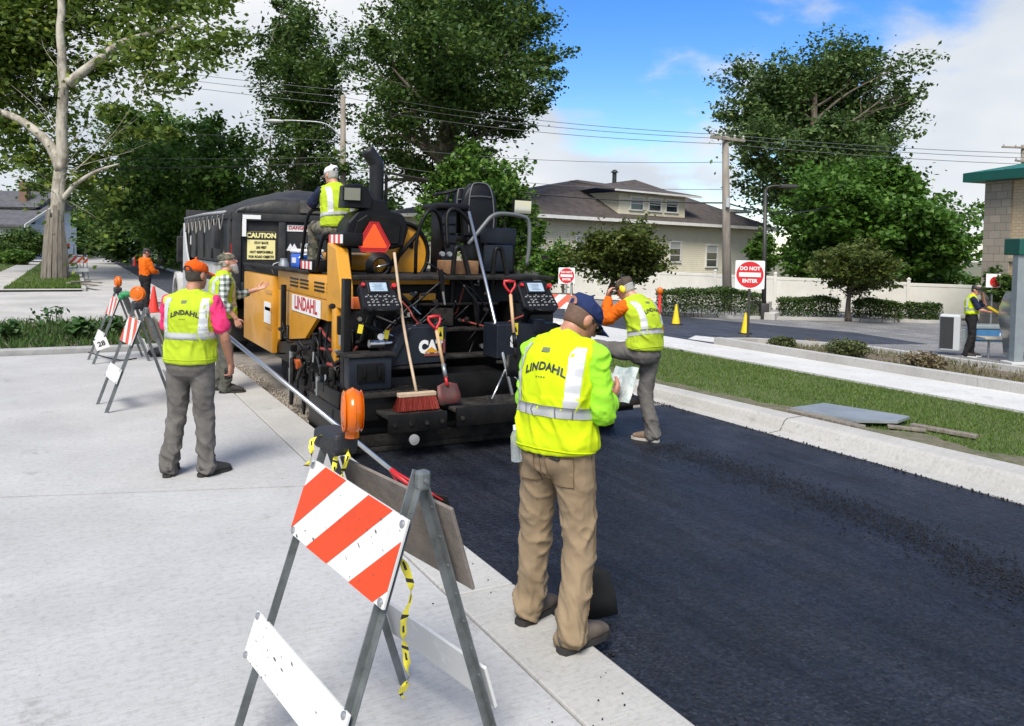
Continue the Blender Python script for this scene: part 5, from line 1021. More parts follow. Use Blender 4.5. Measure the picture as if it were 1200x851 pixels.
# round yellow cowl seen between the stations
m = MB(); pl = [(3.36, 1.56), (3.90, 1.56), (4.0, 1.72), (4.02, 1.92), (3.95, 2.10), (3.82, 2.22), (3.62, 2.26), (3.36, 2.26)]
m.prism([(x, 9.55, z) for x, z in pl], (0, .5, 0)); cw = m.build('cowl', YEL, pv, bev=.012)
m = MB(); m.tube([(x, 9.53, z) for x, z in pl[1:]] , .028, 8, 4); m.build('cowl_edge', BLKP, cw, True)
m = MB(); m.tube([(3.42, 9.5, 1.62), (3.86, 9.5, 2.12)], .03, 6); m.tube([(3.58, 9.5, 1.72), (3.72, 9.5, 2.2)], .02, 6); m.build('strap', BLKP, cw)
m = MB(); m.box((3.80, 9.545, 1.98), (.05, .006, .10)); m.build('warning_tag', BLKP, cw)
# tow arm, tracks, auger
m = MB(); m.prism([(2.52, 7.7, .62), (2.52, 8.4, .80), (2.52, 9.4, .82), (2.52, 12.0, .50), (2.52, 12.0, .36), (2.52, 9.4, .62), (2.52, 8.4, .62), (2.52, 7.7, .45)], (.08, 0, 0)); m.build('tow_arm', BLKP, pv, bev=.008)
def track(x):
    m = MB(); pl = []
    for k in range(40):
        a = 2 * PI * k / 40; y = (1.05 if math.cos(a) > 0 else -1.05) + .36 * math.cos(a); pl.append((x - .18, 10.6 + y, .26 + .36 * math.sin(a)))
    m.prism(pl, (.36, 0, 0)); o = m.build('track', RUB, pv); w = MB()
    for y in (9.55, 10.1, 10.65, 11.2, 11.65): w.cyl((x - .21, y, .2), (x - .16, y, .2), .24 if y in (9.55, 11.65) else .16, n=20)
    w.build('wheel', DIRT, o, 40); return o
track(2.92); track(4.85)
m = MB(); hz_ = []
for k in range(120): a = k * .33; hz_.append((2.4 + 3.0 * k / 120, 8.55 + .17 * math.cos(a), .14 + .17 * math.sin(a)))
m.tube(hz_, .03, 5); m.cyl((2.35, 8.55, .14), (5.4, 8.55, .14), .06); m.build('auger', DIRT, pv)
# operator station, left: shroud, mirror, slow-moving-vehicle triangle
m = MB(); pl = [(2.74, 1.96), (2.80, 2.22), (2.92, 2.36), (3.02, 2.38), (3.04, 2.52), (3.26, 2.50), (3.30, 2.38), (3.48, 2.34), (3.54, 2.22), (3.50, 1.96), (3.36, 1.92), (2.86, 1.92)]
m.prism([(x, 9.02, z) for x, z in pl], (0, .42, 0)); sh = m.build('console_shroud', PLAS, pv, bev=.02)
m = MB(); m.prism([(x, 8.985, z) for x, z in ((2.84, 1.98), (2.90, 2.24), (3.02, 2.32), (3.34, 2.30), (3.44, 2.22), (3.42, 1.98))], (0, .03, 0)); m.build('shroud_cover', BLKP, sh, bev=.01)
m = MB(); m.rings([[(x, 9.0 + dy, z) for x, z in ((2.76 + i_, 2.40), (3.08 - i_ * .6, 2.40), (3.10 - i_, 2.52), (3.04 - i_, 2.64), (2.90, 2.68 - i_), (2.78 + i_, 2.66 - i_))] for dy, i_ in ((.0, .02), (.03, 0), (.30, 0), (.34, .02))]); m.build('mirror_housing', PLAS, sh, 40)
m = MB(); m.box((2.83, 8.985, 2.55), (.215, .02, .165), (0, 0, -.08), .008); mi_ = m.build('mirror_frame', BLKP, sh); m = MB(); m.box((2.83, 8.972, 2.55), (.185, .008, .14), (.06, 0, -.08)); m.build('mirror_glass', MIRR, sh)
tc_ = Vector((3.09, 8.94, 2.03)); tr_ = lambda k, q: tuple(tc_ + Vector((math.sin(a) * k, 0, math.cos(a) * k)) + Vector((0, q, 0)) for a in ())
def smv(s, cut):
    out = []
    for i in range(3):
        a = i * 2 * PI / 3; v = Vector((math.sin(a), 0, math.cos(a))); t = Vector((math.cos(a), 0, -math.sin(a))); out += [tc_ + v * s - t * cut, tc_ + v * s + t * cut]
    return out
m = MB(); m.prism(smv(.192, .046), (0, .012, 0)); tri = m.build('slow_vehicle_triangle', SMVR, pv); m = MB(); m.poly([p + Vector((0, -.002, 0)) for p in smv(.176, .010)][::1]); m.build('triangle_face', SMV, tri)
m = MB()
q = smv(.201, .050); m.tube(q + [q[0]], .006, 5); m.build('triangle_rim', SWHITE if False else REFR, tri)
m = MB()
for k in range(5): m.tube([(3.14 + (.15 - .012 * k) * math.cos(a), 8.9 - .015 * k, 1.72 + (.15 - .012 * k) * math.sin(a)) for a in np.linspace(0, 2 * PI, 25)], .016, 6)
m.build('hose_coil', HOSE, pv, True); pt('coil_tie', CHR, [(3.05, 8.80, 1.70), (3.22, 8.80, 1.75)], .010, sm=0)
# exhaust
pt('exhaust_pipe', M('exhaust_black', (.009, .010, .012), .45, spec=.25, c2=(.02, .021, .024), vs=4), [(3.39, 9.75, 1.9), (3.39, 9.75, 2.4), (3.39, 9.75, 2.8), (3.39, 9.75, 2.95), (3.385, 9.75, 3.0), (3.36, 9.75, 3.04), (3.32, 9.75, 3.09), (3.26, 9.75, 3.17)], .092, sm=3, n=18)
pt('exhaust_guard', BLKP, [(3.50, 9.70, 2.0), (3.505, 9.70, 2.6), (3.50, 9.70, 2.9)], .02)
# handrails (black tube)
RAIL = BLKP
for pts in ([(2.55, 10.2, 1.62), (2.56, 10.05, 2.10), (2.60, 9.95, 2.36), (2.75, 9.9, 2.40), (3.0, 9.9, 2.40)], [(2.52, 9.35, 1.63), (2.55, 9.2, 2.02), (2.62, 9.15, 2.1)],
            [(3.60, 8.9, 1.63), (3.60, 8.85, 2.1), (3.75, 8.85, 2.4), (3.95, 9.0, 2.3), (4.05, 9.1, 1.9)]):
    pt('handrail', RAIL, pts, .022)
for x0, x1 in ((3.92, 4.12), (4.45, 4.62)): pt('handrail', RAIL, [(x0, 8.5, .95), (x0 - .02, 8.5, 1.4), (x0 + .01, 8.5, 1.88), (x0 + .06, 8.5, 1.96), (x0 + .12, 8.5, 1.90), (x1 + .04, 8.45, 1.4), (x1 + .10, 8.42, 1.0)], .030)
pt('handrail', RAIL, [(4.02, 8.9, 1.95), (4.05, 9.0, 2.36), (4.20, 9.0, 2.42), (4.42, 9.0, 2.20), (4.62, 9.0, 1.95), (4.66, 9.0, 1.8)], .026)
pt('handrail', M('rail_grey', (.10, .11, .115), .4), [(4.30, 8.9, 2.0), (4.52, 8.9, 2.26), (4.62, 8.9, 2.36), (4.75, 8.9, 2.40), (5.05, 8.9, 2.38), (5.16, 8.9, 2.30), (5.17, 8.9, 2.0), (5.14, 8.9, 1.75)], .026)
# striped marker blocks
for c in ((2.52, 9.72, 1.70), (2.56, 8.62, 2.02)):
    o = pb('marker_block', BLKP, ((c[0] - .02, c[1] - .28, c[2] - .07), (c[0] + .2, c[1] + .28, c[2] + .07)), bev=.008); m = MB(); w = MB()
    for k in range(6): (m if k % 2 else w).b2((c[0] - .026, c[1] - .26 + .087 * k, c[2] - .045), (c[0] - .0205, c[1] - .26 + .087 * (k + 1) - .004, c[2] + .05))
    m.build('red_band', REFR, o); w.build('white_band', SWHITE, o)
# operator station, right
def seat_back(c, w, h, lean, name='seat'):
    c = Vector(c); rs = []
    for t, ww, dy in ((0, .92, 0), (.3, 1, -.02), (.65, .95, -.03), (.88, .78, -.03), (1, .45, -.01)):
        z = c.z + h * t; rs.append([Vector((c.x + w / 2 * ww * sx * (1 - .08 * (abs(sy) == 1)), c.y + lean * t + dy + .07 * sy, z)) for sx, sy in ((-1, -.6), (-.8, -1), (.8, -1), (1, -.6), (1, .6), (.8, 1), (-.8, 1), (-1, .6))])
    m = MB(); m.rings(rs); o = m.build(name, M('seat_vinyl', (.007, .008, .010), .45, spec=.2, bump=.08, bs=120), pv, 60)
    pt('piping', M('piping_grey', (.09, .095, .10), .5), [r[1] + Vector((0, -.004, 0)) for r in rs] + [r[2] + Vector((0, -.004, 0)) for r in rs[::-1]], .009, o, 3)
    pt('stitch', M('piping_grey'), [rs[2][1] + Vector((.01, -.006, .06)), (rs[2][1] + rs[2][2]) / 2 + Vector((0, -.02, .07)), rs[2][2] + Vector((-.01, -.006, .06))], .006, o, 3); return o
seat_back((4.66, 9.35, 2.12), .50, .68, .06); seat_back((4.50, 9.62, 2.15), .22, .58, .02, 'seat')
pb('seat_cushion', M('seat_vinyl'), ((4.46, 9.3, 2.02), (4.98, 9.85, 2.14)), bev=.05)
pb('seat_base', BLKP, ((4.55, 9.05, 1.63), (5.05, 9.6, 2.02)), bev=.02)
pb('back_panel', BLUB, ((4.50, 8.97, 2.02), (5.02, 9.01, 2.22)), bev=.012); pb('back_panel', BLUB, ((4.56, 8.975, 1.66), (4.98, 9.015, 2.0)), bev=.012)
pb('dash', PLAS, ((4.02, 9.2, 2.44), (4.46, 9.75, 2.52)), bev=.03); pb('dash_column', PLAS, ((4.10, 9.25, 1.62), (4.30, 9.65, 2.44)), bev=.03)
m = MB()
for k in range(5): m.b2((4.10, 9.235, 1.78 + .12 * k), (4.28, 9.252, 1.87 + .12 * k))
m.build('column_grille', BLUB, pv)
m = MB(); m.tube([Vector((4.40, 9.75, 2.70)) + Vector((.20 * math.cos(a), .17 * math.sin(a), .05 * math.cos(a))) for a in np.linspace(0, 2 * PI, 29)], .018, 8); m.tube([(4.22, 9.75, 2.66), (4.58, 9.75, 2.74)], .014, 6); sw_ = m.build('steering_wheel', PLAS, pv, True); pt('steering_column', PLAS, [(4.40, 9.75, 2.70), (4.34, 9.72, 2.48)], .03, sw_, 0)
m = MB(); m.box((5.28, 9.3, 2.52), (.30, .03, .20), (.05, 0, .1), .012); mr_ = m.build('mirror_frame', BLKP, pv); m = MB(); m.box((5.28, 9.28, 2.52), (.27, .012, .17), (.05, 0, .1)); m.build('mirror_glass', MIRR, mr_); pt('mirror_arm', BLKP, [(5.2, 9.3, 2.36), (5.24, 9.32, 2.42), (5.26, 9.32, 2.5)], .014, mr_)
# steps up the middle and clutter
for z, y in ((.72, 8.0), (1.0, 8.2), (1.28, 8.45)): pb('stair_tread', DIRT, ((3.46, y, z), (4.5, y + .26, z + .03)), bev=.005)
pb('side_cabinet', BLKP, ((4.66, 8.3, .66), (5.2, 8.72, 1.3)), bev=.02); pb('side_cabinet', BLKP, ((2.60, 8.25, .84), (2.95, 8.7, 1.25)), bev=.02)
pb('crate', M('deck_crate', (.16, .075, .035), .8, c2=(.24, .13, .06), vs=8), ((3.9, 8.6, 1.635), (4.3, 8.95, 1.80)), bev=.01)
pb('valve_block', DIRT, ((3.62, 8.35, 1.05), (3.86, 8.5, 1.25)), bev=.01); pb('valve_block', DIRT, ((3.0, 8.3, 1.2), (3.3, 8.5, 1.32)), bev=.01)
# hoses, cylinders, fittings
r = random.Random(21)
def rp(x0, x1, y0, y1, z0, z1): return Vector((r.uniform(x0, x1), r.uniform(y0, y1), r.uniform(z0, z1)))
for k in range(46):
    if k < 18: a, b = rp(2.35, 2.6, 7.7, 9.2, .2, 1.15), rp(2.38, 2.75, 7.8, 9.4, .15, 1.2)
    elif k < 34: a, b = rp(2.6, 3.6, 7.9, 8.6, .85, 1.6), rp(2.6, 3.7, 7.9, 8.6, .7, 1.5)
    else: a, b = rp(3.5, 4.9, 8.2, 8.7, .8, 1.9), rp(3.5, 4.9, 8.1, 8.7, .7, 1.6)
    mid = (a + b) / 2 + rp(-.1, .1, -.12, .05, -.22, .1); pt('hose', HOSE if k % 7 else M('hose_red', (.20, .03, .02), .5), [a, a.lerp(mid, .6) + rp(-.04, .04, -.04, .04, -.04, .04), mid, b], r.choice((.011, .014, .019)), sm=5, n=6)
for a, b, q in (((2.42, 8.0, 1.22), (2.44, 8.05, .92), .04), ((2.40, 8.9, .95), (2.40, 8.95, .62), .032), ((2.55, 7.7, 1.16), (2.9, 7.72, 1.02), .028), ((3.05, 8.2, 1.5), (3.4, 8.25, 1.2), .03), ((2.62, 7.68, .96), (2.86, 7.68, .96), .045), ((3.66, 8.3, 1.7), (3.72, 8.3, 1.3), .03), ((2.36, 8.3, .16), (2.36, 8.3, .6), .03), ((2.36, 8.6, .05), (2.36, 8.6, .55), .026)):
    m = MB(); a, b = Vector(a), Vector(b); m.cyl(a, a.lerp(b, .62), q, n=14); o = m.build('cylinder', BLKP if q != .045 else CHR, pv, 40); m = MB(); m.cyl(a.lerp(b, .6), b, q * .55, n=12); m.build('rod', CHR, o, 40)
for k in range(34):
    p = rp(2.36, 3.4, 7.72, 8.3, .55, 1.45) if k < 22 else rp(3.5, 4.9, 8.0, 8.5, .8, 1.9); m = MB(); s = r.uniform(.012, .03)
    if k % 3: m.cyl(p, p + Vector((0, -.05, 0)), s, n=8)
    else: m.box(p, (s * 3, .03, s * 1.6), (0, r.uniform(-.6, .6), 0), .004)
    m.build('fitting', r.choice((CHR, DIRT, DIRT, GALV, BLUB)), pv)
for k in range(30):
    a = rp(2.30, 2.5, 7.75, 10.2, .28, .95); b = a + rp(-.03, .12, -.5, .5, -.35, .25); b.z = max(b.z, .02); pt('hose', HOSE, [a, a.lerp(b, .4) + rp(-.05, .02, -.05, .05, -.12, .05), b], r.choice((.012, .016, .022)), sm=5, n=6)
for k in range(12):
    y = 7.8 + k * .2; x = 2.31 + .05 * (k % 3); m = MB(); m.cyl((x, y, .02), (x, y + r.uniform(-.05, .05), r.uniform(.3, .75)), r.choice((.016, .024, .035)), n=9); m.build('rod', r.choice((DIRT, BLKP, GALV)), pv, 40)
for k in range(8):
    c = rp(2.30, 2.42, 7.8, 9.8, .15, .85); s_ = rp(.04, .09, .05, .16, .04, .12); m = MB(); m.box(c, s_, None, .008); m.build('bracket', r.choice((DIRT, BLKP, BLUB)), pv)
for p in ((2.52, 7.66, 1.12), (2.78, 7.62, 1.06)): m = MB(); m.box(p, (.05, .006, .09), (0, .2, 0)); m.build('warning_tag', YTAG, pv)
m = MB(); m.lathe([(.034, 0), (.034, .012), (.001, .014)], (2.72, 7.62, 1.04), (0, -1, 0), 16); m.build('dial', SWHITE, pv)
m = MB()
for k in range(7): x = 2.36; y = 7.75 + k * .17; m.tube([(x, y, .42 + .1 * (k % 2)), (x - .01, y + .02, .1), (x, y, -.04)], .022, 6)
m.build('chain_guard', DIRT, pv)
pb('orange_marker', M('paver_orange', (.6, .12, .02), .6), ((2.41, 9.75, .42), (2.5, 9.95, .52)), ((2.52, 7.9, 1.30), (2.62, 8.0, 1.42)), bev=.006)
# ------------------------------------------------------------------ tools and things carried on the paver
WOOD = M('tool_wood', (.42, .26, .13), .65, c2=(.52, .35, .2), vs=5, stretch=(6, 6, .5)); WOODP = M('wood_pale', (.50, .38, .26), .7, c2=(.40, .29, .19), vs=6)
BRIS = leafmat('bristle_red', (.26, .035, .025), (.46, .085, .06), None, .1, .6); ALU = M('aluminium', (.62, .63, .63), .32, .9, c2=(.50, .51, .51), vs=8)
c = Vector((2.925, 7.14, .37)); br = thing('push_broom', 'push broom with red bristles standing on the paver walkway', 'broom', c)
m = MB(); m.box(c + Vector((0, 0, .155)), (.385, .075, .04), None, .006); bk = m.build('head', WOODP, br)
rg = np.random.default_rng(4); V = []; F = []
for i in range(2600):
    u_, v_ = rg.uniform(-.188, .188), rg.uniform(-.034, .034); a = np.array(c) + (u_, v_, .137); b = np.array(c) + (u_ * 1.14 + rg.normal() * .012, v_ * 1.5 + rg.normal() * .010, .002 + .012 * rg.random()); s = np.array((.0022, .0012, 0)) ; k = len(V); V += [a - s, a + s, b + s * 1.2, b - s * 1.2]; F.append((k, k + 1, k + 2, k + 3))
pymesh('bristle', V, F, BRIS, bk)
pt_ = lambda nm, mat, pts, rr, par, sm=4, n=10: pt(nm, mat, pts, rr, par, sm, n)
pt_('handle', WOODP, [c + Vector((0, .0, .16)), c + Vector((-.035, .30, .82)), c + Vector((-.06, .52, 1.52))], .0145, br)
def dshovel(label, foot, top, blade):
    foot, top = Vector(foot), Vector(top); ro = thing('shovel', label, 'shovel', foot); d = (top - foot).normalized(); X = Vector((1, 0, 0)); X = (X - d * X.dot(d)).normalized(); L_ = (top - foot).length
    g0 = top - d * .13; m = MB(); m.tube([g0 - d * .10, g0, g0 + d * .06 + X * .05, top + X * .062, top - X * .062, g0 + d * .06 - X * .05, g0], .014, 8, 2); m.tube([top + X * .07, top - X * .07], .016, 8); m.build('grip', REDP, ro, True)
    pt('handle', WOOD, [g0 - d * .02, foot + d * (L_ * .42)], .018, ro, 0, 10); pt('socket', GALV if blade else BLKP, [foot + d * (L_ * .45), foot + d * (L_ * .3)], .021, ro, 0, 10); pt('neck', REDP if blade else DIRT, [foot + d * (L_ * .31), foot + d * (L_ * .2)], .016, ro, 0, 10)
    N_ = d.cross(X); m = MB(); rs = []
    for t, w, cv_ in ((.24, .03, .0), (.21, .11, .01), (.1, .125, .02), (.0, .12, .012)): rs.append([foot + d * L_ * t + X * w * s + N_ * (cv_ * (1 - s * s) + o_) for o_ in (0,) for s in (-1, -.5, 0, .5, 1)] + [foot + d * L_ * t + X * w * s + N_ * (cv_ * (1 - s * s) + .006) for s in (1, .5, 0, -.5, -1)])
    m.rings(rs); m.build('blade', M('blade_red', (.11, .02, .018), .6, c2=(.05, .045, .04), vs=7) if blade else BLKP, ro, True)
dshovel('red D-handled shovel standing beside the white logo on the paver', (3.30, 7.16, .40), (3.245, 7.50, 1.24), True)
dshovel('red D-handled shovel hung upright beside the right control console', (4.08, 7.2, .62), (4.15, 7.55, 1.60), False)
def lute(label, head, top, bw_, hx, mat, brace=True, redhead=False):
    head, top = Vector(head), Vector(top); ro = thing('asphalt_lute', label, 'lute', head); d = (top - head).normalized(); X = Vector(hx).normalized()
    pt('handle', mat, [head + d * .02, top], .0185, ro, 0, 12)
    m = MB(); Zb = X.cross(d).normalized(); M3 = Matrix((X, Zb, X.cross(Zb))).transposed(); m.box(head, (bw_, .008, .09), M3, .002); m.build('blade', DIRT, ro)
    if brace:
        for s in (-1, 1): pt('brace', mat if not redhead else REDP, [head + X * bw_ * .40 * s, head + d * .36], .0105, ro, 0, 8)
    if redhead: pt('socket', REDP, [head + d * .02, head + d * .34], .022, ro, 0, 10)
    return ro
lute('silver asphalt lute leaning upright against the right handrail', (4.04, 7.22, .40), (4.30, 8.9, 2.40), .62, (1, 0, 0), ALU)
# cooler on the deck
cq = Vector((2.77, 10.75, 1.63)); co = thing('cooler', 'blue cooler with a white lid on the paver deck', 'cooler', cq); CBL = M('cooler_blue', (.015, .10, .55), .4, c2=(.02, .12, .6), vs=4)
m = MB(); m.box(cq + Vector((0, 0, .105)), (.34, .42, .21), None, .03, 3); m.build('body', CBL, co, 40); m = MB(); m.box(cq + Vector((0, 0, .235)), (.36, .445, .055), None, .022, 3); m.build('lid', SWHITE, co, 40)
pt('handle', SWHITE, [cq + Vector((-.16, -.215, .14)), cq + Vector((-.09, -.24, .19)), cq + Vector((.09, -.24, .19)), cq + Vector((.16, -.215, .14))], .012, co)
m = MB(); m.box(cq + Vector((-.17, 0, .11)), (.01, .2, .07)); m.build('label_panel', SWHITE, co)
q = Vector((2.66, 11.6, 1.45)); jg = thing('water_jug', 'grey steel jug standing left of the blue cooler', 'jug', q); m = MB(); m.lathe([(.07, 0), (.075, .02), (.075, .22), (.05, .27), (.05, .30), (.001, .30)], q, n=18); m.build('body', GALV, jg, 40); pt('handle', GALV, [q + Vector((-.07, 0, .05)), q + Vector((-.15, 0, .10)), q + Vector((-.15, 0, .2)), q + Vector((-.07, 0, .24))], .012, jg)
# ------------------------------------------------------------------ dump truck backed up to the paver
TKB = M('truck_black', (.010, .012, .016), .55, spec=.22, c2=(.034, .033, .031), vs=2.5, bump=.15, bs=12); TKD = M('truck_dark', (.018, .02, .025), .6, spec=.22, c2=(.045, .044, .042), vs=3); TARP = M('tarp', (.007, .0075, .008), .5, c2=(.028, .027, .025), vs=2.2, bump=.5, bs=7); TWH = M('truck_white', (.48, .48, .47), .5, c2=(.30, .285, .26), vs=2)
tk = thing('dump_truck', 'black dump truck with a domed tarpaulin backed against the paver', 'dump truck', (3.65, 14.2, -.1))
x0, x1, y0, y1, zb, zt = 2.36, 4.96, 14.1, 20.3, 1.25, 2.47
bed = None
def tb_(name, mat, *bx, parent=None, bev=.012):
    m = MB()
    for lo, hi in bx: m.b2(lo, hi, bev)
    return m.build(name, mat, parent or tk, 40)
tg = tb_('tailgate', TKB, ((x0 + .06, y0, zb - .1), (x1 - .06, y0 + .06, zt - .06)))
m = MB(); fr = [(x0, zb - .15, x0 + .14, zt), (x1 - .14, zb - .15, x1, zt), (x0 + .14, zt - .13, x1 - .14, zt)]
for a, b, c_, d_ in fr: m.b2((a, y0 - .06, b), (c_, y0 + .04, d_), .012)
for xx in (3.19,): m.b2((xx - .06, y0 - .05, zb - .1), (xx + .06, y0 - .002, zt - .132), .01)
m.b2((x0 + .142, y0 - .045, zb - .1), (x1 - .142, y0 - .003, zb + .04), .01); m.build('tailgate_frame', TKD, tg, 40)
m = MB(); m.prism([(x0 + .2, y0 - .004, zb + .25), (x0 + .75, y0 - .004, zb - .05), (x0 + .85, y0 - .004, zb - .05), (x0 + .2, y0 - .004, zb + .36)], (0, -.06, 0)); m.prism([(x1 - .2, y0 - .004, zb + .25), (x1 - .75, y0 - .004, zb - .05), (x1 - .85, y0 - .004, zb - .05), (x1 - .2, y0 - .004, zb + .36)], (0, -.06, 0)); m.build('chute_edge', TKD, tg)
# retro-reflective corner, signs and lettering
m = MB(); m.b2((x0 + .16, y0 - .066, zt - .10), (x0 + .46, y0 - .0605, zt - .03)); m.b2((x0 + .16 - .003, y0 - .0662, zt - .40), (x0 + .16 + .06, y0 - .006, zt - .102)); m.build('corner_reflector', SWHITE, tg)
m = MB(); m.b2((x0 + .25, y0 - .009, 1.68), (x0 + .72, y0 - .002, 2.16)); sg_ = m.build('caution_sign', M('sign_yellow', (.80, .72, .32), .5), tg)
m = MB(); m.b2((x0 + .252, y0 - .0115, 2.02), (x0 + .718, y0 - .0095, 2.158)); m.build('header', TKB, sg_)
lettering('CAUTION', .112, (x0 + .485, y0 - .014, 2.09), (1, 0, 0), (0, 0, 1), _M['sign_yellow'], sg_, .006, .98)
for k, s in enumerate(('STAY BACK', '200 FEET', 'NOT RESPONSIBLE', 'FOR ROAD OBJECTS')): lettering(s, .056, (x0 + .485, y0 - .0125, 1.965 - .08 * k), (1, 0, 0), (0, 0, 1), TKB, sg_, .003, .82)
m = MB(); m.prism([(3.27 + a, y0 - .006, 1.84 + b) for a, b in ((0, 0), (.07, .13), (.105, .065), (.14, .13), (.21, 0), (.15, 0), (.13, .045), (.105, .0), (.075, .045), (.06, 0))], (0, -.004, 0)); m.build('emblem', SWHITE, tg)
lettering('MTM', .17, (3.70, y0 - .012, 1.905), (1, 0, 0), (0, 0, 1), M('letter_silver', (.45, .46, .47), .5), tg, .006, 1.0)
m = MB(); m.b2((3.28, y0 - .01, 2.18), (3.68, y0 - .003, 2.29)); rp_ = m.build('plate', SWHITE, tg); lettering('DANGER', .085, (3.48, y0 - .013, 2.24), (1, 0, 0), (0, 0, 1), M('letter_red'), rp_, .003, 1)
m = MB(); m.b2((x0 - .012, y0 + .02, 1.62), (x0 + .05, y0 + .1, 1.95)); m.build('tail_light', M('tail_red', (.35, .015, .015), .3), tg)
# sides
sd_ = tb_('bed_side', TKB, ((x0, y0 + .08, zb + .35), (x0 + .07, y1, zt)), ((x1 - .07, y0 + .08, zb), (x1, y1, zt)))
tb_('side_rail', TKD, ((x0 - .05, y0 + .1, zt - .1), (x0 + .1, y1, zt + .02)), ((x0 - .04, y0 + .06, zb + .2), (x0 + .02, y0 + .22, zt)), parent=sd_)
m = MB()
for k in range(5): y = y0 + 1.0 + k * 1.1; m.b2((x0 - .035, y, zb + .4), (x0 + .002, y + .1, zt - .1), .008)
m.build('stake', TKB, sd_)
m = MB()
for k in range(9):
    y = y0 + .5 + k * .62; m.tube([(x0 - .06, y, zt - .02), (x0 - .08, y + .2, zt - .28 - .05 * (k % 2)), (x0 - .06, y + .5, zt - .08)], .012, 5, 4)
m.build('tarp_rope', M('rope_grey', (.25, .24, .22), .9), sd_)
tb_('vibrator_box', TKD, ((x0 - .14, y0 + 1.0, zt - .62), (x0 - .02, y0 + 1.35, zt - .2)), parent=sd_)
m = MB(); m.box((x0 - .012, y0 + 1.6, zb + .78), (.01, .9, .12), (0, 0, 0)); m.build('red_sticker', M('faded_red', (.22, .035, .025), .7), sd_)
tb_('lower_panel', TWH, ((x0 + .05, y0 + .5, .62), (x0 + .13, y1 - 1.2, 1.58)), bev=.01)
m = MB(); m.b2((x0 - .01, y1 - .9, 1.9), (x0 + .0, y1 - .75, 2.1)); m.build('side_marker', SWHITE, sd_)
# curved white bulkhead at the front of the bed
m = MB(); pl = [(y1, .85), (y1 - 1.7, .85), (y1 - 1.5, 1.15), (y1 - 1.1, 1.45), (y1 - .6, 1.75), (y1 - .28, 2.1), (y1 - .12, 2.40), (y1, 2.40)]; m.prism([(x0 - .03, a, b) for a, b in pl], (-.04, 0, 0)); m.build('front_wing', M('wing_grey', (.50, .51, .52), .4, .2), tk, bev=.006)
tb_('bed_floor', TKD, ((x0 + .05, y0 + .05, zb - .05), (x1 - .05, y1, zb + .1)))
tb_('headboard', TKB, ((x0, y1, zb), (x1, y1 + .1, zt + .25)))
# tarpaulin: domed over the load
nx, ny = 21, 34; V = []; F = []
for j in range(ny):
    t = j / (ny - 1); y = y0 - .03 + (y1 - y0 + .05) * t; h = .46 * (1 - .55 * t) * min(1, .42 + t * 6)
    for i in range(nx):
        u = i / (nx - 1); s = math.sin(PI * u) ** .8; x = x0 - .02 + (x1 - x0 + .04) * u; z = zt + .03 + h * s + .035 * fbm(Vector((x * 1.5, y * 1.2, 0))) * s * 2
        if i in (0, nx - 1): z -= .14
        V.append((x, y, z))
F = [(j * nx + i, j * nx + i + 1, (j + 1) * nx + i + 1, (j + 1) * nx + i) for j in range(ny - 1) for i in range(nx - 1)]
k = len(V); 
for i in range(nx): V.append((V[i][0], y0 + .02, min(V[i][2], zt - .02)))
F += [(i + 1, i, k + i, k + i + 1) for i in range(nx - 1)]
pymesh('tarpaulin', V, F, TARP, tk, True)
m = MB(); m.tube([(x0 - .03, y0 + .5, zt + .02), (x0 - .04, y0 + 3, zt + .05), (x0 - .03, y1, zt + .04)], .03, 8); m.build('tarp_roll', M('tarp_grey', (.32, .33, .34), .6, c2=(.2, .2, .2), vs=6), tk, True)
m = MB(); m.b2((3.5, y0 - .055, zt + .04), (4.2, y0 + .0, zt + .26), .0); m.build('tarp_patch', M('dusty_patch', (.10, .095, .085), .9, c2=(.05, .05, .05), vs=8), tk)
# chassis, wheels, cab
tb_('chassis', TKB, ((3.2, 14.6, .45), (4.1, 24.0, .9)))
def wheel(x, y, r_, w, nm='wheel'):
    m = MB(); m.lathe([(r_ * .6, -w / 2), (r_ * .92, -w / 2), (r_, -w * .36), (r_, w * .36), (r_ * .92, w / 2), (r_ * .6, w / 2)], (x, y, r_ - .1), (1, 0, 0), 28); o = m.build(nm, RUB, tk, 40)
    m = MB(); s = -1 if x < 3.6 else 1; m.lathe([(r_ * .6, 0), (r_ * .55, .03), (r_ * .35, -.06), (r_ * .2, .02), (.001, .03)], (x + s * w * .46, y, r_ - .1), (s, 0, 0), 20); m.build('rim', M('rim_steel', (.4, .4, .4), .4, .6), o, 40)
for y in (15.9, 17.3): wheel(2.66, y, .52, .5); wheel(4.66, y, .52, .5)
wheel(2.62, 22.9, .52, .32); wheel(4.7, 22.9, .52, .32)
tb_('mud_flap', RUB, ((2.42, 15.2, .15), (2.95, 15.22, .75)))
tb_('cab', TWH, ((2.85, 20.6, .8), (4.45, 22.1, 2.4)), bev=.12); tb_('rear_window', GLASS, ((3.1, 20.585, 1.7), (4.2, 20.602, 2.15)), bev=.0)
tb_('hood', TWH, ((2.95, 22.05, .8), (4.35, 24.1, 1.45)), bev=.1)
m = MB()
for x in (2.40, 4.46):
    pl = [(22.9 + .72 * math.cos(a), .42 + .74 * math.sin(a)) for a in np.linspace(0, PI, 13)] + [(22.9 + .58 * math.cos(a), .42 + .58 * math.sin(a)) for a in np.linspace(PI, 0, 13)]; m.prism([(x, a, b) for a, b in pl], (.5, 0, 0))
m.build('fender', TWH, tk)
tb_('fuel_tank', CHR, ((2.55, 20.5, .3), (3.0, 21.6, .85)), bev=.1)
m = MB(); m.tube([(2.40, 21.4, 1.2), (2.36, 21.3, 1.4), (2.36, 21.3, 2.2), (2.55, 21.5, 2.3)], .025, 7, 4); m.b2((2.26, 21.22, 1.45), (2.46, 21.38, 2.1), .03); m.build('side_mirror', TKB, tk)
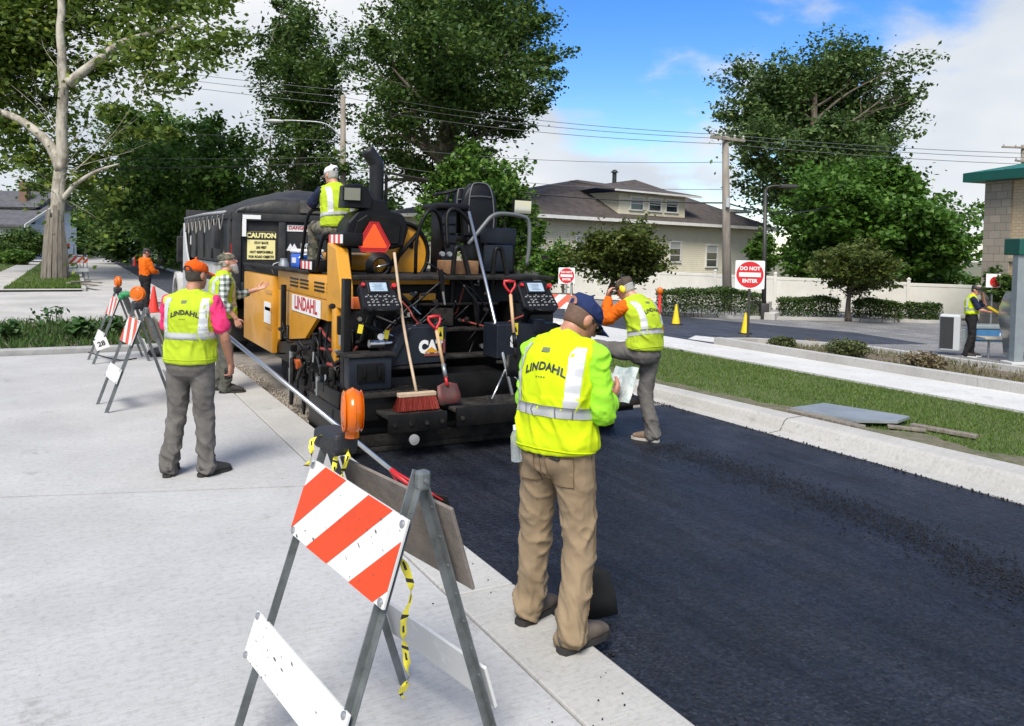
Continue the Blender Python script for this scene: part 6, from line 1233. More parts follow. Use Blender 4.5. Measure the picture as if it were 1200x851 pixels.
# ------------------------------------------------------------------ people
def remesh(mb, vox, smooth=6, fac=.5):
    me = bpy.data.meshes.new('form'); bmesh.ops.recalc_face_normals(mb.bm, faces=mb.bm.faces); mb.bm.to_mesh(me); mb.bm.free()
    o = bpy.data.objects.new('form', me); COL.objects.link(o)
    a = o.modifiers.new('r', 'REMESH'); a.mode = 'VOXEL'; a.voxel_size = vox; a.adaptivity = 0
    s = o.modifiers.new('s', 'SMOOTH'); s.factor = fac; s.iterations = smooth
    bpy.context.view_layer.update(); dg = bpy.context.evaluated_depsgraph_get(); out = bpy.data.meshes.new_from_object(o.evaluated_get(dg)); bpy.data.objects.remove(o); bpy.data.meshes.remove(me); return out
def eloft(m, secs, side=(1, 0, 0), n=20, e=2.0, cap=True, sub=3, hemflat=False):
    """elliptical sections (centre, rx, ry); rx along `side`, rounded ends, superellipse exponent e"""
    C_ = crom([s[0] for s in secs], sub); k = len(secs); t = np.linspace(0, k - 1, len(C_)); rx = np.interp(t, range(k), [s[1] for s in secs]); ry = np.interp(t, range(k), [s[2] for s in secs]); rs = []
    side = Vector(side)
    for i, c in enumerate(C_):
        d = (C_[min(i + 1, len(C_) - 1)] - C_[max(i - 1, 0)]).normalized(); x = (side - d * side.dot(d)).normalized(); y = d.cross(x); ring = []
        for j in range(n):
            a = 2 * PI * j / n; ca, sa = math.cos(a), math.sin(a); ring.append(c + x * rx[i] * math.copysign(abs(ca) ** (2 / e), ca) + y * ry[i] * math.copysign(abs(sa) ** (2 / e), sa))
        rs.append(ring)
    if cap:
        def endcap(ring, c, d, r_): return [[c + (p - c) * math.cos(q) + d * r_ * math.sin(q) for p in ring] for q in ((1.0, 1.2, 1.5) if hemflat and r_ < .03 else (.6, 1.1, 1.45))]
        d0 = (C_[0] - C_[1]).normalized(); d1 = (C_[-1] - C_[-2]).normalized(); r0 = .02 if hemflat else min(rx[0], ry[0]) * .7; r1 = min(rx[-1], ry[-1]) * .7
        rs = endcap(rs[0], C_[0], d0, r0)[::-1] + rs + endcap(rs[-1], C_[-1], d1, r1)
    m.rings(rs); return m
def limb(m, pts, rad, side=(1, 0, 0), n=16, flat=1.0): eloft(m, [(Vector(p), r, r * flat) for p, r in zip(pts, rad)], side, n)
def hand(m, w, d, palm, side, curl=.5, s=1.0, spread=.10, point=False):
    """w wrist, d direction of the hand, palm the way the palm faces; side=+1 puts the thumb along d x palm"""
    w = Vector(w); d = Vector(d).normalized(); palm = Vector(palm); palm = (palm - d * palm.dot(d)).normalized(); x = d.cross(palm) * side
    eloft(m, [(w - d * .03, .026 * s, .022 * s), (w + d * .01 * s, .029 * s, .019 * s), (w + d * .05 * s, .039 * s, .017 * s), (w + d * .088 * s, .041 * s, .014 * s)], x, 14)
    for i, (o, L_, r_) in enumerate(((.031, .072, .0092), (.0105, .080, .0096), (-.0105, .075, .0092), (-.031, .060, .0082))):
        p = w + d * (.078 - .006 * abs(i - 1.3)) * s + x * o * s; c = curl * (.85 + .1 * i); pts = [p]; a = 0; dv = (d + x * o * spread * 18 * .1).normalized()
        for q, f in enumerate((.30, .38, .32)):
            a += c * (.55 if q == 0 else .8); p = p + (dv * math.cos(a) + palm * math.sin(a)) * L_ * f * s; pts.append(p)
        eloft(m, [(q, r_ * s * (1 - .09 * k), r_ * s * (1 - .09 * k)) for k, q in enumerate(pts)], x, 9, sub=2)
    b = w + d * .022 * s + x * .026 * s; t1 = b + (d * .6 + x * .75 + palm * .25).normalized() * .042 * s; t2 = t1 + (d * .85 + x * .25 + palm * (.2 + curl * .4)).normalized() * .034 * s; t3 = t2 + (d * .9 - x * .05 + palm * (.2 + curl * .5)).normalized() * .026 * s
    eloft(m, [(b, .015 * s, .013 * s), (t1, .0125 * s, .0115 * s), (t2, .0105 * s, .010 * s), (t3, .008 * s, .008 * s)], palm, 9, sub=2)
SKIN = M('skin', (.42, .205, .13), .5, c2=(.35, .155, .095), vs=14, bump=.1, bs=90); SKINL = M('skin_fair', (.52, .27, .19), .5, c2=(.44, .20, .135), vs=14, bump=.1, bs=90)
EYEW = M('eye_white', (.7, .68, .65), .2); PUP = M('pupil', (.02, .015, .01), .1); LIP = M('lip', (.38, .13, .10), .45)
HAIRD = M('hair_dark', (.035, .026, .02), .65, c2=(.06, .045, .035), vs=40, bump=.6, bs=160); HAIRG = M('hair_grey', (.30, .29, .28), .7, c2=(.44, .43, .41), vs=30, bump=.7, bs=150)
def fabric(name, c, c2, bs=9, bump=.35, rough=.85, vs=7):
    m = M(name, c, rough, c2=c2, vs=vs, bump=bump * 1.5, bs=bs * .62, spec=.2)
    for n in m.node_tree.nodes:
        if n.type == 'TEX_NOISE' and n.outputs[0].links and n.outputs[0].links[0].to_node.type == 'BUMP': n.noise_type = 'RIDGED_MULTIFRACTAL'; n.inputs['Detail'].default_value = 3; n.inputs['Distortion'].default_value = .6
    return m
HIVIS = fabric('hivis_yellow', (.52, .64, .006), (.45, .57, .006), 7, .3); HIVISD = fabric('hivis_worn', (.42, .54, .025), (.33, .44, .022), 7, .3); LIME = fabric('lime_sleeve', (.30, .66, .03), (.25, .58, .03), 8, .3)
TAPES = M('reflective_tape', (.56, .57, .58), .35, .25, c2=(.48, .49, .50), vs=5); TAPEJ = M('tape_joint', (.12, .12, .12), .6); BLKTXT = M('print_black', (.02, .02, .02), .6)
KHAKI = fabric('khaki', (.27, .20, .125), (.22, .16, .098), 10, .35); GREYP = fabric('grey_twill', (.092, .085, .078), (.14, .13, .12), 10, .4); BLKPANT = fabric('black_trouser', (.012, .012, .013), (.022, .02, .02)); CAMO = M('camo', (.16, .14, .10), .85, c2=(.055, .06, .04), vs=16, lo=.47, hi=.53, bump=.3, bs=9); OLIVE = fabric('olive_grey', (.070, .072, .060), (.10, .10, .085))
ORGS = fabric('orange_shirt', (.66, .125, .005), (.58, .105, .005)); PINK = fabric('pink_shirt', (.75, .04, .16), (.66, .035, .135)); NAVY = fabric('navy_shirt', (.010, .014, .035), (.016, .022, .05)); NAVYC = fabric('navy_cap', (.012, .022, .075), (.018, .03, .095), 30)
BOOT = M('boot_leather', (.060, .042, .03), .7, c2=(.11, .085, .065), vs=8, bump=.3, bs=25); SOLE = M('boot_sole', (.025, .022, .02), .85); BOOTB = M('boot_black', (.018, .018, .018), .7, c2=(.035, .033, .03), vs=8, bump=.3, bs=25)
def plaid():
    m = M('plaid', (.55, .58, .52), .85); nt = m.node_tree; b = nt.nodes['Principled BSDF']; N = nt.nodes.new; L = nt.links.new; tc = N('ShaderNodeTexCoord'); sp = N('ShaderNodeSeparateXYZ'); L(tc.outputs['Object'], sp.inputs[0]); outs = []
    for i in (1, 2):
        a = N('ShaderNodeMath'); a.operation = 'MULTIPLY'; a.inputs[1].default_value = 14; L(sp.outputs[i], a.inputs[0]); f = N('ShaderNodeMath'); f.operation = 'FRACT'; L(a.outputs[0], f.inputs[0]); g = N('ShaderNodeMath'); g.operation = 'GREATER_THAN'; g.inputs[1].default_value = .52; L(f.outputs[0], g.inputs[0]); outs.append(g.outputs[0])
    s = N('ShaderNodeMath'); s.operation = 'ADD'; L(outs[0], s.inputs[0]); L(outs[1], s.inputs[1]); d = N('ShaderNodeMath'); d.operation = 'DIVIDE'; d.inputs[1].default_value = 2; L(s.outputs[0], d.inputs[0]); rp = N('ShaderNodeValToRGB'); e = rp.color_ramp.elements; e[0].color = (.55, .58, .53, 1); e[1].color = (.05, .075, .06, 1); x = e.new(.5); x.color = (.22, .26, .23, 1); L(d.outputs[0], rp.inputs[0]); L(rp.outputs[0], b.inputs['Base Color']); return m
PLAID = plaid()
def folds(me, amp, fx, fz, seed, zlo=None, extra=None):
    """cloth folds: displace along the normal with stretched ridged noise"""
    n = len(me.vertices); co = np.empty(n * 3, np.float32); me.vertices.foreach_get('co', co); no = np.empty(n * 3, np.float32); me.vertex_normals.foreach_get('vector', no); co = co.reshape(-1, 3); no = no.reshape(-1, 3); d = np.empty(n, np.float32)
    for i, p in enumerate(co):
        q = Vector((p[0] * fx + p[2] * fz * .6 + seed, p[1] * fx - p[2] * fz * .5, p[2] * fz + p[0] * fx * .4)); a = noise.noise(q); b = noise.noise(q * 2.3 + Vector((5, 5, 5))); v_ = max(0., 1 - abs(a) * 3.2) ** 1.4 * 1.25 + b * .35 - .3; c_ = noise.noise(q * 1.9 + Vector((31, 7, 2))); v_ += max(0., 1 - abs(c_) * 4) ** 1.4 * .55
        if extra: v_ *= extra(p)
        d[i] = v_
    co += no * (d * amp)[:, None]; me.vertices.foreach_set('co', co.ravel()); me.update()
def wlink(name, me, mat, root, sm=True): return link(name, me, mat, root, sm)
def person(label, loc, az, pose, look, vox=.010, h=1.78):
    root = thing('person', label, 'person', loc, -az, look.get('group'), local=True); s = h / 1.78; V = lambda p: Vector(p) * s
    pel, nb = V(pose.get('pelvis', (0, 0, .95))), V(pose.get('neck', (0, -.01, 1.50))); bend = V(pose.get('mid', tuple(((pel + nb) / 2 + Vector((0, -.015, 0))) / s)))
    hd = V(pose.get('head', (0, .03, 1.655))); fy, fp = pose.get('face', (0, 0)); sway = Vector(pose.get('side', (1, 0, 0))).normalized(); bulk = look.get('bulk', 1.0)
    spine = crom([pel, bend, nb], 10); sp = lambda t: spine[max(0, min(len(spine) - 1, int(round(t * (len(spine) - 1)))))]
    H = Matrix.Rotation(-fy, 3, 'Z') @ Matrix.Rotation(-fp, 3, 'X')
    # ---- body: one continuous skin
    m = MB()
    def torso(m, g, t0=-.05, lev=None, shx=1.0, bul=1.0):
        lv = lev or [(0, .172, .118), (.18, .165, .112), (.38, .158, .110), (.58, .172, .118), (.76, .186, .118), (.88, .182, .100), (.97, .12, .080)]
        eloft(m, [(sp(t), (a * bulk * (shx if t > .7 else 1)) * s + g, (b * bulk * bul * s) + g) for t, a, b in lv], sway, 24, 2.3)
    torso(m, -.012)
    neck_t = hd + H @ V((0, -.02, -.07)); eloft(m, [(nb - (neck_t - nb) * .25, .075 * s, .065 * s), (nb.lerp(neck_t, .4), .060 * s, .062 * s), (neck_t, .056 * s, .060 * s), (hd + H @ V((0, -.02, 0)), .055 * s, .06 * s)], H @ Vector((1, 0, 0)), 16)
    rr = [(-.118, .052, .022, .020), (-.108, .046, .036, .036), (-.088, .030, .050, .060), (-.055, .014, .060, .078), (-.02, .004, .067, .089), (.02, .0, .073, .096), (.06, -.004, .074, .098), (.09, -.008, .064, .086), (.112, -.010, .042, .058), (.120, -.010, .016, .022)]
    m.rings([[hd + H @ (V((a * math.cos(q), y + b * math.sin(q), z))) for q in np.linspace(0, 2 * PI, 25)[:-1]] for z, y, a, b in rr])
    eloft(m, [(hd + H @ V((0, .088, .018)), .009 * s, .010 * s), (hd + H @ V((0, .104, -.012)), .013 * s, .013 * s), (hd + H @ V((0, .106, -.026)), .017 * s, .014 * s)], H @ Vector((1, 0, 0)), 10)
    m.ell(hd + H @ V((0, .078, .034)), V((.05, .024, .012)), rot=H); m.ell(hd + H @ V((0, .086, -.062)), V((.026, .018, .016)), rot=H)
    for q in (-1, 1): m.ell(hd + H @ V((q * .074, -.008, -.005)), V((.012, .024, .034)), rot=H)
    arms = {}
    for sd, k in ((-1, 'L'), (1, 'R')):
        sh = V(pose.get('sh' + k, tuple(nb / s + sway * sd * .185 * look.get('shw', 1) + Vector((0, 0, -.075))))); el = V(pose.get('el' + k, (sd * .26, -.04, 1.14))); wr = V(pose.get('wr' + k, (sd * .28, .07, .89))); arms[k] = (sh, el, wr)
        limb(m, [sh - (el - sh) * .05, sh.lerp(el, .35), el, el.lerp(wr, .3), wr], [.054 * s, .048 * s, .040 * s, .042 * s, .027 * s])
    legs = {}
    for sd, k in ((-1, 'L'), (1, 'R')):
        hp_ = V(pose.get('hip' + k, tuple(pel / s + Vector((sd * .095, 0, -.02))))); kn = V(pose.get('kn' + k, (sd * .12, .03, .50))); an = V(pose.get('an' + k, (sd * .14, -.03, .10))); legs[k] = (hp_, kn, an)
        limb(m, [hp_, hp_.lerp(kn, .4), kn, kn.lerp(an, .3), an], [.085 * s, .072 * s, .052 * s, .052 * s, .036 * s])
    me = remesh(m, max(.007, vox * .8), 3); bmh = bmesh.new(); bmh.from_mesh(me)
    hm = MB(); hm.bm.free(); hm.bm = bmh
    for sd, k in ((-1, 'L'), (1, 'R')):
        sh, el, wr = arms[k]; d = Vector(pose.get('hd' + k, tuple((wr - el).normalized() + Vector((0, .1, 0))))); hand(hm, wr, d, pose.get('pm' + k, (-sd, .2, 0)), pose.get('th' + k, sd), pose.get('cu' + k, .55), s)
    me2 = bpy.data.meshes.new('body'); hm.bm.to_mesh(me2); hm.bm.free(); bpy.data.meshes.remove(me); body = wlink('body', me2, look.get('skin', SKIN), root)
    for q in (-1, 1):
        e = MB(); e.ell(hd + H @ V((q * .031, .078, .012)), V((.0125, .0125, .0115)), rot=H); eo = e.build('eye', EYEW, root, True, local=True); e = MB(); e.ell(hd + H @ V((q * .031, .0885, .011)), V((.006, .004, .006)), rot=H); e.build('pupil', PUP, eo, True, local=True)
    e = MB(); e.ell(hd + H @ V((0, .098, -.058)), V((.021, .006, .0055)), rot=H); e.build('mouth', LIP, root, True, local=True)
    # ---- hair
    def headring(z, f=1.0): a = np.interp(z, [r[0] for r in rr], [r[2] for r in rr]); b = np.interp(z, [r[0] for r in rr], [r[3] for r in rr]); y = np.interp(z, [r[0] for r in rr], [r[1] for r in rr]); return a * f, b * f, y
    if look.get('hair'):
        m = MB(); rs = []
        for z in (-.054, -.048, -.03, 0, .02, .034): a, b, y = headring(z); g = .003 if z > -.05 else -.006; rs.append([hd + H @ V(((a + g) * math.cos(q), y - .009 - (.012 if z < -.02 else 0) + (b - .002 + g * .5) * math.sin(q), z)) for q in np.linspace(0, 2 * PI, 29)[:-1]])
        m.rings(rs); m.build('hair', look['hair'], root, True, local=True)
    if look.get('beard'):
        m = MB(); m.rings([[hd + H @ V((a * math.cos(q), y + b * math.sin(q), z)) for q in np.linspace(0, 2 * PI, 21)[:-1]] for z, y, a, b in ((-.175, .070, .014, .016), (-.155, .066, .034, .034), (-.12, .056, .046, .044), (-.09, .050, .056, .052), (-.06, .040, .063, .058), (-.045, .030, .066, .05))]); m.build('beard', look['beard'], root, True, local=True)
    # ---- cap
    cap = look.get('cap')
    if cap:
        m = MB(); rs = []; yb = cap.get('back', 0); z0 = .030
        for z, g in ((z0 - .004, .004), (z0, .009), (.05, .010), (.075, .012), (.1, .014), (.122, .016), (.136, .010), (.142, -.004)):
            zz_ = min(z, .118); a, b, y = headring(zz_); f = 1 if z < .12 else (.142 - z) / .05; rs.append([hd + H @ V(((a + g) * (f if z > .12 else 1) * math.cos(q), y + (b + g) * (f if z > .12 else 1) * math.sin(q), z + .008 * math.sin(q) * -1)) for q in np.linspace(0, 2 * PI, 33)[:-1]])
        m.rings(rs); co = m.build('cap', cap['mat'], root, True, local=True); m = MB(); nb_ = []; sgn = -1 if yb else 1
        for t in np.linspace(-1, 1, 13):
            xx = t * .072; y0 = .004 + math.sqrt(max(0, 1 - (xx / .084) ** 2)) * .096; y1 = .105 + .072 * math.sqrt(max(0, 1 - (t * .93) ** 2)); zc = .028 - .020 * t * t; nb_.append(((xx, sgn * y0, zc + .004), (xx * 1.03, sgn * y1, zc - .012)))
        for (a, b), (c_, d_) in zip(nb_, nb_[1:]):
            for dz, fl in ((0, False), (-.005, True)): m.poly([hd + H @ V((p[0], p[1], p[2] + dz)) for p in (a, b, d_, c_)], fl)
            m.poly([hd + H @ V((p[0], p[1], p[2] + dz)) for p, dz in ((b, 0), (b, -.005), (d_, -.005), (d_, 0))])
        m.build('brim', cap.get('brim', cap['mat']), co, True, local=True)
        m = MB(); m.ell(hd + H @ V((0, -.01, .143)), V((.007, .007, .004))); m.build('button', cap['mat'], co, local=True)
        if cap.get('strap'):
            m = MB(); m.poly([hd + H @ V((math.cos(q) * .047, -.116 + .012 * abs(math.cos(q)) ** 2, .036 + math.sin(q) * .040)) for q in np.linspace(0, PI, 15)]); m.build('opening', cap['strap'], co, local=True)
    if look.get('shades'):
        m = MB(); m.tube([hd + H @ V(p) for p in ((-.079, .0, .012), (-.078, .07, .014), (-.05, .098, .012), (0, .108, .012), (.05, .098, .012), (.078, .07, .014), (.079, .0, .012))], .0045, 6, 3)
        for q in (-1, 1): m.ell(hd + H @ V((q * .036, .100, .006)), V((.030, .010, .020)), rot=H)
        m.build('glasses', M('glass_dark', (.008, .008, .01), .12), root, True, local=True)
    if look.get('muff'):
        for q in (-1, 1): m = MB(); m.ell(hd + H @ V((q * .088, .0, .0)), V((.024, .032, .042)), rot=H); m.build('ear_muff', M('muff_yellow', (.8, .62, .02), .4), root, True, local=True)
        m = MB(); m.tube([hd + H @ V((.092 * math.sin(a), -.03 * math.cos(a) - .01, .155 * math.cos(a) - .0)) for a in np.linspace(-1.45, 1.45, 15)], .006, 6); m.build('headband', BLKTXT, root, True, local=True)
    # ---- trousers
    m = MB(); tb = look.get('tw', 1.0)
    eloft(m, [(sp(.16), .176 * bulk * s, .126 * bulk * s), (pel + Vector((0, -.008, .0)), .182 * bulk * s, .132 * bulk * s), (pel + Vector((0, -.012, -.06 * s)), .176 * bulk * s, .130 * bulk * s)], sway, 22, 2.4)
    for k in 'LR':
        hp_, kn, an = legs[k]; fd_ = Vector(pose.get('ft' + k, (0, 1, 0))).normalized(); lo = an + (an - kn).normalized() * .048 * s - fd_ * .018 * s
        limb(m, [hp_ + Vector((0, 0, .02)), hp_.lerp(kn, .3), hp_.lerp(kn, .7), kn, kn.lerp(lo, .35), kn.lerp(lo, .75), lo], [x * tb * s for x in (.104, .099, .084, .077, .072, .068, .073)])
    tm = remesh(m, vox, 5)
    def knee(p):
        v_ = .42
        for k in 'LR':
            for j, rad_, w_ in ((legs[k][1], .15, .9), (legs[k][2], .2, 1.5), (legs[k][0], .16, .5)):
                dd = (Vector(p) - j).length; v_ = max(v_, .3 + w_ * max(0, 1 - dd / (rad_ * 1.5)))
        return v_
    folds(tm, .0125 * s, 7.5, 5.5, look.get('seed', 1), extra=knee); tro = wlink('trousers', tm, look['trousers'], root)
    bvt = BVHTree.FromPolygons([v.co.copy() for v in tm.vertices], [tuple(p.vertices) for p in tm.polygons])
    # ---- boots
    for sd, k in ((-1, 'L'), (1, 'R')):
        hp_, kn, an = legs[k]; fd = Vector(pose.get('ft' + k, (sd * .15, 1, 0))).normalized(); sx = fd.cross(Vector((0, 0, 1))).normalized(); g0 = an.z - .10 * s; up = Vector(pose.get('fu' + k, (0, 0, 1))); bz = s * look.get('bootsz', 1.04); B = lambda f, z: Vector((an.x, an.y, g0)) + fd * f * bz + up * z * bz
        m = MB(); eloft(m, [(an + (kn - an) * .16 + Vector((0, 0, .0)), .038 * bz, .042 * bz), (B(-.005, .11), .040 * bz, .044 * bz), (B(-.01, .065), .040 * bz, .052 * bz)], sx, 16)
        eloft(m, [(B(-.062, .052), .036 * bz, .040 * bz), (B(-.02, .060), .043 * bz, .050 * bz), (B(.06, .056), .045 * bz, .044 * bz), (B(.13, .045), .050 * bz, .034 * bz), (B(.185, .036), .042 * bz, .024 * bz)], sx, 18, 2.4)
        bo = wlink('boot', remesh(m, .008, 4), look.get('boots', BOOT), root)
        m = MB(); out = [(-.092, 0), (-.082, .03), (-.04, .040), (.03, .038), (.10, .047), (.16, .048), (.205, .032), (.222, 0)]; pl = [(a, b) for a, b in out] + [(a, -b) for a, b in out[::-1][1:-1]]
        m.prism([B(a, 0) + sx * b * bz for a, b in pl], up * .026 * bz); m.build('sole', look.get('sole', SOLE), bo, local=True)
        m = MB()
        for q in range(4): c_ = B(.045 + .026 * q, .098 - .010 * q); m.tube([c_ - sx * .02 * s, c_ + up * .006, c_ + sx * .02 * s], .003, 5)
        m.build('lace', look.get('sole', SOLE), bo, local=True)
    # ---- shirt with sleeves
    m = MB(); sl = look.get('sleeve', .45)
    torso(m, .004, lev=[(.10, .172, .120), (.38, .160, .114), (.58, .172, .118), (.76, .180, .116), (.88, .160, .094), (.95, .105, .075)])
    for k in 'LR':
        sh, el, wr = arms[k]
        if sl < 1: pts = [sh - (el - sh) * .08, sh.lerp(el, sl * .6), sh.lerp(el, min(1, sl * 1.25))]; rad = [.070, .068, .070]
        else: pts = [sh - (el - sh) * .08, sh.lerp(el, .5), el, el.lerp(wr, .5), el.lerp(wr, min(.97, sl - 1 + .0))]; rad = [.071, .064, .058, .052, .042]
        limb(m, pts, [x * s * look.get('sw', 1) for x in rad])
    shm = remesh(m, vox, 4); folds(shm, .0085 * s, 9, 9, look.get('seed', 1) + 3); wlink('shirt', shm, look['shirt'], root)
    if look.get('collar'):
        m = MB(); m.rings([[nb + Vector((0, .0, z)) + Vector((math.cos(q) * a, math.sin(q) * a * .95, 0)) for q in np.linspace(0, 2 * PI, 25)[:-1]] for z, a in ((-.02, .09), (.02, .078), (.03, .076), (.028, .070))], False); m.build('collar', look['shirt'], root, True, local=True)
    # ---- vest with tape and print
    if look.get('vest'):
        hem = look.get('hem', -.10); m = MB(); ff = look.get('flare', 1.0)
        lv = [(hem, .205 * ff, .158 * ff), (hem + .08, .205 * ff, .158 * ff), (.25, .192, .146), (.45, .188, .142), (.62, .192, .146), (.78, .196, .142), (.90, .172, .112), (.975, .105, .078)]
        secs = []
        for t, a, b in lv:
            c_ = sp(t) if t >= 0 else pel + (pel - sp(.12)).normalized() * (-t) * (nb - pel).length; secs.append((c_, a * bulk * s, b * bulk * s))
        eloft(m, secs, sway, 30, 2.3, hemflat=True)
        for k in 'LR':
            sh, el, wr = arms[k]; eloft(m, [(nb.lerp(sh, .45) + Vector((0, 0, .008)), .06 * s, .075 * s), (nb.lerp(sh, .98) + Vector((0, 0, .006)), .062 * s, .082 * s)], Vector((0, 0, 1)), 16)
        vm = remesh(m, vox * .9, 5); zb_ = secs[0][0].z; folds(vm, .0125 * s, 7, 4.5, look.get('seed', 1) + 7, extra=lambda p: min(1.1, .25 + max(0, p[2] - zb_) * 6) if p[2] < nb.z - .25 else .55); vo = wlink('vest', vm, look['vest'], root)
        bv = BVHTree.FromPolygons([v.co.copy() for v in vm.vertices], [tuple(p.vertices) for p in vm.polygons])
        def strip(rows, name, mat, off=.0035):
            Vs = []; Fs = []; n_ = len(rows[0])
            for r_ in rows: Vs += [p + n2 * off for p, n2 in r_]
            for i in range(len(rows) - 1):
                for j in range(n_ - 1): Fs.append((i * n_ + j, i * n_ + j + 1, (i + 1) * n_ + j + 1, (i + 1) * n_ + j))
            me_ = bpy.data.meshes.new(name); me_.from_pydata([tuple(v_) for v_ in Vs], [], Fs); return link(name, me_, mat, vo, True)
        axis = (nb - pel).normalized(); fwd = sway.cross(axis) * -1; fwd = axis.cross(sway)
        def cast(o, d):
            hit = bv.ray_cast(o, d); return (hit[0], hit[1] if hit[1].dot(d) < 0 else -hit[1]) if hit[0] is not None else None
        def ring(t, a):
            c_ = sp(t) if t >= 0 else pel + (pel - sp(.12)).normalized() * (-t) * (nb - pel).length; d = sway * math.cos(a) + fwd * math.sin(a); return cast(c_ + d * .9, -d) or (c_ + d * .2, d)
        bt = look.get('belt', .22); bh = .052 / (nb - pel).length
        A_ = np.linspace(0, 2 * PI, 65); rows = [[ring(bt + bh * q, a) for a in A_] for q in (-.5, -.17, .17, .5)]; rows = [[r_[i] for r_ in rows] for i in range(len(A_))]; strip(rows, 'reflective_belt', TAPES)
        if look.get('joints'):
            for a in (-2.1, -1.75, -1.0, -.55): strip([[ring(bt + bh * q, a + e_) for q in (-.5, 0, .5)] for e_ in (-.018, .018)], 'tape_seam', TAPEJ, .0055)
        def vert(xo, sgn, name='reflective_strap'):
            rows = []
            for t in np.linspace(bt + bh * .5, .93, 15):
                row = []
                for q in (-.028, -.009, .009, .028):
                    c_ = sp(t) + sway * (xo + q) * s; r_ = cast(c_ - fwd * sgn * -.9, fwd * -sgn)
                    row.append(r_)
                if all(r_ is not None for r_ in row): rows.append(row)
            if len(rows) > 3: strip(rows, name, TAPES, .0035)
        for xo in (-look.get('strapx', .135), look.get('strapx', .135)):
            vert(xo, -1); vert(xo, 1)
        def project(txt, size, t, bold, width=1.0, arch=0.0, mat=BLKTXT, xo=0, name='lettering'):
            v_, f_ = text_geo(txt, size, bold, 0, width, 0, 'CENTER', 1.05, 3); c_ = sp(t) + sway * xo; out = []
            b2 = bmesh.new(); vs_ = [b2.verts.new(p) for p in v_]
            for f in f_: b2.faces.new([vs_[i] for i in f])
            bmesh.ops.triangulate(b2, faces=b2.faces[:]); bmesh.ops.subdivide_edges(b2, edges=[e_ for e_ in b2.edges if e_.calc_length() > size * .25], cuts=2, use_grid_fill=False); b2.verts.ensure_lookup_table(); b2.verts.index_update()
            for p in b2.verts:
                o = c_ + sway * p.co.x + axis * (p.co.y - arch * p.co.x ** 2); r_ = cast(o - fwd * .9, fwd); out.append(tuple(r_[0] + r_[1] * .004) if r_ else tuple(o))
            me_ = bpy.data.meshes.new(name); me_.from_pydata(out, [], [[q.index for q in f.verts] for f in b2.faces]); b2.free(); return link(name, me_, mat, vo)
        if look.get('print'):
            project('LINDAHL', .053 * s, .745, .0020, 1.0, 2.2, xo=.012); project('= = = =', .016 * s, .655, .0006)
            m = MB(); r_ = cast(sp(.92) - fwd * .9, fwd)
            if r_: e_ = r_[1].cross(sway).normalized(); m.box(r_[0] + r_[1] * .003, (.055, .028, .003), Matrix((sway, e_, r_[1])).transposed()); m.build('patch', M('grey_patch', (.13, .15, .08), .8), vo, local=True)
        hb_ = [ring(hem + .012, a) for a in np.linspace(0, 2 * PI, 49)]; m = MB(); m.tube([p + q_ * .001 for p, q_ in hb_], .004, 6); m.build('hem_binding', look['vest'] if look['vest'] is HIVIS else HIVISD, vo, True, local=True)
        for xo in (-.02, .02) if look.get('print') else ():
            pass
    return root, dict(arms=arms, legs=legs, hd=hd, H=H, bvt=bvt, sp=sp, pel=pel, nb=nb, s=s, sway=sway, tro=tro)
def W2(root, p): return Matrix.Translation(root.location) @ Matrix.Rotation(root.rotation_euler.z, 4, 'Z') @ Vector(p)
# foreground man
m1, i1 = person('man in a navy cap and yellow vest standing on the kerb in the foreground', (2.14, 3.36, 0), YAW + R(38),
    dict(pelvis=(0, 0, .955), neck=(-.01, .06, 1.475), mid=(0, -.01, 1.22), head=(.02, .17, 1.575), face=(R(24), R(34)), shL=(-.185, .05, 1.40), shR=(.185, .05, 1.40), elR=(.225, .06, 1.13), wrR=(.13, .30, 1.17), hdR=(-.2, .9, .2), pmR=(-.8, -.2, .5), cuR=.9, elL=(-.225, .06, 1.13), wrL=(-.08, .29, 1.15), hdL=(.5, .8, .25), pmL=(.6, -.3, .6), cuL=.9,
         knL=(-.135, .035, .52), anL=(-.175, .05, .10), knR=(.135, .03, .52), anR=(.165, -.05, .10), ftL=(-.02, 1, 0), ftR=(.16, 1, 0)),
    dict(bulk=1.04, shirt=LIME, sleeve=1.88, sw=1.0, vest=HIVIS, hem=.0, flare=1.04, trousers=KHAKI, tw=1.07, cap=dict(mat=NAVYC, strap=SKIN), hair=M('hair_buzz', (.13, .07, .045), .7, c2=(.085, .05, .032), vs=60), shades=True, print=True, joints=True, belt=.36, strapx=.158, seed=2, collar=True, bootsz=1.12), .009, 1.80)
def pocket(inf, root, xs, z0, z1, name, mat):
    rows = []
    for x in np.linspace(xs[0], xs[1], 7):
        row = []
        for z in np.linspace(z0, z1, 7):
            hit = inf['bvt'].ray_cast(Vector((x, -1, z)), Vector((0, 1, 0)))
            if hit[0] is None: hit = (Vector((x, -.13, z)), Vector((0, -1, 0)))
            row.append(hit[0] + Vector((0, -.004, 0)))
        rows.append(row)
    V_ = [tuple(p) for r_ in rows for p in r_]; F_ = [(i * 7 + j, i * 7 + j + 1, (i + 1) * 7 + j + 1, (i + 1) * 7 + j) for i in range(6) for j in range(6)]
    me = bpy.data.meshes.new(name); me.from_pydata(V_, [], F_); po = link(name, me, mat, inf['tro'], True); m = MB(); e_ = [r_[0] for r_ in rows] + rows[-1][1:] + [r_[6] for r_ in rows[::-1]][1:] + rows[0][::-1][1:]
    m.tube([p + Vector((0, -.002, 0)) for p in e_], .0022, 5); m.build('pocket_seam', KHS, po, local=True); return po
KH2 = fabric('khaki_pocket', (.255, .188, .117), (.208, .150, .092), 10, .35); KHS = fabric('khaki_seam', (.17, .11, .06), (.14, .09, .05), 10, .35)
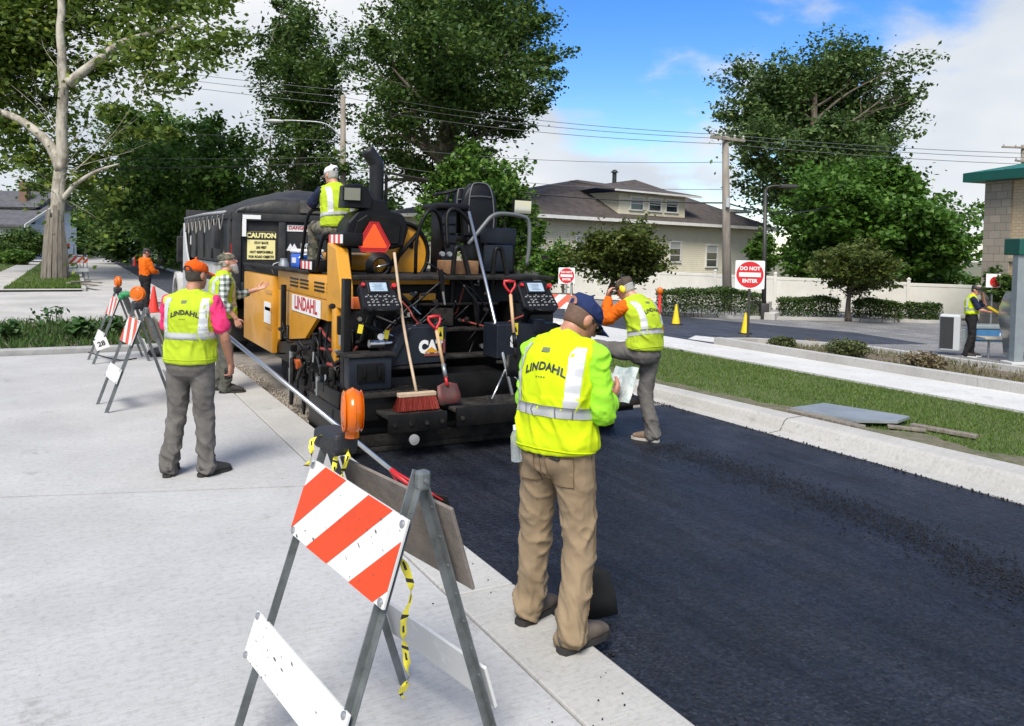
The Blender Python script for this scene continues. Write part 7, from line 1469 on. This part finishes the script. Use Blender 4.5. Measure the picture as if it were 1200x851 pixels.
pocket(i1, m1, (-.165, -.035), .80, .945, 'pocket', KH2); pocket(i1, m1, (.04, .165), .80, .945, 'pocket', KH2)
def seam(inf, pts, mat, name='seam', r=.0025):
    out = []
    for p in crom(pts, 6):
        hit = inf['bvt'].find_nearest(p)
        out.append(hit[0] + hit[1] * .0015)
    m = MB(); m.tube(out, r, 5); return m.build(name, mat, inf['tro'], True, local=True)
for k, sg in (('L', -1), ('R', 1)):
    hp_, kn, an = i1['legs'][k]; seam(i1, [hp_ + Vector((sg * .11, 0, 0)), kn + Vector((sg * .09, 0, 0)), an + Vector((sg * .08, 0, 0))], KHS)
seam(i1, [Vector((0, -.15, .98)), Vector((0, -.16, .88)), Vector((0, -.12, .80))], KHS)
# things he carries
q = W2(m1, (-.165, -.115, .94)); wb = thing('water_bottle', 'clear water bottle stuck in the back pocket of the khaki trousers', 'bottle', q); m = MB(); m.lathe([(.030, -.06), (.031, .03), (.031, .065), (.024, .085), (.014, .10), (.014, .108), (.001, .108)], q, (-.05, 0, 1), 18); m.build('body', M('clear_plastic', (.62, .68, .70), .08, trans=.7), wb, 40); m = MB(); m.lathe([(.017, .10), (.017, .122), (.001, .123)], q, (-.05, 0, 1), 14); m.build('cap', M('cap_white', (.7, .72, .72), .4), wb)
m = MB(); q = W2(m1, (.05, -.135, .955)); m.box(q, (.13, .03, .05), (0, 0, -(YAW + R(38))), .01); tag(m.build('phone_pouch', BLKTXT), 'small black pouch tucked under the back hem of the yellow vest', 'pouch')
pc = W2(m1, (.13, .42, 1.24)); m = MB(); rs = []
for k in range(9): a = k / 8; rs.append([pc + Vector((.11 * (a - .5), .02 * math.sin(a * 5), z)) for z in (-.10, .085)])
m = MB(); Mp = Matrix.Rotation(-(YAW + R(40)), 3, 'Z') @ Matrix.Rotation(-.5, 3, 'X')
V_ = []; F_ = []
for side_ in (0, .004):
    for i in range(9):
        for j in range(5): V_.append(tuple(pc + Mp @ Vector((.15 * (i / 8 - .5), side_ + .018 * math.sin(i * .7) + .006 * math.sin(j * 1.4), .20 * (j / 4 - .5)))))
for sI in (0, 45): F_ += [(sI + i * 5 + j, sI + i * 5 + j + 1, sI + (i + 1) * 5 + j + 1, sI + (i + 1) * 5 + j) for i in range(8) for j in range(4)]
tag(pymesh('paper', V_, F_, M('paper', (.50, .54, .53), .8, c2=(.28, .34, .35), vs=22, lo=.42, hi=.6), None, True), 'folded printed paper held in the hands of the man in the navy cap', 'paper')
# black shovel at his feet
sp_ = P(706, 724, -.07); ro = thing('shovel', 'black square shovel resting on the fresh asphalt beside the khaki trousers', 'shovel', sp_); BSH = M('blade_black', (.006, .006, .006), .75, c2=(.014, .013, .012), vs=8)
up_ = (PD(668, 500, 4.25) - sp_).normalized(); X_ = (rv + up_ * -rv.dot(up_)).normalized(); N_ = up_.cross(X_)
m = MB(); rs = []
for t, w, cv_ in ((.0, .14, .02), (.10, .145, .035), (.24, .13, .04), (.31, .05, .03)): rs.append([sp_ - X_ * .05 + up_ * t + X_ * w * k + N_ * (cv_ * k * k - o) for o in (0,) for k in (-1, -.6, 0, .6, 1)] + [sp_ - X_ * .05 + up_ * t + X_ * w * k + N_ * (cv_ * k * k - .006) for k in (1, .6, 0, -.6, -1)])
m.rings(rs); m.build('blade', BSH, ro, True); m = MB(); m.tube([sp_ - X_ * .05 + up_ * .28, PD(672, 520, 4.25)], .017, 10); m.build('handle', BSH, ro, True)
# man with the orange cap
m2, i2 = person('man in an orange cap and yellow vest holding a lute handle on the pavement', (.86, 7.06, 0), YAW + R(4),
    dict(pelvis=(0, 0, .95), neck=(.01, .0, 1.50), head=(.025, .045, 1.66), face=(R(16), R(2)), elR=(.285, .0, 1.17), wrR=(.29, .12, .92), hdR=(0, .12, -1), pmR=(-1, .1, 0), cuR=.7, elL=(-.24, .10, 1.18), wrL=(-.02, .32, 1.22), hdL=(.8, .5, .2), pmL=(.2, -.4, .9), cuL=1.1,
         knL=(-.12, .02, .50), anL=(-.16, -.03, .10), knR=(.11, .03, .50), anR=(.15, .02, .10), ftL=(-.25, 1, 0), ftR=(.55, 1, 0)),
    dict(bulk=1.04, shirt=PINK, sleeve=.62, vest=HIVISD, hem=.02, flare=1.0, trousers=GREYP, cap=dict(mat=fabric('orange_cap', (.74, .10, .006), (.64, .085, .006), 30), strap=BLKTXT), hair=HAIRD, print=True, belt=.38, strapx=.155, seed=5, boots=BOOTB), .011, 1.80)
lute('long silver lute slanting from the orange-capped man to the road edge', (2.46, 5.84, -.04), W2(m2, (.03, .36, 1.235)), .5, (.5, -.85, 0), ALU, True, True)
q = W2(m2, (.255, .16, .84)); m = MB(); m.box(q, (.04, .09, .10), (0, 0, -YAW), .012); tag(m.build('radio', BLKTXT), 'small dark radio held low by the man in the orange cap', 'radio')
# bearded man by the hopper
m3, i3 = person('bearded man in a camouflage cap and plaid shirt gesturing beside the paver', (1.72, 10.9, 0), YAW + R(62),
    dict(pelvis=(0, 0, .95), neck=(0, .0, 1.50), head=(.0, .055, 1.655), face=(R(12), R(-16)), elR=(.27, -.04, 1.17), wrR=(.27, .12, .95), hdR=(0, .4, -1), pmR=(-1, .1, 0), elL=(-.22, .22, 1.22), wrL=(-.16, .46, 1.30), hdL=(.1, .9, .4), pmL=(.5, -.3, .8), cuL=.2,
         knL=(-.11, .04, .50), anL=(-.12, -.02, .10), knR=(.11, .04, .50), anR=(.12, .04, .10), ftL=(-.1, 1, 0), ftR=(.1, 1, 0)),
    dict(bulk=1.08, skin=SKINL, shirt=PLAID, sleeve=1.5, vest=HIVISD, hem=0.0, trousers=OLIVE, cap=dict(mat=CAMO, back=1), beard=HAIRG, hair=HAIRG, belt=.3, seed=9, boots=BOOTB), .013, 1.83)
# operator on the machine
m4, i4 = person('operator in a white cap and yellow vest seated high on the paver', (2.88, 9.72, 1.66), YAW - R(34),
    dict(pelvis=(0, 0, .50), neck=(0, .10, 1.02), mid=(0, .0, .76), head=(-.02, .17, 1.17), face=(R(-14), R(10)), elR=(.24, .28, .78), wrR=(.12, .46, .86), hdR=(-.3, .9, .2), pmR=(-.5, 0, -.6), elL=(-.25, .26, .78), wrL=(-.12, .44, .90), hdL=(.2, .9, .4), pmL=(.4, 0, -.7), cuL=.9,
         hipL=(-.10, .02, .50), hipR=(.10, .02, .50), knL=(-.14, .44, .52), anL=(-.14, .46, .11), knR=(.16, .42, .53), anR=(.17, .34, .11), ftL=(0, 1, 0), ftR=(.1, 1, 0)),
    dict(bulk=1.06, skin=SKINL, shirt=NAVY, sleeve=.7, vest=HIVISD, hem=.03, trousers=CAMO, cap=dict(mat=fabric('white_cap', (.66, .66, .66), (.58, .58, .58), 30), strap=BLKTXT), hair=HAIRG, print=False, belt=.28, seed=12, boots=BOOT), .012, 1.78)
pb('operator_seat', M('seat_vinyl'), ((2.64, 9.42, 2.01), (3.12, 9.86, 2.09)), bev=.03); pb('seat_post', BLKP, ((2.76, 9.55, 1.63), (3.02, 9.8, 2.01)), bev=.02)
# man in orange far off
m5, i5 = person('man in an orange jacket and black trousers standing in the far lane', (1.76, 24.2, 0), YAW + R(40),
    dict(elR=(.25, .10, 1.15), wrR=(.12, .28, 1.10), elL=(-.25, .08, 1.15), wrL=(-.1, .28, 1.1), face=(R(10), R(15)), knL=(-.08, .02, .5), anL=(-.09, 0, .1), knR=(.08, .02, .5), anR=(.09, .02, .1)),
    dict(bulk=1.1, shirt=ORGS, sleeve=1.9, sw=1.25, trousers=BLKPANT, cap=dict(mat=BLKTXT), hair=HAIRD, seed=14, boots=BOOTB), .016, 1.76)
# man in orange sleeves with a foot up on the screed
m6, i6 = person('man in orange sleeves and yellow vest with one foot up on the screed', (5.36, 6.72, -.08), YAW - R(38),
    dict(pelvis=(0, 0, .96), neck=(-.03, .12, 1.50), mid=(0, .0, 1.24), head=(-.07, .23, 1.61), face=(R(-22), R(28)), elR=(.28, .06, 1.16), wrR=(.22, .30, 1.02), hdR=(-.2, .9, -.2), elL=(-.30, .28, 1.28), wrL=(-.16, .40, 1.50), hdL=(.3, .1, .9), pmL=(.5, -.8, 0), cuL=.7,
         hipL=(-.09, .03, .95), knL=(-.30, .44, .97), anL=(-.30, .47, .53), knR=(.07, .03, .5), anR=(.08, -.06, .10), ftL=(-.15, 1, 0), ftR=(-.35, 1, 0)),
    dict(bulk=1.05, skin=SKINL, shirt=ORGS, sleeve=1.92, sw=1.12, vest=HIVISD, hem=.06, trousers=GREYP, cap=dict(mat=fabric('brown_cap', (.060, .045, .035), (.10, .08, .06), 25)), hair=HAIRG, muff=True, print=True, belt=.36, seed=17, boots=M('boot_tan', (.13, .075, .05), .75, c2=(.2, .14, .1), vs=8), sole=M('sole_pale', (.4, .37, .32), .8)), .011, 1.80)
pb('side_step', DIRT, ((4.95, 6.78, .30), (5.5, 7.1, .355)), bev=.006)
# man by the speaker box
l7 = PG(1137, 418); m7, i7 = person('man in a black cap and yellow vest beside the speaker box, hand to his face', (l7.x, l7.y, gz(l7.x) + .0), YAW + R(112),
    dict(head=(0, .06, 1.64), face=(R(25), R(14)), elR=(.26, .12, 1.18), wrR=(.20, .30, 1.14), hdR=(-.1, 1, .1), pmR=(-.6, 0, -.7), cuR=1.0, elL=(-.24, .30, 1.26), wrL=(-.08, .23, 1.50), hdL=(.3, -.3, .9), pmL=(.5, -.6, 0), knL=(-.1, .04, .5), anL=(-.10, .04, .1), knR=(.10, .0, .5), anR=(.12, -.1, .1)),
    dict(bulk=1.02, skin=SKINL, shirt=NAVY, sleeve=.7, vest=HIVIS, hem=.22, trousers=BLKPANT, cap=dict(mat=BLKTXT), hair=HAIRD, belt=.42, seed=20, boots=BOOTB, sole=SWHITE), .014, 1.70)
q = W2(m7, (.18, .42, 1.12)); m = MB(); m.box(q, (.32, .06, .05), (0, .5, -YAW)); tag(m.build('clipboard', CONEY), 'yellow handled tool held out by the man in the black cap', 'tool')
